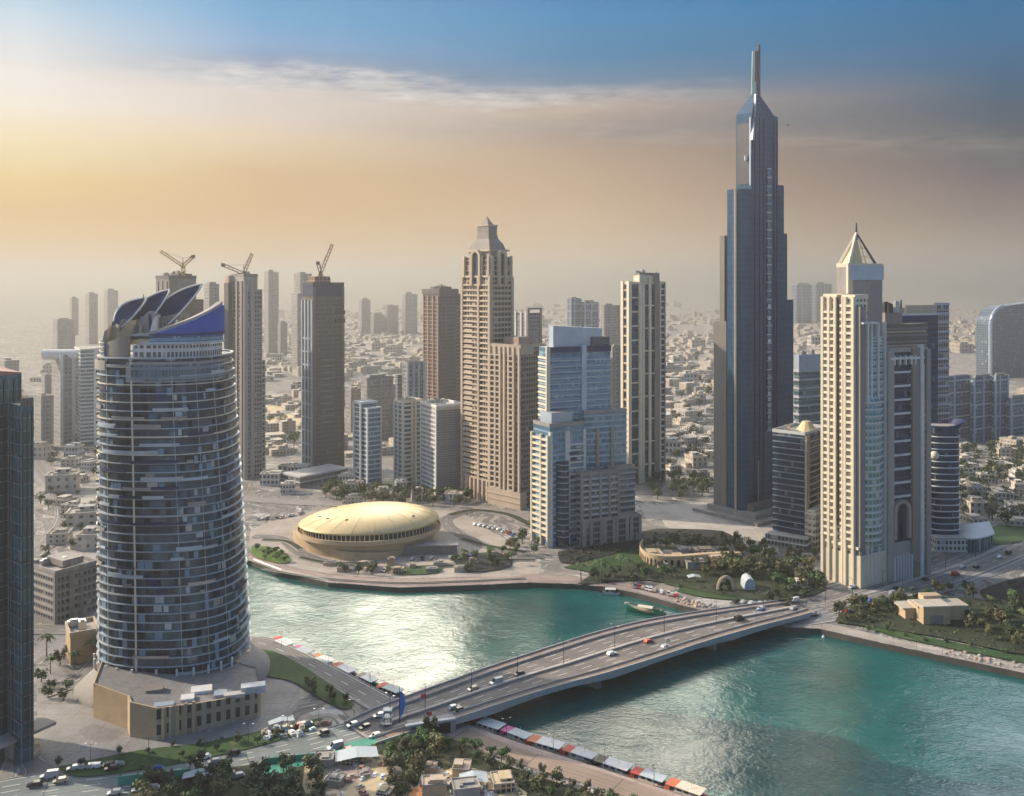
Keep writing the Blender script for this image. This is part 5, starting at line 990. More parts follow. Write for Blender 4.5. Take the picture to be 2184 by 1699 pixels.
# --- arched building at the far right, hazy
def arched():
    q = Q(2082, 2112, 2230, 806, 58); T = Tower('arched_block', 'hazy blue grey block with a rounded shoulder at the right edge', q); zt = q.z(655)
    m2 = MB(); prof = [(0, 0)] + [(q.R * .22 * (1 - math.cos(math.pi / 2 * i / 6)), zt - 30 + 30 * math.sin(math.pi / 2 * i / 6)) for i in range(7)] + [(q.R, zt + 9), (q.R, 0)]
    A = [q.p(u, 0) + Vector((0, 0, z)) for u, z in prof]; B = [q.p(u, q.L) + Vector((0, 0, z)) for u, z in prof]
    m2.face(A, [(u, z) for u, z in prof]); m2.face(list(reversed(B)), [(u, z) for u, z in reversed(prof)])
    for i in range(len(A)):
        j = (i + 1) % len(A); m2.face([A[i], B[i], B[j], A[j]], [(0, prof[i][1]), (q.L, prof[i][1]), (q.L, prof[j][1]), (0, prof[j][1])])
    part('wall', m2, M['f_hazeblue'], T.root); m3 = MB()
    for i in range(1, 7): m3.tube(A[i] + Vector((0, -1, 0)), A[i + 1] + Vector((0, -1, 0)), 3, n=6)
    m3.tube(A[0] + Vector((0, -1, 0)), A[1] + Vector((0, -1, 0)), 3, n=6); part('arch_rim', m3, M['blueslab'], T.root)
arched()

# --- hazy blocks: label, left, corner, right, top, foot, angle, facade
far_blocks = [
 ('pale slim distant tower immediately left of the grey unfinished tower pair', 436, 446, 466, 606, 860, 45, 'f_haze'),
 ('pale distant tower with a notched top between the two crane towers', 563, 572, 594, 580, 758, 50, 'f_haze'),
 ('short pale distant shaft at the foot of the notched pale tower', 592, 598, 612, 690, 760, 45, 'f_haze'),
 ('pale tall distant slab showing behind the dark brown tower', 627, 640, 664, 584, 790, 48, 'f_haze'),
 ('wider pale distant slab behind the left flank of the dark brown tower', 622, 634, 700, 626, 800, 50, 'f_haze'),
 ('flat topped distant tower, leftmost of the hazy four in the middle', 766, 771, 790, 640, 713, 50, 'f_haze'),
 ('lowest of the four hazy distant towers in the middle', 790, 797, 820, 672, 712, 50, 'f_haze'),
 ('rounded topped distant tower, third of the hazy four in the middle', 820, 826, 850, 652, 712, 50, 'f_haze'),
 ('broadest and rightmost of the hazy four distant towers in the middle', 858, 864, 890, 628, 713, 52, 'f_haze'),
 ('faint distant tower, leftmost above the left haze', 113, 122, 160, 682, 765, 48, 'f_haze'),
 ('faint short distant tower left of centre in the left haze', 148, 153, 167, 636, 716, 48, 'f_haze'),
 ('faint tallest distant tower in the left haze', 182, 190, 208, 627, 735, 48, 'f_haze'),
 ('faint flat distant tower in the left haze near the sails', 222, 229, 252, 620, 716, 48, 'f_haze'),
 ('faint low wide block at the far left edge of the haze', -10, 10, 40, 770, 850, 48, 'f_haze'),
 ('hazy grey slab left of the curved shoulder block', 74, 88, 112, 845, 960, 45, 'f_haze'),
 ('dim low slab far left behind the black glass tower', 88, 96, 108, 800, 900, 45, 'f_haze'),
 ('blue hazy flat tower, left one of the pair before the desert', 1210, 1217, 1240, 637, 800, 55, 'f_hazeblue'),
 ('blue hazy flat tower, right one of the pair before the desert', 1240, 1246, 1277, 645, 800, 55, 'f_hazeblue'),
 ('pale hazy slab tower just left of the striped tower top', 1281, 1288, 1322, 652, 820, 55, 'f_haze'),
 ('pale concrete slab between the blue tower and the striped tower', 1300, 1306, 1336, 740, 960, 60, 'f_haze'),
 ('flat distant block, left part of the far group right of the tallest tower', 1690, 1698, 1732, 608, 690, 55, 'f_hazeblue'),
 ('flat distant block, right part of the far group right of the tallest tower', 1732, 1740, 1775, 606, 688, 55, 'f_hazeblue'),
 ('blue hazy office block next to the navy drum at right', 2006, 2014, 2072, 805, 946, 58, 'f_hazeblue'),
 ('blue hazy tower with a slim fin in the right hand group', 2070, 2076, 2118, 806, 944, 58, 'f_hazeblue'),
 ('tallest narrow blue block of the right hand hazy group', 2116, 2122, 2150, 802, 942, 58, 'f_hazeblue'),
 ('dark blue block at the right picture edge in the hazy group', 2148, 2154, 2215, 850, 942, 60, 'f_hazeblue'),
 ('pale half built block between dark brown tower and teal block', 736, 748, 768, 830, 930, 50, 'f_haze'),
 ('pale half built block behind the slim teal block', 770, 782, 838, 806, 940, 50, 'f_haze'),
 ('pale low tower behind the small grey blocks', 806, 816, 850, 822, 905, 50, 'f_haze'),
]
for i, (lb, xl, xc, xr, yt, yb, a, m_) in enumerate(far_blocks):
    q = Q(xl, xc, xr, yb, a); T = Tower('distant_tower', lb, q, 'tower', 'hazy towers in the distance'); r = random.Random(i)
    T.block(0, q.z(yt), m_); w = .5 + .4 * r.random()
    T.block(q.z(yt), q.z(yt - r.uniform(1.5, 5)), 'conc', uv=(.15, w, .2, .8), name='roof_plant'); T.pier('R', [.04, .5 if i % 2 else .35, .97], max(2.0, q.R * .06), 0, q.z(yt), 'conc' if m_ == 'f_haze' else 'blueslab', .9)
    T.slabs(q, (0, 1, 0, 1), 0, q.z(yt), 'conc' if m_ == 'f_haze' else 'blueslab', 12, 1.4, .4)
# white curved shoulder block and pale slatted tower at left
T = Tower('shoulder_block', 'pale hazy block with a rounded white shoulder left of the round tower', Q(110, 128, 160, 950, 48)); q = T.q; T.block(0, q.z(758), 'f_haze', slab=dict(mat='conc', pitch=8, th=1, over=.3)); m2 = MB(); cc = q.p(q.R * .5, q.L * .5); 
m2.tube((cc.x - 16, cc.y - 8, q.z(758)), (cc.x + 18, cc.y - 4, q.z(758)), 5, n=12); part('rounded_roof', m2, M['white'], T.root); T.pier('R', [.1, .9], 3, 0, q.z(758), 'white', .8)
T = Tower('slatted_tower', 'pale teal tower of close white slats at the left edge of the round tower', Q(160, 172, 215, 952, 58)); q = T.q; T.block(0, q.z(745), 'f_teal', slab=dict(mat='whiteslab', pitch=3.7, th=1.4, over=.6)); T.pier('R', [.75], 3.5, 0, q.z(744), 'white', 1.2)
# grey apartment block between the black glass tower and the round tower
T = Tower('apartment_block', 'grey flat roofed apartment block between the black glass tower and the round tower', Q(60, 118, 208, 1332, 35), 'building'); q = T.q
T.block(0, q.z(1222), 'f_grey', parapet=('conc', .8), roof='roofpale'); T.strips('R', 0, 1, 3.4, q.z(1230), 3.6, .9, 'conc', .8); T.strips('L', 0, 1, 3.4, q.z(1230), 3.6, .9, 'conc', .8); T.pier('R', [.0, .35, .6, 1.0], 1.6, 0, q.z(1222), 'taupe', .9); T.block(q.z(1222), q.z(1208), 'taupe', uv=(.3, .8, .2, .8), name='penthouse_wall'); T.plant(q.z(1222), 4)
T = Tower('stone_wall_building', 'low tan walled building with a pale sloping roof beside the curved side road', Q(140, 150, 212, 1420, 58), 'building'); q = T.q; T.block(0, 13, 'sand_stone', parapet=('tan', .6)); T.plant(13, 2)
# ------------------------------------------------------------------ gold oval hall by the water
def oval_hall():
    cx, cy = (788 - CX) * 573.0 / F, 573.0; root = thing('oval_hall', (cx, cy, 0), 'gold cream lens shaped hall on a round sand stone base beside the water', 'building'); rot = math.radians(11)
    def ell(a, b, z, n=64, a0=0, a1=360, dz=0.0):
        out = []
        for i in range(n + 1):
            t = math.radians(a0 + (a1 - a0) * i / n); x, y = a * math.cos(t), b * math.sin(t)
            out.append(Vector((cx + x * math.cos(rot) - y * math.sin(rot), cy + x * math.sin(rot) + y * math.cos(rot), z + dz * math.cos(t))))
        return out
    us = [i * 3.6 for i in range(65)]
    m = MB(); m.grid([ell(38, 33.5, 0), ell(40.5, 35.5, 8.2)], sm=False, uvs=[[(u, z) for u in us] for z in (0, 8)]); part('base_wall', m, M['sand_stone'], root)
    m = MB(); m.grid([ell(40.4, 35.4, 7.8), ell(43.6, 37, 8.4), ell(43.6, 37, 11.0), ell(42.9, 36.3, 11.0), ell(42.9, 36.3, 9.2), ell(36, 30, 9.2)], sm=False); part('terrace_ring', m, M['sand_stone'], root)
    m = MB(); m.grid([ell(38.5, 32.5, 9.2), ell(38.5, 32.5, 13.6)], sm=False, uvs=[[(u, z) for u in us] for z in (0, 8.5)]); part('glass_wall', m, M['f_colon'], root)
    for i in range(90):
        t = i * 4.0; p = ell(39.4, 33.4, 9.2, 1, t, t + 1)[0]; m = MB(); m.tube((p.x, p.y, 9.2), (p.x, p.y, 13.7), .28, n=5, cap=False); part('column', m, M['cream'], root)
    prof = [(.90, 12.9, 0), (.97, 13.2, .3), (1.0, 13.8, .6), (.985, 14.7, .8), (.94, 16.0, 1), (.86, 17.5, 1), (.74, 19.1, 1), (.58, 20.5, .8), (.40, 21.5, .5), (.2, 22.1, .2), (.01, 22.3, 0)]
    m = MB(); m.grid([ell(42.5 * s, 33.5 * s, z, dz=.9 * k) for s, z, k in prof], sm=True); d_ = part('lens_roof', m, M['gold'], root)
    m = MB(); m.grid([ell(36, 30, 13.5), ell(42.5 * .9, 33.5 * .9, 12.95)], sm=False); part('soffit', m, M['tan'], root)
    for t0 in range(-160, 20, 18):                        # panel joints and small vents on the shell
        m = MB(); l = [ell(42.5 * s, 33.5 * s, z + .03, 1, t0 + 6 * (1 - s), t0 + 6 * (1 - s) + 1, dz=.9 * k)[0] for s, z, k in prof[2:8]]
        for a, b in zip(l, l[1:]): m.tube(a, b, .09, n=3, cap=False)
        part('panel_joint', m, M['tan'], root)
    for a, s in ((100, .7), (200, .74), (215, .72), (150, .55), (240, .66), (300, .8), (320, .78)):
        i = min(range(len(prof)), key=lambda j: abs(prof[j][0] - s)); p = ell(42.5 * s, 33.5 * s, prof[i][1] + .2, 1, a, a + 1)[0]; m = MB(); m.box(p, 1.8, .7, .5, .4); part('roof_vent', m, M['taupe'], root)
    # swept retaining wall and ramp round the left and the front
    m = MB(); l = smooth(pts([(625, 1136), (632, 1160), (690, 1184), (731, 1196), (800, 1196), (850, 1188)]), 5); hts = [7.6 - 4 * i / (len(l) - 1) for i in range(len(l))]
    m.grid([[Vector((p.x, p.y, 0)) for p in l], [Vector((p.x, p.y, h)) for p, h in zip(l, hts)], [Vector((p.x + .3, p.y + 1.2, h)) for p, h in zip(l, hts)], [Vector((p.x + .3, p.y + 1.2, 0)) for p in l]], sm=False); part('retaining_wall', m, M['sand_stone'], root)
    m = MB(); a = G(868, 1184); m.box((a.x + 12, a.y + 4, 0), 34, 9, 5.2, .05); part('annex_wall', m, M['taupe'], root); m = MB(); m.box((a.x + 12, a.y + 4, 5.2), 35, 10, .5, .05); part('annex_roof', m, M['paving_grey'], root)
oval_hall()

# ------------------------------------------------------------------ low buildings
def house_mesh(r, kind):
    mb = MB(); w, d_, h = r.uniform(8, 15), r.uniform(8, 13), r.choice([3.6, 6.6, 7.2])
    mb.box((0, 0, 0), w, d_, h, m=0, mt=1)
    for k in range(r.choice([1, 1, 2])):
        ww, dd_, hh = w * r.uniform(.35, .6), d_ * r.uniform(.4, .7), h + r.uniform(.8, 2.8); mb.box((r.uniform(-.2, .2) * w, r.uniform(-.2, .2) * d_, h), ww, dd_, hh - h, m=0, mt=1)
    mb.box((w * .5 + 1.6, r.uniform(-2, 2), 0), 3.2, d_ * .6, 3.0, m=0, mt=1)
    for x, y, sx, sy in ((0, -d_ / 2, w, .25), (0, d_ / 2, w, .25), (-w / 2, 0, .25, d_), (w / 2, 0, .25, d_)): mb.box((x, y, h - .1), sx + .3, sy + .3, .7, m=2)
    mb.box((-.25 * w, .2 * d_, h), 1.6, 1.6, 1.3, m=2)
    return mb
HM = []
rr = random.Random(21)
for i in range(8):
    wl = [M['f_house'], M['f_house'], M['f_white'], M['f_cream']][i % 4]
    HM.append(house_mesh(rr, i).mesh('low_house', [wl, [M['roofpale'], M['roof'], M['villa']][i % 3], M['villa']]))
for me in HM: pass
SOLID = []   # footprints to keep clear: big things
def scatter(poly, n, dmin, r, taken):
    l = [(p.x, p.y) for p in pts(poly)]; xs = [p[0] for p in l]; ys = [p[1] for p in l]; out = []; tries = 0
    wp = [(p.x, p.y) for p in water_poly]
    while len(out) < n and tries < n * 60:
        tries += 1; X, Y = r.uniform(min(p[0] for p in poly), max(p[0] for p in poly)), r.uniform(min(p[1] for p in poly), max(p[1] for p in poly)); g = G(X, Y); p = (g.x, g.y)
        if not inside(p, l) or inside(p, wp): continue
        if any((p[0] - o[0]) ** 2 + (p[1] - o[1]) ** 2 < dmin * dmin for o in taken): continue
        taken.append(p); out.append(p)
    return out
HT = []
HV = [house_mesh(rr, i).mesh('low_house', [[M['sand_stone'], M['tan'], M['f_tan'], M['conc']][i % 4], M[('tan', 'roof', 'sandlot', 'conc')[i % 4]], M['conc']]) for i in range(6)]
def houses(poly, n, dmin, label, group, s=(0.8, 1.3), seed=0, rot=None, meshes=None):
    r = random.Random(seed)
    for x, y in scatter(poly, n, dmin, r, HT):
        k = r.uniform(*s); o = link('low_house', r.choice(meshes or HM), None, (x, y, 0), (r.choice([0, 1.57, 3.14]) + (r.uniform(-.3, .3) if rot is None else rot)), (k, k * r.uniform(.8, 1.3), k * r.uniform(.8, 1.1))); tag(o, label, 'house', group)
houses([(2045, 960), (2300, 945), (2300, 1120), (2120, 1125), (2046, 1110)], 60, 24, 'pale flat roofed villa among trees beyond the highway at right', 'villas among the trees at right', (.9, 1.3), 1)
houses([(80, 960), (205, 960), (200, 1180), (85, 1180)], 12, 24, 'pale low building by the curved pale road left of the round tower', 'low buildings left of the round tower', (.9, 1.7), 2)
houses([(560, 1000), (645, 1000), (640, 1060), (560, 1060)], 10, 30, 'grey low shed on the building site below the dark brown tower', 'sheds on the building site', (1, 1.6), 3)
houses([(735, 1030), (990, 1062), (980, 1082), (740, 1074)], 12, 24, 'low pale building among trees behind the gold oval hall', 'low buildings behind the oval hall', (.7, 1.1), 4)
houses([(1425, 880), (1520, 880), (1520, 1035), (1425, 1035)], 14, 35, 'low pale building on sand between the striped tower and the tallest tower', 'low buildings between two tall towers', (1, 1.6), 5)
houses([(570, 740), (1320, 720), (1320, 840), (570, 860)], 34, 60, 'sandy low building far out on the desert plain in the middle', 'low buildings on the middle plain', (1.3, 2.8), 6)
houses([(1425, 660), (1530, 660), (1530, 870), (1425, 870)], 24, 60, 'sandy low building on the plain left of the tallest tower', 'low buildings left of the tallest tower', (1.3, 2.6), 7)
houses([(1700, 650), (2300, 660), (2300, 790), (1700, 760)], 36, 70, 'faint low building on the hazy plain at far right', 'low buildings on the right plain', (1.6, 3.2), 8)
houses([(560, 660), (1540, 650), (1540, 700), (560, 700)], 26, 130, 'faint low building near the dusty horizon', 'low buildings near the horizon', (2, 4), 9)
houses([(0, 800), (210, 780), (210, 950), (0, 960)], 22, 50, 'dust veiled low building in the glare at far left', 'low buildings in the left glare', (1.2, 2.4), 12)
houses([(665, 1625), (840, 1610), (860, 1720), (660, 1720)], 15, 9, 'small sandy villa at the bottom edge, left of the olive trees', 'villas at the bottom left of the quay', (.32, .58), 10, None, HV)
houses([(900, 1645), (1080, 1655), (1130, 1740), (880, 1740)], 15, 9, 'small sandy villa at the bottom edge, right of the olive trees', 'villas at the bottom beside the hedge', (.32, .58), 11, None, HV)
houses([(1385, 1180), (1575, 1182), (1600, 1208), (1400, 1216)], 12, 11, 'sand coloured low pavilion of the walled garden hotel in the park', 'pavilions of the garden hotel', (.5, .8), 13, 0.1, HV)
houses([(1700, 1225), (1750, 1225), (1750, 1262), (1700, 1262)], 3, 13, 'pale kiosk in the trees left of the cream pyramid tower foot', 'kiosks by the cream tower', (.5, .7), 14)
houses([(700, 1206), (1020, 1203), (1010, 1226), (720, 1222)], 13, 11, 'flat roofed kiosk on the terrace below the gold oval hall', 'kiosks below the oval hall', (.35, .6), 15, 0.08, HV)

def far_blocks_mass(label, n, seed, d0, d1, x0, x1, hmax, mats, name='distant_low_blocks'):
    r = random.Random(seed); mb = MB(); wp = None
    for i in range(n):
        dd_ = d0 * (d1 / d0) ** r.random(); X = r.uniform(x0, x1)
        if dd_ > 1700 and X < 420: continue
        g = Vector(((X - CX) * dd_ / F, dd_, 0))
        if noise.noise(Vector((g.x * .0016, g.y * .0011, seed))) < (-.12 if dd_ < 2200 else -.3): continue
        cell = 46.0; ang = .5; u = g.x * math.cos(ang) + g.y * math.sin(ang); v = -g.x * math.sin(ang) + g.y * math.cos(ang); u = round(u / cell) * cell + r.uniform(-13, 13); v = round(v / cell) * cell + r.uniform(-13, 13)
        x, y = u * math.cos(ang) - v * math.sin(ang), u * math.sin(ang) + v * math.cos(ang)
        if y < d0 * .97: continue
        w, dp, h = r.uniform(10, 24), r.uniform(9, 20), r.choice([4, 4, 7, 7, 8, 11, 14]) * r.uniform(.8, hmax) * (1 if y < 1700 else .55); mb.box((x, y, 0), w, dp, h, ang + r.choice([0, 1.5708]), 0, r.choice([1, 1, 2]))
        if r.random() < .6: mb.box((x + r.uniform(-3, 3), y + r.uniform(-3, 3), h), w * .35, dp * .35, 2.5, ang, 0, 1)
    o = struct(name, mb, [M[m_] for m_ in mats], 'stuff', label)
far_blocks_mass('hazy carpet of low city blocks reaching to the horizon', 6500, 3, 1350, 5200, -300, 2500, 1.2, ('f_house', 'villa', 'roofpale'))
far_blocks_mass('low city blocks on the plain behind the towers', 420, 5, 860, 1350, 540, 2300, 1.0, ('f_house', 'villa', 'roofpale'))
# garden hotel enclosure: curved wall with arches
def enclosure():
    l = smooth(pts([(1372, 1176), (1366, 1190), (1385, 1207), (1440, 1212), (1520, 1206), (1580, 1204)]), 5); root = thing('arcade_wall', l[8], 'curved sand coloured arcade wall enclosing the garden hotel in the park', 'wall')
    m = MB(); m.grid([[Vector((p.x, p.y, 0)) for p in l], [Vector((p.x, p.y, 6.5)) for p in l], [Vector((p.x, p.y + 3.5, 6.5)) for p in l], [Vector((p.x, p.y + 3.5, 0)) for p in l]], sm=False); part('wall', m, M['sand_stone'], root)
    for i in range(1, len(l) - 1):
        a, b = l[i], l[i + 1]; dd_ = (b - a).normalized(); c_ = a.lerp(b, .5) - Vector((-dd_.y, dd_.x, 0)) * .12; m = MB(); w = (b - a).length * .25
        ps = [(-w, .3), (w, .3), (w, 3.4), (w * .5, 4.4), (-w * .5, 4.4), (-w, 3.4)]; m.face([Vector((c_.x + dd_.x * s, c_.y + dd_.y * s, z)) for s, z in ps]); part('arch_opening', m, M['black'], root)
enclosure()
# sand stone lodge on the right bank
def lodge():
    a = G(1998, 1336); root = thing('stone_lodge', a, 'sand coloured stone lodge with a shaded porch among trees on the right bank', 'building'); m = MB()
    def b(x, y, z, sx, sy, sz, nm, mt): mm = MB(); mm.box((a.x + x, a.y + y, z), sx, sy, sz, .08); part(nm, mm, M[mt], root)
    b(0, 5, 0, 13, 9, 8.5, 'wall', 'sand_stone'); b(5, 10, 0, 24, 9, 7, 'wall', 'sand_stone'); b(-6, 12, 0, 12, 9, 5.5, 'wall', 'sand_stone'); b(14, 13, 0, 10, 8, 4.5, 'wall', 'sand_stone'); b(5, 10, 7, 25, 10, .6, 'roof', 'villa'); b(0, 5, 8.5, 14, 10, .7, 'roof', 'villa'); b(3, 14, 7.6, 9, 5, 2.6, 'roof_room', 'sand_stone'); b(-7, 12, 5.5, 13, 10, .5, 'roof', 'villa'); b(14, 13, 4.5, 11, 9, .5, 'roof', 'villa')
    b(.6, .4, .2, 7, .3, 4.6, 'doorway', 'taupe'); b(3.6, .2, 0, .8, .8, 5, 'post', 'sand_stone'); b(-10.4, 7.3, 1, 2, .3, 2.4, 'window', 'black'); b(-6, 7.3, 1, 2, .3, 2.4, 'window', 'black'); b(15, 8.8, 1, 2, .3, 2, 'window', 'black')
lodge()
# white marquee and leafy dome
a = G(1600, 1262); tt = thing('white_tent', a, 'white arched marquee tent beside the round leafy arbour in the park', 'tent'); m = MB(); rows = []
for j in (0, 9): rows.append([Vector((a.x - 2.8 + 5.6 * (1 - math.cos(math.pi * i / 10)) / 2, a.y + j, 6.5 * math.sin(math.pi * i / 10) ** .5)) for i in range(11)])
m.grid(rows, sm=True); m.face(rows[0]); m.face(list(reversed(rows[1]))); part('canvas', m, M['tentwhite'], tt)
for i in (0, 3, 5, 7, 10):
    m = MB(); m.tube(rows[0][i], rows[1][i] + Vector((0, .01, 0)), .15, n=4); part('rib', m, M['whiteslab'], tt)
a = G(1548, 1262); tt = thing('arbour', a, 'brown round arch arbour overgrown with leaves left of the white tent', 'arbour'); m = MB(); l = [Vector((a.x + 4.0 * math.cos(math.pi * i / 14), a.y, 1 + 6.5 * math.sin(math.pi * i / 14))) for i in range(15)]
for p, q_ in zip(l, l[1:]): m.tube(p, q_, .9, n=6)
part('arch', m, M['tan'], tt); m = MB()
r = random.Random(5)
for i in range(260):
    t = r.uniform(0, math.pi); k = r.uniform(.2, 1) ** .5; p = Vector((a.x + 4.0 * k * math.cos(t), a.y + r.uniform(.3, 4), .6 + 6.4 * k * math.sin(t))); d1 = Vector((r.uniform(-1, 1), r.uniform(-1, 1), r.uniform(-1, 1))).normalized(); d2 = d1.cross(Vector((r.random(), r.random(), .3))).normalized(); m.face([p, p + d1 * .9, p + d1 * .9 + d2 * .7, p + d2 * .7])
part('foliage', m, M['leaf_dark'], tt)
# green hoarding boxes by the lower left road, red brick yard
for (x, y, w, h_, mt, lb) in ((680, 1622, 34, 2.6, 'green_screen', 'long dark green site hoarding beside the lower road'), (330, 1668, 22, 3, 'green_screen', 'green hoarding with a dark face at the bottom left roadside')):
    a = G(x, y); root = thing('hoarding', a, lb, 'hoarding'); m = MB(); m.box((a.x, a.y, 0), w, .4, h_, .22); part('panel', m, M[mt], root)
    for i in range(5): m = MB(); m.box((a.x + (i - 2) * w / 4.2 * math.cos(.22), a.y + (i - 2) * w / 4.2 * math.sin(.22) + .5, 0), .3, .5, h_ + .3, .22); part('post', m, M['darksteel'], root)

# ------------------------------------------------------------------ trees
def crown_mesh(seed, n, rx, rz, zc, leaf, clumps=7, mat='leaf_dark', name='crown'):
    r = random.Random(seed); mb = MB(); cs = []
    for i in range(clumps):
        t = r.uniform(0, 6.28); k = r.uniform(.2, .72); cs.append((Vector((rx * k * math.cos(t), rx * k * math.sin(t), zc + rz * r.uniform(-.5, .6))), r.uniform(.38, .62)))
    for i in range(n):
        c_, s = r.choice(cs); dv = Vector((r.gauss(0, 1), r.gauss(0, 1), r.gauss(0, 1))).normalized() * (r.random() ** .4)
        p = c_ + Vector((dv.x * rx * s, dv.y * rx * s, dv.z * rz * s)); nm = (dv + Vector((r.uniform(-.6, .6), r.uniform(-.6, .6), r.uniform(-.2, .9)))).normalized()
        e1 = nm.orthogonal().normalized(); e2 = nm.cross(e1); an = r.uniform(0, 3); e1, e2 = e1 * math.cos(an) + e2 * math.sin(an), e2 * math.cos(an) - e1 * math.sin(an); w = leaf * r.uniform(.6, 1.3)
        mb.face([p - e1 * w - e2 * w * .5, p + e1 * w * .3 - e2 * w, p + e1 * w + e2 * w * .5, p - e1 * w * .2 + e2 * w])
    return mb.mesh(name, M[mat])
def trunk_mesh(seed, h, r0, name='trunk'):
    r = random.Random(seed); mb = MB(); mid = Vector((r.uniform(-.3, .3), r.uniform(-.3, .3), h * .5)); mb.tube((0, 0, -.2), mid, r0, r0 * .75, n=6); top = mid + Vector((r.uniform(-.3, .3), r.uniform(-.3, .3), h * .35)); mb.tube(mid, top, r0 * .75, r0 * .4, n=6)
    for i in range(4):
        a = i * 1.57 + r.random(); mb.tube(mid.lerp(top, r.random() * .6), mid + Vector((math.cos(a) * h * .35, math.sin(a) * h * .35, h * .45)), r0 * .45, r0 * .15, n=4)
    return mb.mesh(name, M['bark'])
PROTO = []
for i, (n, rx, rz, zc, lf, mt, th) in enumerate(((420, 3.6, 2.6, 4.6, .42, 'leaf_dark', 5), (420, 4.0, 2.8, 4.8, .44, 'leaf_olive', 5), (380, 3.2, 3.0, 4.8, .40, 'leaf_dark', 5), (420, 4.2, 2.4, 4.4, .44, 'leaf_green', 4.6), (360, 2.8, 3.4, 5.2, .38, 'leaf_olive', 5.4))):
    PROTO.append((crown_mesh(100 + i, n, rx, rz, zc, lf, 8, mt), trunk_mesh(i, th, .28)))
def palm_meshes():
    mb = MB(); r = random.Random(3)
    for i in range(15):
        a = i * 2.4; l = r.uniform(2.6, 3.4); up = r.uniform(.2, 1.6); prev = None
        for j in range(6):
            t = j / 5; p = Vector((math.cos(a) * l * t, math.sin(a) * l * t, 8 + up * t * 1.6 - 2.6 * t * t)); w = .55 * math.sin(math.pi * min(1, t * .8 + .2)) ; s = Vector((-math.sin(a), math.cos(a), 0)) * w
            if prev: mb.face([prev[0], prev[1], p + s - Vector((0, 0, .25)), p]); mb.face([prev[2], prev[0], p, p - s - Vector((0, 0, .25))])
            prev = (p, p + s - Vector((0, 0, .25)), p - s - Vector((0, 0, .25)))
    tm = MB(); tm.tube((0, 0, -.2), (.2, .1, 4.2), .26, .2, n=6); tm.tube((.2, .1, 4.2), (.1, 0, 8.1), .2, .17, n=6)
    return mb.mesh('crown', M['leaf_green']), tm.mesh('trunk', M['bark'])
PALM = palm_meshes(); TT = []
def tree_mass(poly, n, dmin, label, seed, protos=(0, 1, 2), s=(1.0, 1.8), name='distant_trees'):
    r = random.Random(seed); mb = MB()
    for x, y in scatter(poly, n, dmin, r, TT):
        me = PROTO[r.choice(protos)]; k = r.uniform(*s); cs, sn = math.cos(k * 40), math.sin(k * 40)
        for pi, mesh in enumerate(me):
            for f in list(mesh.polygons)[::1 if pi else 2]:
                mb.face([(x + k * (mesh.vertices[v].co.x * cs - mesh.vertices[v].co.y * sn), y + k * (mesh.vertices[v].co.x * sn + mesh.vertices[v].co.y * cs), k * mesh.vertices[v].co.z) for v in f.vertices], None, pi)
    o = struct(name, mb, [M['leaf_dark'], M['bark']], 'stuff', label)
def tree(x, y, proto, label, group, s, rz, name='tree', cat='tree', z=0.0):
    root = thing(name, (x, y, z), label, cat, group, rz, (s, s, s)); link('crown', proto[0], root); link('trunk', proto[1], root); return root
def trees(poly, n, dmin, label, group, seed, protos=(0, 1, 2, 3, 4), s=(.7, 1.2), palms=0.0):
    r = random.Random(seed)
    for x, y in scatter(poly, n, dmin, r, TT):
        if r.random() < palms: tree(x, y, PALM, label.replace('tree', 'palm'), group.replace('trees', 'palms'), r.uniform(.8, 1.2), r.uniform(0, 6), 'palm_tree', 'palm')
        else: tree(x, y, PROTO[r.choice(protos)], label, group, r.uniform(*s), r.uniform(0, 6))
trees([(1235, 1240), (1330, 1212), (1420, 1222), (1430, 1245), (1300, 1246)], 14, 6.5, 'bushy tree in the park left of the arcade wall', 'trees left of the arcade wall', 30, s=(.7, 1.1), palms=.2)
trees([(1470, 1210), (1600, 1210), (1720, 1215), (1755, 1255), (1660, 1265), (1640, 1240), (1500, 1232)], 34, 6.5, 'dark bushy tree in the park behind the white tent', 'trees behind the white tent', 31, s=(.8, 1.3))
trees([(1395, 1165), (1560, 1160), (1640, 1180), (1740, 1190), (1740, 1212), (1600, 1200), (1450, 1178)], 24, 8, 'dark tree behind the garden hotel', 'trees behind the garden hotel', 32, s=(.8, 1.3))
trees([(1630, 1270), (1700, 1265), (1740, 1280), (1680, 1292), (1620, 1288)], 7, 6, 'low tree at the park corner where the bridge lands', 'trees where the bridge lands', 33, s=(.6, .9))
trees([(1775, 1310), (1830, 1292), (1960, 1282), (1985, 1310), (1880, 1310), (1840, 1330), (1780, 1326)], 26, 6, 'olive brown tree between the right bank and the highway', 'trees between bank and highway', 34, (1, 4, 2), (.6, 1.05))
trees([(2060, 1300), (2184, 1290), (2250, 1330), (2220, 1390), (2120, 1376), (2050, 1350)], 26, 6.5, 'dark tree on the right bank beyond the stone lodge', 'trees beyond the stone lodge', 35, s=(.7, 1.25), palms=.15)
trees([(1940, 1268), (2060, 1252), (2080, 1285), (1990, 1282)], 5, 8, 'dark tree behind the stone lodge', 'trees behind the stone lodge', 36, s=(.7, 1.1))
trees([(1830, 1336), (2000, 1366), (2184, 1405), (2184, 1412), (1990, 1374), (1830, 1344)], 12, 8, 'small shrub tree in the hedge strip of the right quay', 'trees in the right quay strip', 37, (0, 3), (.3, .5))
tree_mass([(2046, 965), (2250, 955), (2250, 1120), (2120, 1128), (2046, 1105)], 90, 11, 'dark trees filling the gaps between the pale villas at right', 38, s=(1.0, 1.7))
trees([(690, 1048), (1000, 1062), (990, 1086), (800, 1078), (690, 1070)], 46, 9, 'dark tree in the belt behind the gold oval hall', 'trees behind the oval hall', 39, s=(.9, 1.5))
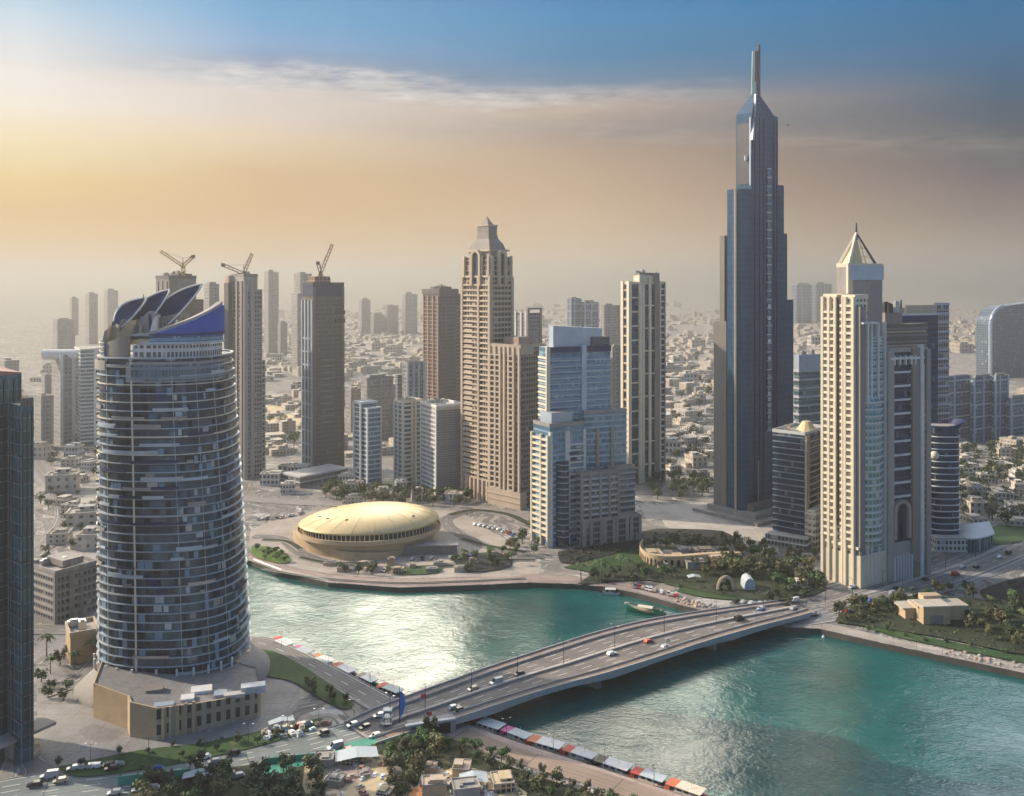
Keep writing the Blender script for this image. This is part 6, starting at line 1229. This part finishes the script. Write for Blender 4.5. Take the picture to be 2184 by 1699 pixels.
trees([(1130, 1115), (1145, 1110), (1150, 1180), (1110, 1195), (1060, 1190)], 12, 7, 'tree at the left foot of the blue tower steps', 'trees at the blue tower foot', 40, s=(.7, 1.1))
tree_mass([(1380, 1030), (1500, 1020), (1515, 1060), (1390, 1072)], 30, 11, 'dark grove between the striped tower and the tallest tower', 41, s=(1, 1.6))
trees([(960, 1195), (1080, 1180), (1100, 1212), (980, 1224)], 14, 6, 'tree on the planted terrace right of the gold oval hall', 'trees right of the oval hall', 42, s=(.5, .9), palms=.3)
trees([(540, 1172), (610, 1184), (612, 1204), (560, 1198)], 10, 5, 'bright green shrub tree on the lawn left of the gold oval hall', 'trees left of the oval hall', 43, (3,), (.4, .7))
trees([(720, 1215), (830, 1220), (830, 1230), (740, 1228)], 6, 6, 'dark round tree on the waterside terrace below the oval hall', 'trees below the oval hall', 44, s=(.6, .9))
trees([(300, 1668), (420, 1652), (500, 1650), (470, 1720), (300, 1730)], 12, 5.5, 'dark tree at the bottom edge left of the white shelter', 'trees at the bottom left edge', 45, s=(.7, 1.05))
trees([(540, 1662), (660, 1640), (690, 1690), (660, 1740), (540, 1740)], 14, 5.5, 'very dark tree at the bottom edge left of the sandy villas', 'dark trees at the bottom edge', 46, (0, 2), (.8, 1.1))
trees([(830, 1600), (940, 1570), (960, 1600), (900, 1660), (860, 1720), (830, 1680)], 18, 5, 'olive tree in the dense clump under the bridge end', 'olive trees under the bridge end', 47, (1, 4, 3), (.7, 1.05))
trees([(950, 1590), (1000, 1592), (1130, 1645), (1250, 1690), (1350, 1730), (1300, 1740), (1150, 1690), (1000, 1628)], 40, 4, 'olive green hedge tree in the row along the lower quay', 'hedge trees along the lower quay', 48, (1, 4, 3), (.45, .75))
trees([(640, 1450), (700, 1478), (740, 1500), (700, 1500), (660, 1478)], 7, 4.5, 'small dark tree on the lawn beside the left quay road', 'trees on the left quay lawn', 49, s=(.4, .65))
trees([(90, 1400), (205, 1380), (205, 1420), (110, 1450)], 9, 6, 'dusty dark tree beside the curved side road left of the round tower', 'trees beside the curved side road', 50, s=(.5, .9), palms=.3)
trees([(85, 1440), (190, 1440), (190, 1500), (90, 1500)], 7, 6.5, 'green palm tree by the black glass tower forecourt' , 'trees by the black glass tower', 51, (0, 3), (.5, .8), palms=.4)
trees([(100, 1640), (250, 1600), (420, 1590), (600, 1570), (600, 1585), (420, 1612), (250, 1640)], 16, 7, 'small dark tree on the long lawn in front of the stone podium', 'trees on the podium lawn', 52, (0, 2), (.3, .55))
tree_mass([(80, 960), (205, 970), (205, 1200), (80, 1200)], 24, 12, 'dusty trees among the low buildings left of the round tower', 53, s=(.7, 1.2))
tree_mass([(570, 830), (900, 810), (900, 900), (740, 1000), (570, 950)], 40, 25, 'scattered hazy trees on the plain behind the dark brown tower', 54, s=(1.2, 2.2))
tree_mass([(1425, 760), (1520, 760), (1520, 1020), (1425, 1020)], 34, 22, 'scattered hazy trees on the sand left of the tallest tower', 55, s=(1.2, 2.0))
def shrubs(poly, n, label, seed, mats=('leaf_dark', 'leaf_olive', 'leaf_green'), s=(.5, 1.6)):
    r = random.Random(seed); mb = MB()
    for x, y in scatter(poly, n, 1.6, r, []):
        k = r.uniform(*s); mi = r.choice((0, 0, 1, 1, 2))
        for j in range(26):
            dv = Vector((r.gauss(0, 1), r.gauss(0, 1), abs(r.gauss(0, .8)))).normalized(); p = Vector((x, y, .05)) + Vector((dv.x * k * 1.2, dv.y * k * 1.2, dv.z * k)) * r.uniform(.6, 1); e1 = (dv + Vector((r.uniform(-.7, .7), r.uniform(-.7, .7), r.uniform(-.4, .4)))).orthogonal().normalized(); e2 = dv.cross(e1).normalized(); w = .34 * r.uniform(.6, 1.3) * max(1, k * .8)
            mb.face([p - e1 * w, p - e2 * w * .8, p + e1 * w, p + e2 * w * .8], None, mi)
    struct('low_shrubs', mb, [M[m_] for m_ in mats], 'stuff', label)
shrubs([(640, 1625), (760, 1600), (860, 1560), (960, 1580), (1090, 1640), (1240, 1690), (1400, 1740), (1000, 1720), (800, 1640)], 260, 'low dark shrubs on the ground between quay and villas at the bottom', 60)
shrubs([(280, 1680), (420, 1650), (640, 1632), (690, 1680), (640, 1720), (300, 1720)], 170, 'low dark shrubs under the trees at the bottom left', 61)
shrubs([(1230, 1250), (1300, 1215), (1480, 1200), (1720, 1215), (1760, 1260), (1650, 1285), (1500, 1265), (1380, 1240)], 320, 'low shrubs across the park by the garden hotel', 62)
shrubs([(1780, 1330), (1830, 1285), (2000, 1275), (2184, 1300), (2184, 1400), (2000, 1362)], 320, 'low shrubs round the stone lodge', 63)
shrubs([(1190, 1180), (1400, 1130), (1560, 1140), (1560, 1165), (1420, 1160), (1220, 1205)], 160, 'low dark shrubs below the blue tower steps', 64, s=(.8, 2.2))
shrubs([(960, 1192), (1060, 1180), (1090, 1210), (1000, 1222)], 70, 'low shrubs on the planted terrace right of the oval hall', 65)
shrubs([(2090, 1262), (2184, 1232), (2184, 1302), (2110, 1290)], 90, 'low dark shrubs in the black planting at far right', 66)
shrubs([(120, 1640), (300, 1603), (540, 1566), (690, 1536), (560, 1592), (300, 1645)], 60, 'low clipped shrubs on the long lawn', 67, s=(.3, .7))
# big foreground palm by the park edge
tree(*G(1282, 1246).xy, PALM, 'tall palm with twin pale posts beside it at the waterside path', 'palms at the waterside path', 1.5, .5, 'palm_tree', 'palm')

# ------------------------------------------------------------------ vehicles
def car_meshes(body, van=False):
    mb = MB(); L_, W_, h0, h1 = (4.6, 1.85, .75, 1.45) if not van else (5.6, 2.0, 1.0, 2.3)
    prof = [(-L_ / 2, .3), (L_ / 2, .3), (L_ / 2, h0 * .85), (L_ * .28, h0), (L_ * .12, h1), (-L_ * .33 if not van else -L_ * .49, h1), (-L_ * .46 if not van else -L_ / 2, h0 * 1.05), (-L_ / 2, h0 * .9)]
    for s in (-1, 1):
        p = [Vector((x, s * W_ / 2 * (.86 if z > h0 * 1.1 else 1), z)) for x, z in prof]; mb.face(p if s < 0 else list(reversed(p)))
    n = len(prof)
    for i in range(n):
        (x0, z0), (x1, z1) = prof[i], prof[(i + 1) % n]; w0, w1 = W_ / 2 * (.86 if z0 > h0 * 1.1 else 1), W_ / 2 * (.86 if z1 > h0 * 1.1 else 1)
        mb.face([(x0, -w0, z0), (x0, w0, z0), (x1, w1, z1), (x1, -w1, z1)])
    g = MB()
    g.face([(L_ * .275, -W_ * .38, h0 + .04), (L_ * .275, W_ * .38, h0 + .04), (L_ * .135, W_ * .37, h1 - .06), (L_ * .135, -W_ * .37, h1 - .06)])
    for s in (-1, 1):
        q4 = [(-L_ * .36, s * (W_ * .475), h0 + .08), (L_ * .22, s * (W_ * .475), h0 + .08), (L_ * .11, s * (W_ * .437), h1 - .1), (-L_ * .3, s * (W_ * .437), h1 - .1)]; g.face(q4 if s < 0 else q4[::-1])
    w = MB(); w.tube((0, -.12, 0), (0, .12, 0), .34, n=10)
    return mb.mesh('body', M[body]), g.mesh('window', M['carglass']), w.mesh('wheel', M['tyre']), L_, W_
CARS = {}
def car(x, y, z, rz, colr, label, group, van=False):
    key = (colr, van)
    if key not in CARS: CARS[key] = car_meshes('car_' + colr, van)
    b, g, w, L_, W_ = CARS[key]; root = thing('van' if van else 'car', (x, y, z), label, 'van' if van else 'car', group, rz); link('body', b, root); link('window', g, root)
    for sx in (-.31, .31):
        for sy in (-.46, .46): link('wheel', w, root, (sx * L_, sy * W_, .34))
    return root
r = random.Random(77); CN = ['white', 'silver', 'black', 'beige', 'silver', 'black', 'white', 'red', 'silver', 'black', 'blue']; nb = len(BN); k = 0
for i in range(2, nb - 2):
    for t in (.2, .31, .42, .6, .71, .82):
        if r.random() < .045:
            a = BF[i].lerp(BN[i], t); dv = (BN[min(i + 1, nb - 1)] - BN[i - 1]); rz = math.atan2(dv.y, dv.x) + (0 if t > .5 else math.pi); c_ = CN[k % len(CN)]; k += 1
            car(a.x + r.uniform(-1, 1), a.y, a.z + .03, rz, c_, f'{c_} {"van" if k % 5 == 0 else "car"} driving on the {"near" if t > .5 else "far"} lanes of the canal bridge', 'vehicles on the bridge', k % 5 == 0)
hw = smooth(pts([(1640, 1310), (1700, 1302), (1760, 1290), (1850, 1266), (1950, 1236), (2050, 1203), (2150, 1160), (2300, 1090)]), 6)
for i in range(4, len(hw) - 6):
    for t in (-14, -9, -5, 5, 9.5, 14):
        if r.random() < .10:
            dv = (hw[i + 1] - hw[i]).normalized(); p = hw[i].lerp(hw[i + 1], r.random()) + Vector((dv.y, -dv.x, 0)) * t; c_ = CN[k % len(CN)]; k += 1
            car(p.x, p.y, .45, math.atan2(dv.y, dv.x) + (0 if t > 0 else math.pi), c_, f'{c_} {"van" if k % 6 == 0 else "car"} on the highway past the cream pyramid tower', 'vehicles on the highway', k % 6 == 0)
lw = smooth(pts([(890, 1530), (790, 1566), (690, 1594), (600, 1615), (480, 1640), (330, 1660), (180, 1678), (30, 1700)]), 6)
for i in range(3, len(lw) - 2):
    for t in (-8, -4, 4, 8):
        if r.random() < .12:
            dv = (lw[i + 1] - lw[i]).normalized(); p = lw[i] + Vector((dv.y, -dv.x, 0)) * t; c_ = CN[k % len(CN)]; k += 1
            car(p.x, p.y, .5, math.atan2(dv.y, dv.x), c_, f'{c_} {"van" if k % 6 == 0 else "car"} on the lower road in front of the long lawn', 'vehicles on the lower road', k % 6 == 0)
def park(row, n, label, group, seed, rz0):
    rr_ = random.Random(seed); l = pts(row)
    for j in range(n):
        t = (j + .5) / n * (len(l) - 1); a = l[int(t)].lerp(l[min(int(t) + 1, len(l) - 1)], t - int(t))
        if rr_.random() < .82: c_ = rr_.choice(CN); car(a.x, a.y, .4, rz0 + rr_.choice([0, math.pi]), c_, f'{c_} car {label}', group)
park([(1352, 1252), (1400, 1264), (1445, 1274)], 12, 'parked nose in along the waterside park', 'cars parked by the waterside park', 1, 1.3)
park([(700, 1212), (760, 1216), (850, 1222)], 9, 'parked on the terrace below the gold oval hall', 'cars parked below the oval hall', 2, 1.4)
park([(870, 1196), (960, 1192), (1010, 1188)], 9, 'parked right of the gold oval hall', 'cars parked right of the oval hall', 3, 1.4)
park([(150, 1645), (200, 1640), (260, 1636)], 6, 'parked at the forecourt of the black glass tower', 'cars parked by the black glass tower', 4, .3)
park([(570, 1570), (620, 1556), (660, 1548)], 6, 'parked in the lot at the bridge end', 'cars parked at the bridge end', 5, .6)
park([(545, 1110), (600, 1106), (640, 1098), (640, 1085)], 16, 'parked in the open lot left of the gold oval hall', 'cars parked left of the oval hall', 6, 1.5)
park([(1560, 1285), (1620, 1292), (1660, 1290)], 7, 'parked where the park meets the bridge road', 'cars parked by the park corner', 7, .9)
park([(1010, 1120), (1060, 1130), (1110, 1150)], 10, 'parked beside the road left of the blue tower', 'cars parked by the blue tower', 8, .8)

# ------------------------------------------------------------------ boats
def boat(x, y, rz, L_, colr, label, group, canopy='white', accent='red'):
    root = thing('moored_boat', (x, y, WZ), label, 'boat', group, rz); m = MB(); rows = []
    for i in range(9):
        t = i / 8; xx = -L_ / 2 + L_ * t; w = L_ * .15 * (1 - max(0, (t - .55) / .45) ** 1.8) + .02; sh = 1.1 + .9 * max(0, t - .5) ** 1.5
        rows.append([Vector((xx, -w, sh)), Vector((xx, -w * .8, .1)), Vector((xx, 0, -.4)), Vector((xx, w * .8, .1)), Vector((xx, w, sh))])
    m.grid(rows, sm=False); m.face([rows[0][j] for j in (0, 1, 2, 3, 4)]); o = lambda mb, nm, mt: link(nm, mb.mesh(nm, M[mt]), root)
    o(m, 'hull', colr); m = MB(); m.grid([[r_[0] - Vector((0, 0, .15)), r_[4] - Vector((0, 0, .15))] for r_ in rows], sm=False, flip=True); o(m, 'deck', 'tan')
    m = MB(); m.box((-.08 * L_, 0, 1.0), L_ * .42, L_ * .2, 1.7, m=0); o(m, 'cabin', 'f_white'); m = MB(); m.box((.0, 0, 2.7), L_ * .5, L_ * .29, .22); o(m, 'canopy', canopy); m = MB(); m.box((-.36 * L_, 0, 2.55), L_ * .2, L_ * .28, .2); o(m, 'awning', accent)
    m = MB(); m.box((-.43 * L_, 0, 1.0), L_ * .12, L_ * .24, .8); o(m, 'stern_seat', accent); m = MB(); m.box((.24 * L_, 0, 1.1), L_ * .12, L_ * .16, .5); o(m, 'bow_cover', 'black' if accent == 'red' else accent)
    m = MB(); m.tube((.02 * L_, 0, 2.8), (.0, 0, 5.2), .07, n=4); o(m, 'mast', 'steel')
    for s in (-1, 1):
        m = MB(); m.tube((-.38 * L_, s * L_ * .12, 1.0), (-.38 * L_, s * L_ * .12, 2.7), .07, n=4); o(m, 'post', 'steel')
    return root
SHADE = [('white', 'red'), ('tentwhite', 'magenta'), ('white', 'orange'), ('greyslab', 'red'), ('white', 'black'), ('tentwhite', 'red'), ('cream', 'orange')]
CNAME = {'red': 'red', 'magenta': 'pink', 'orange': 'orange', 'black': 'black'}
def row_boats(l, n, L_, label, group, off, seed):
    l = pts(l); tot = sum((b - a).length for a, b in zip(l, l[1:])); r_ = random.Random(seed)
    for i in range(n):
        s = (i + .5) / n * tot
        for a, b in zip(l, l[1:]):
            if s <= (b - a).length: break
            s -= (b - a).length
        dv = (b - a).normalized(); p = a + dv * s + Vector((-dv.y, dv.x, 0)) * off; c_, ac = SHADE[i % len(SHADE)]
        ordn = ['first', 'second', 'third', 'fourth', 'fifth', 'sixth', 'seventh', 'eighth', 'ninth'][i]
        boat(p.x, p.y, math.atan2(dv.y, dv.x) + r_.uniform(-.04, .04), L_ * r_.uniform(.9, 1.1), 'whiteslab' if i % 3 else 'black', f'white roofed boat with {CNAME[ac]} seat, {ordn} from the {label}', group, c_, ac)
row_boats([(565, 1369), (640, 1402), (745, 1449), (842, 1492)], 6, 16.5, 'far end of the left quay', 'boats moored along the left quay', 5.6, 1)
row_boats([(1000, 1545), (1100, 1581), (1230, 1621), (1330, 1654), (1440, 1691), (1500, 1712)], 7, 17.5, 'bridge along the lower quay', 'boats moored along the lower quay', 5.0, 2)
# green dhow and small white boat
def dhow():
    a = G(1378, 1308, WZ); L_ = 20; root = thing('dhow', (a.x, a.y, WZ), 'green wooden boat with a cream deck awning crossing the upper canal basin', 'boat', None, -.42); m = MB(); rows = []
    for i in range(13):
        t = i / 12; xx = -L_ / 2 + L_ * t; w = 2.3 * math.sin(math.pi * min(1, max(.04, t * .9 + .08))) ** .7; sh = 1.3 + 2.2 * (1 - t) ** 3 * 1.1 + 1.0 * max(0, t - .75)
        rows.append([Vector((xx, -w, sh)), Vector((xx, -w * .75, .3)), Vector((xx, 0, -.5)), Vector((xx, w * .75, .3)), Vector((xx, w, sh))])
    m.grid(rows, sm=True); m.face(rows[-1]); m.face(rows[0][::-1]); o = lambda mb, nm, mt: link(nm, mb.mesh(nm, M[mt]), root); o(m, 'hull', 'dhowgreen')
    m = MB(); m.grid([[r_[0] - Vector((0, 0, .3)), r_[4] - Vector((0, 0, .3))] for r_ in rows], sm=False, flip=True); o(m, 'deck', 'tan'); m = MB()
    m.grid([[Vector((-4 + 7.5 * i / 6, -1.9, 3.1)), Vector((-4 + 7.5 * i / 6, 0, 3.7)), Vector((-4 + 7.5 * i / 6, 1.9, 3.1))] for i in range(7)], sm=True); o(m, 'awning', 'creamslab')
    m = MB(); m.box((6.2, 0, 1.3), 4.2, 2.8, 1.5); o(m, 'stern_cabin', 'dhowgreen'); m = MB(); m.box((6.2, 0, 2.8), 4.6, 3.2, .2); o(m, 'cabin_roof', 'black'); m = MB(); m.box((-9.9, 0, 2.9), 2.2, .8, .9); o(m, 'prow_block', 'creamslab')
    for x, y in ((-3.8, -1.7), (-3.8, 1.7), (3.2, -1.7), (3.2, 1.7)): m = MB(); m.tube((x, y, 1), (x, y, 3.1), .08, n=4); o(m, 'post', 'bark')
    m = MB(); m.tube((4, 0, 2), (4.2, 0, 6), .1, n=4); o(m, 'mast', 'bark')
dhow()
a = G(1302, 1268, WZ); b_ = boat(a.x, a.y, -.12, 11, 'white', 'small plain white boat below the park path in the upper basin', None, 'white', 'black'); b_.name = 'small_boat'
a = G(1756, 1360, WZ); m = MB(); m.tube((a.x, a.y, WZ - .3), (a.x, a.y, WZ + .5), .8, .6, n=10); m.tube((a.x, a.y, WZ + .5), (a.x, a.y, WZ + 1.2), .5, .1, n=8); lone('buoy', m, M['white'], 'small white buoy near the right bank quay by the bridge', 'buoy', None, (a.x, a.y, WZ))

# ------------------------------------------------------------------ lamps, banners, signs, small things
def lamp_proto(h=9.0):
    root = thing('street_lamp', (0, 0, 0), 'x', 'street lamp', None); m = MB(); m.tube((0, 0, 0), (0, 0, h), .13, .08, n=6); link('pole', m.mesh('pole', M['darksteel']), root)
    for s in (-1, 1):
        m = MB(); m.tube((0, 0, h - .2), (s * 1.7, 0, h + .35), .07, n=5); link('arm', m.mesh('arm', M['darksteel']), root); m = MB(); m.box((s * 2.0, 0, h + .25), .9, .35, .16); link('lamp_head', m.mesh('lamp_head', M['steel']), root)
    return root
LP = lamp_proto(); first = [True]
def lamp(p, rz, label, group, s=1.0):
    if first[0]: LP.location = p; LP.rotation_euler = (0, 0, rz); LP['label'] = label; LP['group'] = group; LP.scale = (s, s, s); first[0] = False
    else: dup(LP, p, rz, (s, s, s), label, group)
for i in range(4, nb - 3, 5): lamp((BN[i] + BF[i]) / 2 + Vector((0, 0, .7)), math.atan2((BN[i] - BF[i]).y, (BN[i] - BF[i]).x), 'twin arm dark lamp post on the bridge median', 'lamps on the bridge')
for i in range(8, len(hw) - 8, 4): lamp(hw[i] + Vector((0, 0, .4)), math.atan2((hw[i + 1] - hw[i]).x, -(hw[i + 1] - hw[i]).y), 'twin arm dark lamp post in the middle of the highway', 'lamps on the highway')
for i in range(6, len(lw) - 4, 5): dv = (lw[i + 1] - lw[i]).normalized(); lamp(lw[i] + Vector((dv.y, -dv.x, 0)) * 13, 0, 'twin arm dark lamp post beside the lower road', 'lamps by the lower road', .8)
for x, y in ((1905, 1372), (1955, 1384), (2010, 1396), (2060, 1408), (2095, 1416), (2150, 1428)): lamp(G(x, y), .3, 'short lamp post on the right bank promenade', 'lamps on the right promenade', .55)
for x, y in ((600, 1380), (700, 1425), (790, 1468), (1180, 1605), (1290, 1640), (1395, 1674), (1080, 1572)): lamp(G(x, y), .3, 'slim lamp post on the quay above the moored boats', 'lamps above the moored boats', .7)
a = G(852, 1556); root = thing('banner_mast', a, 'tall blue feather banner on a pole at the near end of the bridge', 'banner'); m = MB(); m.tube((a.x, a.y, 0), (a.x, a.y, 15.5), .18, .1, n=6); part('pole', m, M['darksteel'], root); m = MB(); rows = []
for i in range(10): t = i / 9; rows.append([Vector((a.x + .15, a.y, 4.5 + 9 * t)), Vector((a.x + 1.8 * math.sin(math.pi * (.15 + .8 * (1 - t))) + .2, a.y - .3 * math.sin(5 * t), 4.2 + 9 * t))])
m.grid(rows, sm=True); m.grid([[p + Vector((0, .08, 0)) for p in r_] for r_ in rows], sm=True, flip=True); part('banner', m, M['blueflag'], root)
for x, y, c_, mt, h in ((910, 1560, 'red', 'red', 7), (898, 1503, 'red', 'red', 4.0), (1420, 1385, 'cream', 'cream', 4.5)):
    a = G(x, y, 5 if y < 1540 else 0); root = thing('flag', a, {910: 'red flag on a pole by the bridge underpass', 898: 'small red flag on the bridge near the blue banner', 1420: 'cream sign board standing on the bridge footway'}[x], 'flag' if c_ == 'red' else 'sign board'); m = MB(); m.tube(a, a + Vector((0, 0, h)), .1, n=5); part('pole', m, M['whiteslab'], root); m = MB(); m.box((a.x + .9, a.y, a.z + h - 1.5), 1.9, .1, 1.4, .2); part('cloth' if c_ == 'red' else 'board', m, M[mt], root)
a = G(826, 1560); root = thing('gantry', a, 'teal and white site gantry tower beside the bridge abutment', 'gantry')
for dx_, dy_ in ((-1.2, 0), (1.2, 0), (-1.2, 2), (1.2, 2)): m = MB(); m.tube((a.x + dx_, a.y + dy_, 0), (a.x + dx_, a.y + dy_, 7.5), .2, n=5); part('post', m, M['teal_pipe'], root)
for z in (2.4, 4.8, 7.2): m = MB(); m.box((a.x, a.y + 1, z), 3.2, 3, .25); part('platform', m, M['whiteslab'], root)
a = G(918, 1570); root = thing('underpass_portal', a, 'dark underpass mouth with a pale rounded frame under the bridge abutment', 'underpass'); m = MB()
m.box((a.x, a.y + 2.5, 0), 17, 4, 4.6, .32); part('wall', m, M['conc'], root); m = MB(); m.box((a.x + .2, a.y + .2, .1), 14, .5, 3.4, .32); part('opening', m, M['black'], root); m = MB(); m.box((a.x, a.y + .6, 4.3), 18, 1.6, .6, .32); part('lintel', m, M['white'], root)
def railing(l, label, z=0.0, step=6.0, world=False):
    l = [Vector(p) for p in l] if world else pts(l); root = thing('railing', l[0], label, 'railing'); mr = MB(); pm = None
    for a, b in zip(l, l[1:]):
        n_ = max(1, round((b - a).length / step))
        for h in (.55, 1.1): mr.tube(a + Vector((0, 0, z + h)), b + Vector((0, 0, z + h)), .05, n=4, cap=False)
        for i in range(n_):
            p = a.lerp(b, i / n_)
            if pm is None: mp = MB(); mp.tube((0, 0, 0), (0, 0, 1.15), .07, n=4); pm = mp.mesh('post', M['steel'])
            link('post', pm, root, p - l[0] + Vector((0, 0, z)))
    part('rail', mr, M['steel'], root)
railing([(1752, 1340), (1805, 1352), (1900, 1374), (2000, 1395), (2184, 1434)], 'steel railing along the right bank promenade edge')
railing([(540, 1196), (600, 1219), (700, 1241), (850, 1252), (1000, 1247), (1130, 1241), (1220, 1244), (1290, 1250), (1360, 1264), (1440, 1286)], 'steel railing along the curved quay below the oval hall')
railing([tuple(p + Vector((0, 0, .85))) for p in BN[3:-3]], 'steel railing along the near side of the bridge', 0, 8, True)
railing([tuple(p + Vector((0, 0, .85))) for p in BF[3:-3]], 'steel railing along the far side of the bridge', 0, 8, True)
# crates, tarpaulins and sheds in the yards at the bottom
r = random.Random(91)
CR = {}
for mt in ('white', 'tan', 'blueslab', 'redroof', 'conc', 'villa'):
    m = MB(); m.box((0, 0, 0), 2.4, 1.6, 1.2, 0, 0); m.box((.2, .1, 1.2), 1.4, 1.0, .5, .2, 0); m.box((0, 0, -.02), 2.8, 2.0, .2, .05, 0); CR[mt] = m.mesh('crate', M[mt])
CT = []
for poly, lb, g in (([(655, 1640), (800, 1612), (850, 1640), (820, 1699), (660, 1710)], 'left of the olive trees', 'crates in the left yard'), ([(900, 1650), (1000, 1642), (1090, 1672), (1120, 1699), (900, 1705)], 'right of the olive trees', 'crates in the right yard'), ([(560, 1565), (660, 1545), (700, 1545), (640, 1570), (570, 1585)], 'in the lot at the bridge end', 'crates at the bridge end')):
    for x, y in scatter(poly, 26, 2.6, r, CT):
        mt = r.choice(list(CR)); tag(link('crate', CR[mt], None, (x, y, .2), r.uniform(0, 3), [r.uniform(.6, 1.5), r.uniform(.6, 1.5), r.uniform(.5, 1.2)]), {'white': 'white', 'tan': 'tan', 'blueslab': 'grey blue', 'redroof': 'rust red', 'conc': 'grey', 'villa': 'pale'}[mt] + ' stacked crate in the cluttered yard ' + lb, 'crate', g)
# white shelters and clutter roofs at the bottom
for x, y, w, d_, rz, lb in ((425, 1672, 10, 4, .2, 'low white shelter roof among dark trees at the bottom left'), (760, 1628, 14, 7, .25, 'large white canvas canopy beside the sandy villas at the bottom'), (1010, 1680, 9, 6, .1, 'white shade sail over the yard right of the olive trees'), (1480, 1242, 7, 4, .1, 'small cream pavilion roof in the park lawn'), (600, 1556, 9, 3, .4, 'white tent roof row at the bridge end parking')):
    a = G(x, y); root = thing('shelter', a, lb, 'shelter'); m = MB(); m.grid([[Vector((-w / 2, -d_ / 2, 3)), Vector((0, -d_ / 2, 3.7)), Vector((w / 2, -d_ / 2, 3))], [Vector((-w / 2, d_ / 2, 3)), Vector((0, d_ / 2, 3.9)), Vector((w / 2, d_ / 2, 3.1))]], sm=False, flip=False); root.rotation_euler = (0, 0, rz); link('canopy', m.mesh('canopy', M['tentwhite']), root)
    for sx in (-1, 1):
        for sy in (-1, 1): m = MB(); m.tube((sx * w * .46, sy * d_ * .44, 0), (sx * w * .46, sy * d_ * .44, 3.05), .08, n=5); link('post', m.mesh('post', M['steel']), root)
# rocks along the park quay
r = random.Random(8); RK = []
for i in range(4):
    m = MB(); rows = []
    for a_ in range(6):
        an = -1.5 + 3.0 * a_ / 5; rows.append([Vector((math.cos(an) * math.cos(b) * r.uniform(.8, 1.2), math.cos(an) * math.sin(b) * r.uniform(.7, 1.1), .7 * math.sin(an))) for b in [j * 6.283 / 8 for j in range(8)]])
    m.grid(rows, closed=True, sm=False); RK.append(m.mesh('rock', M[('villa', 'tan', 'pink', 'conc')[i]]))
RT = []
for x, y in scatter([(1440, 1272), (1545, 1300), (1610, 1312), (1570, 1316), (1440, 1284)], 46, 1.5, r, RT): tag(link('rock', r.choice(RK), None, (x, y, .3), r.uniform(0, 6), [r.uniform(.7, 1.6)] * 3), 'pale boulder on the rocky edge where the park quay meets the bridge', 'rock', 'boulders on the park quay')
for x, y in scatter([(2010, 1382), (2184, 1418), (2184, 1432), (2010, 1398)], 26, 1.6, r, RT): tag(link('rock', r.choice(RK), None, (x, y, .3), r.uniform(0, 6), [r.uniform(.5, 1.1)] * 3), 'pale boulder along the right bank promenade', 'rock', 'boulders on the right promenade')
# tiny bird beside the tallest tower
a = P(1681, 268, 300); m = MB(); m.tube(a + Vector((-.5, 0, 0)), a + Vector((.45, 0, .05)), .16, .05, n=6)
for s in (-1, 1): m.face([a + Vector((.15, 0, .05)), a + Vector((-.2, 0, .05)), a + Vector((-.25, s * 1.1, .28)), a + Vector((.0, s * .9, .3))]); m.face([a + Vector((-.2, 0, .04)), a + Vector((.15, 0, .04)), a + Vector((.0, s * .9, .29)), a + Vector((-.25, s * 1.1, .27))])
lone('bird', m, M['black'], 'tiny dark bird in the sky right of the tallest tower', 'bird', None, a)

# ------------------------------------------------------------------ dusty air
mb = MB(); mb.box((0, 14000, -6), 60000, 60000, H + 170 + 6); hz = bpy.data.materials.new('dusty air'); hz.use_nodes = True; hz.node_tree.nodes.clear(); k_ = NT(hz.node_tree)
pv = k_.n('ShaderNodeVolumePrincipled'); pv.inputs['Color'].default_value = (.43, .42, .405, 1); pv.inputs['Density'].default_value = HAZE; pv.inputs['Anisotropy'].default_value = .68
k_.L(pv.outputs[0], k_.n('ShaderNodeOutputMaterial').inputs['Volume']); o = link('haze', mb.mesh('haze', hz)); o['kind'] = 'stuff'
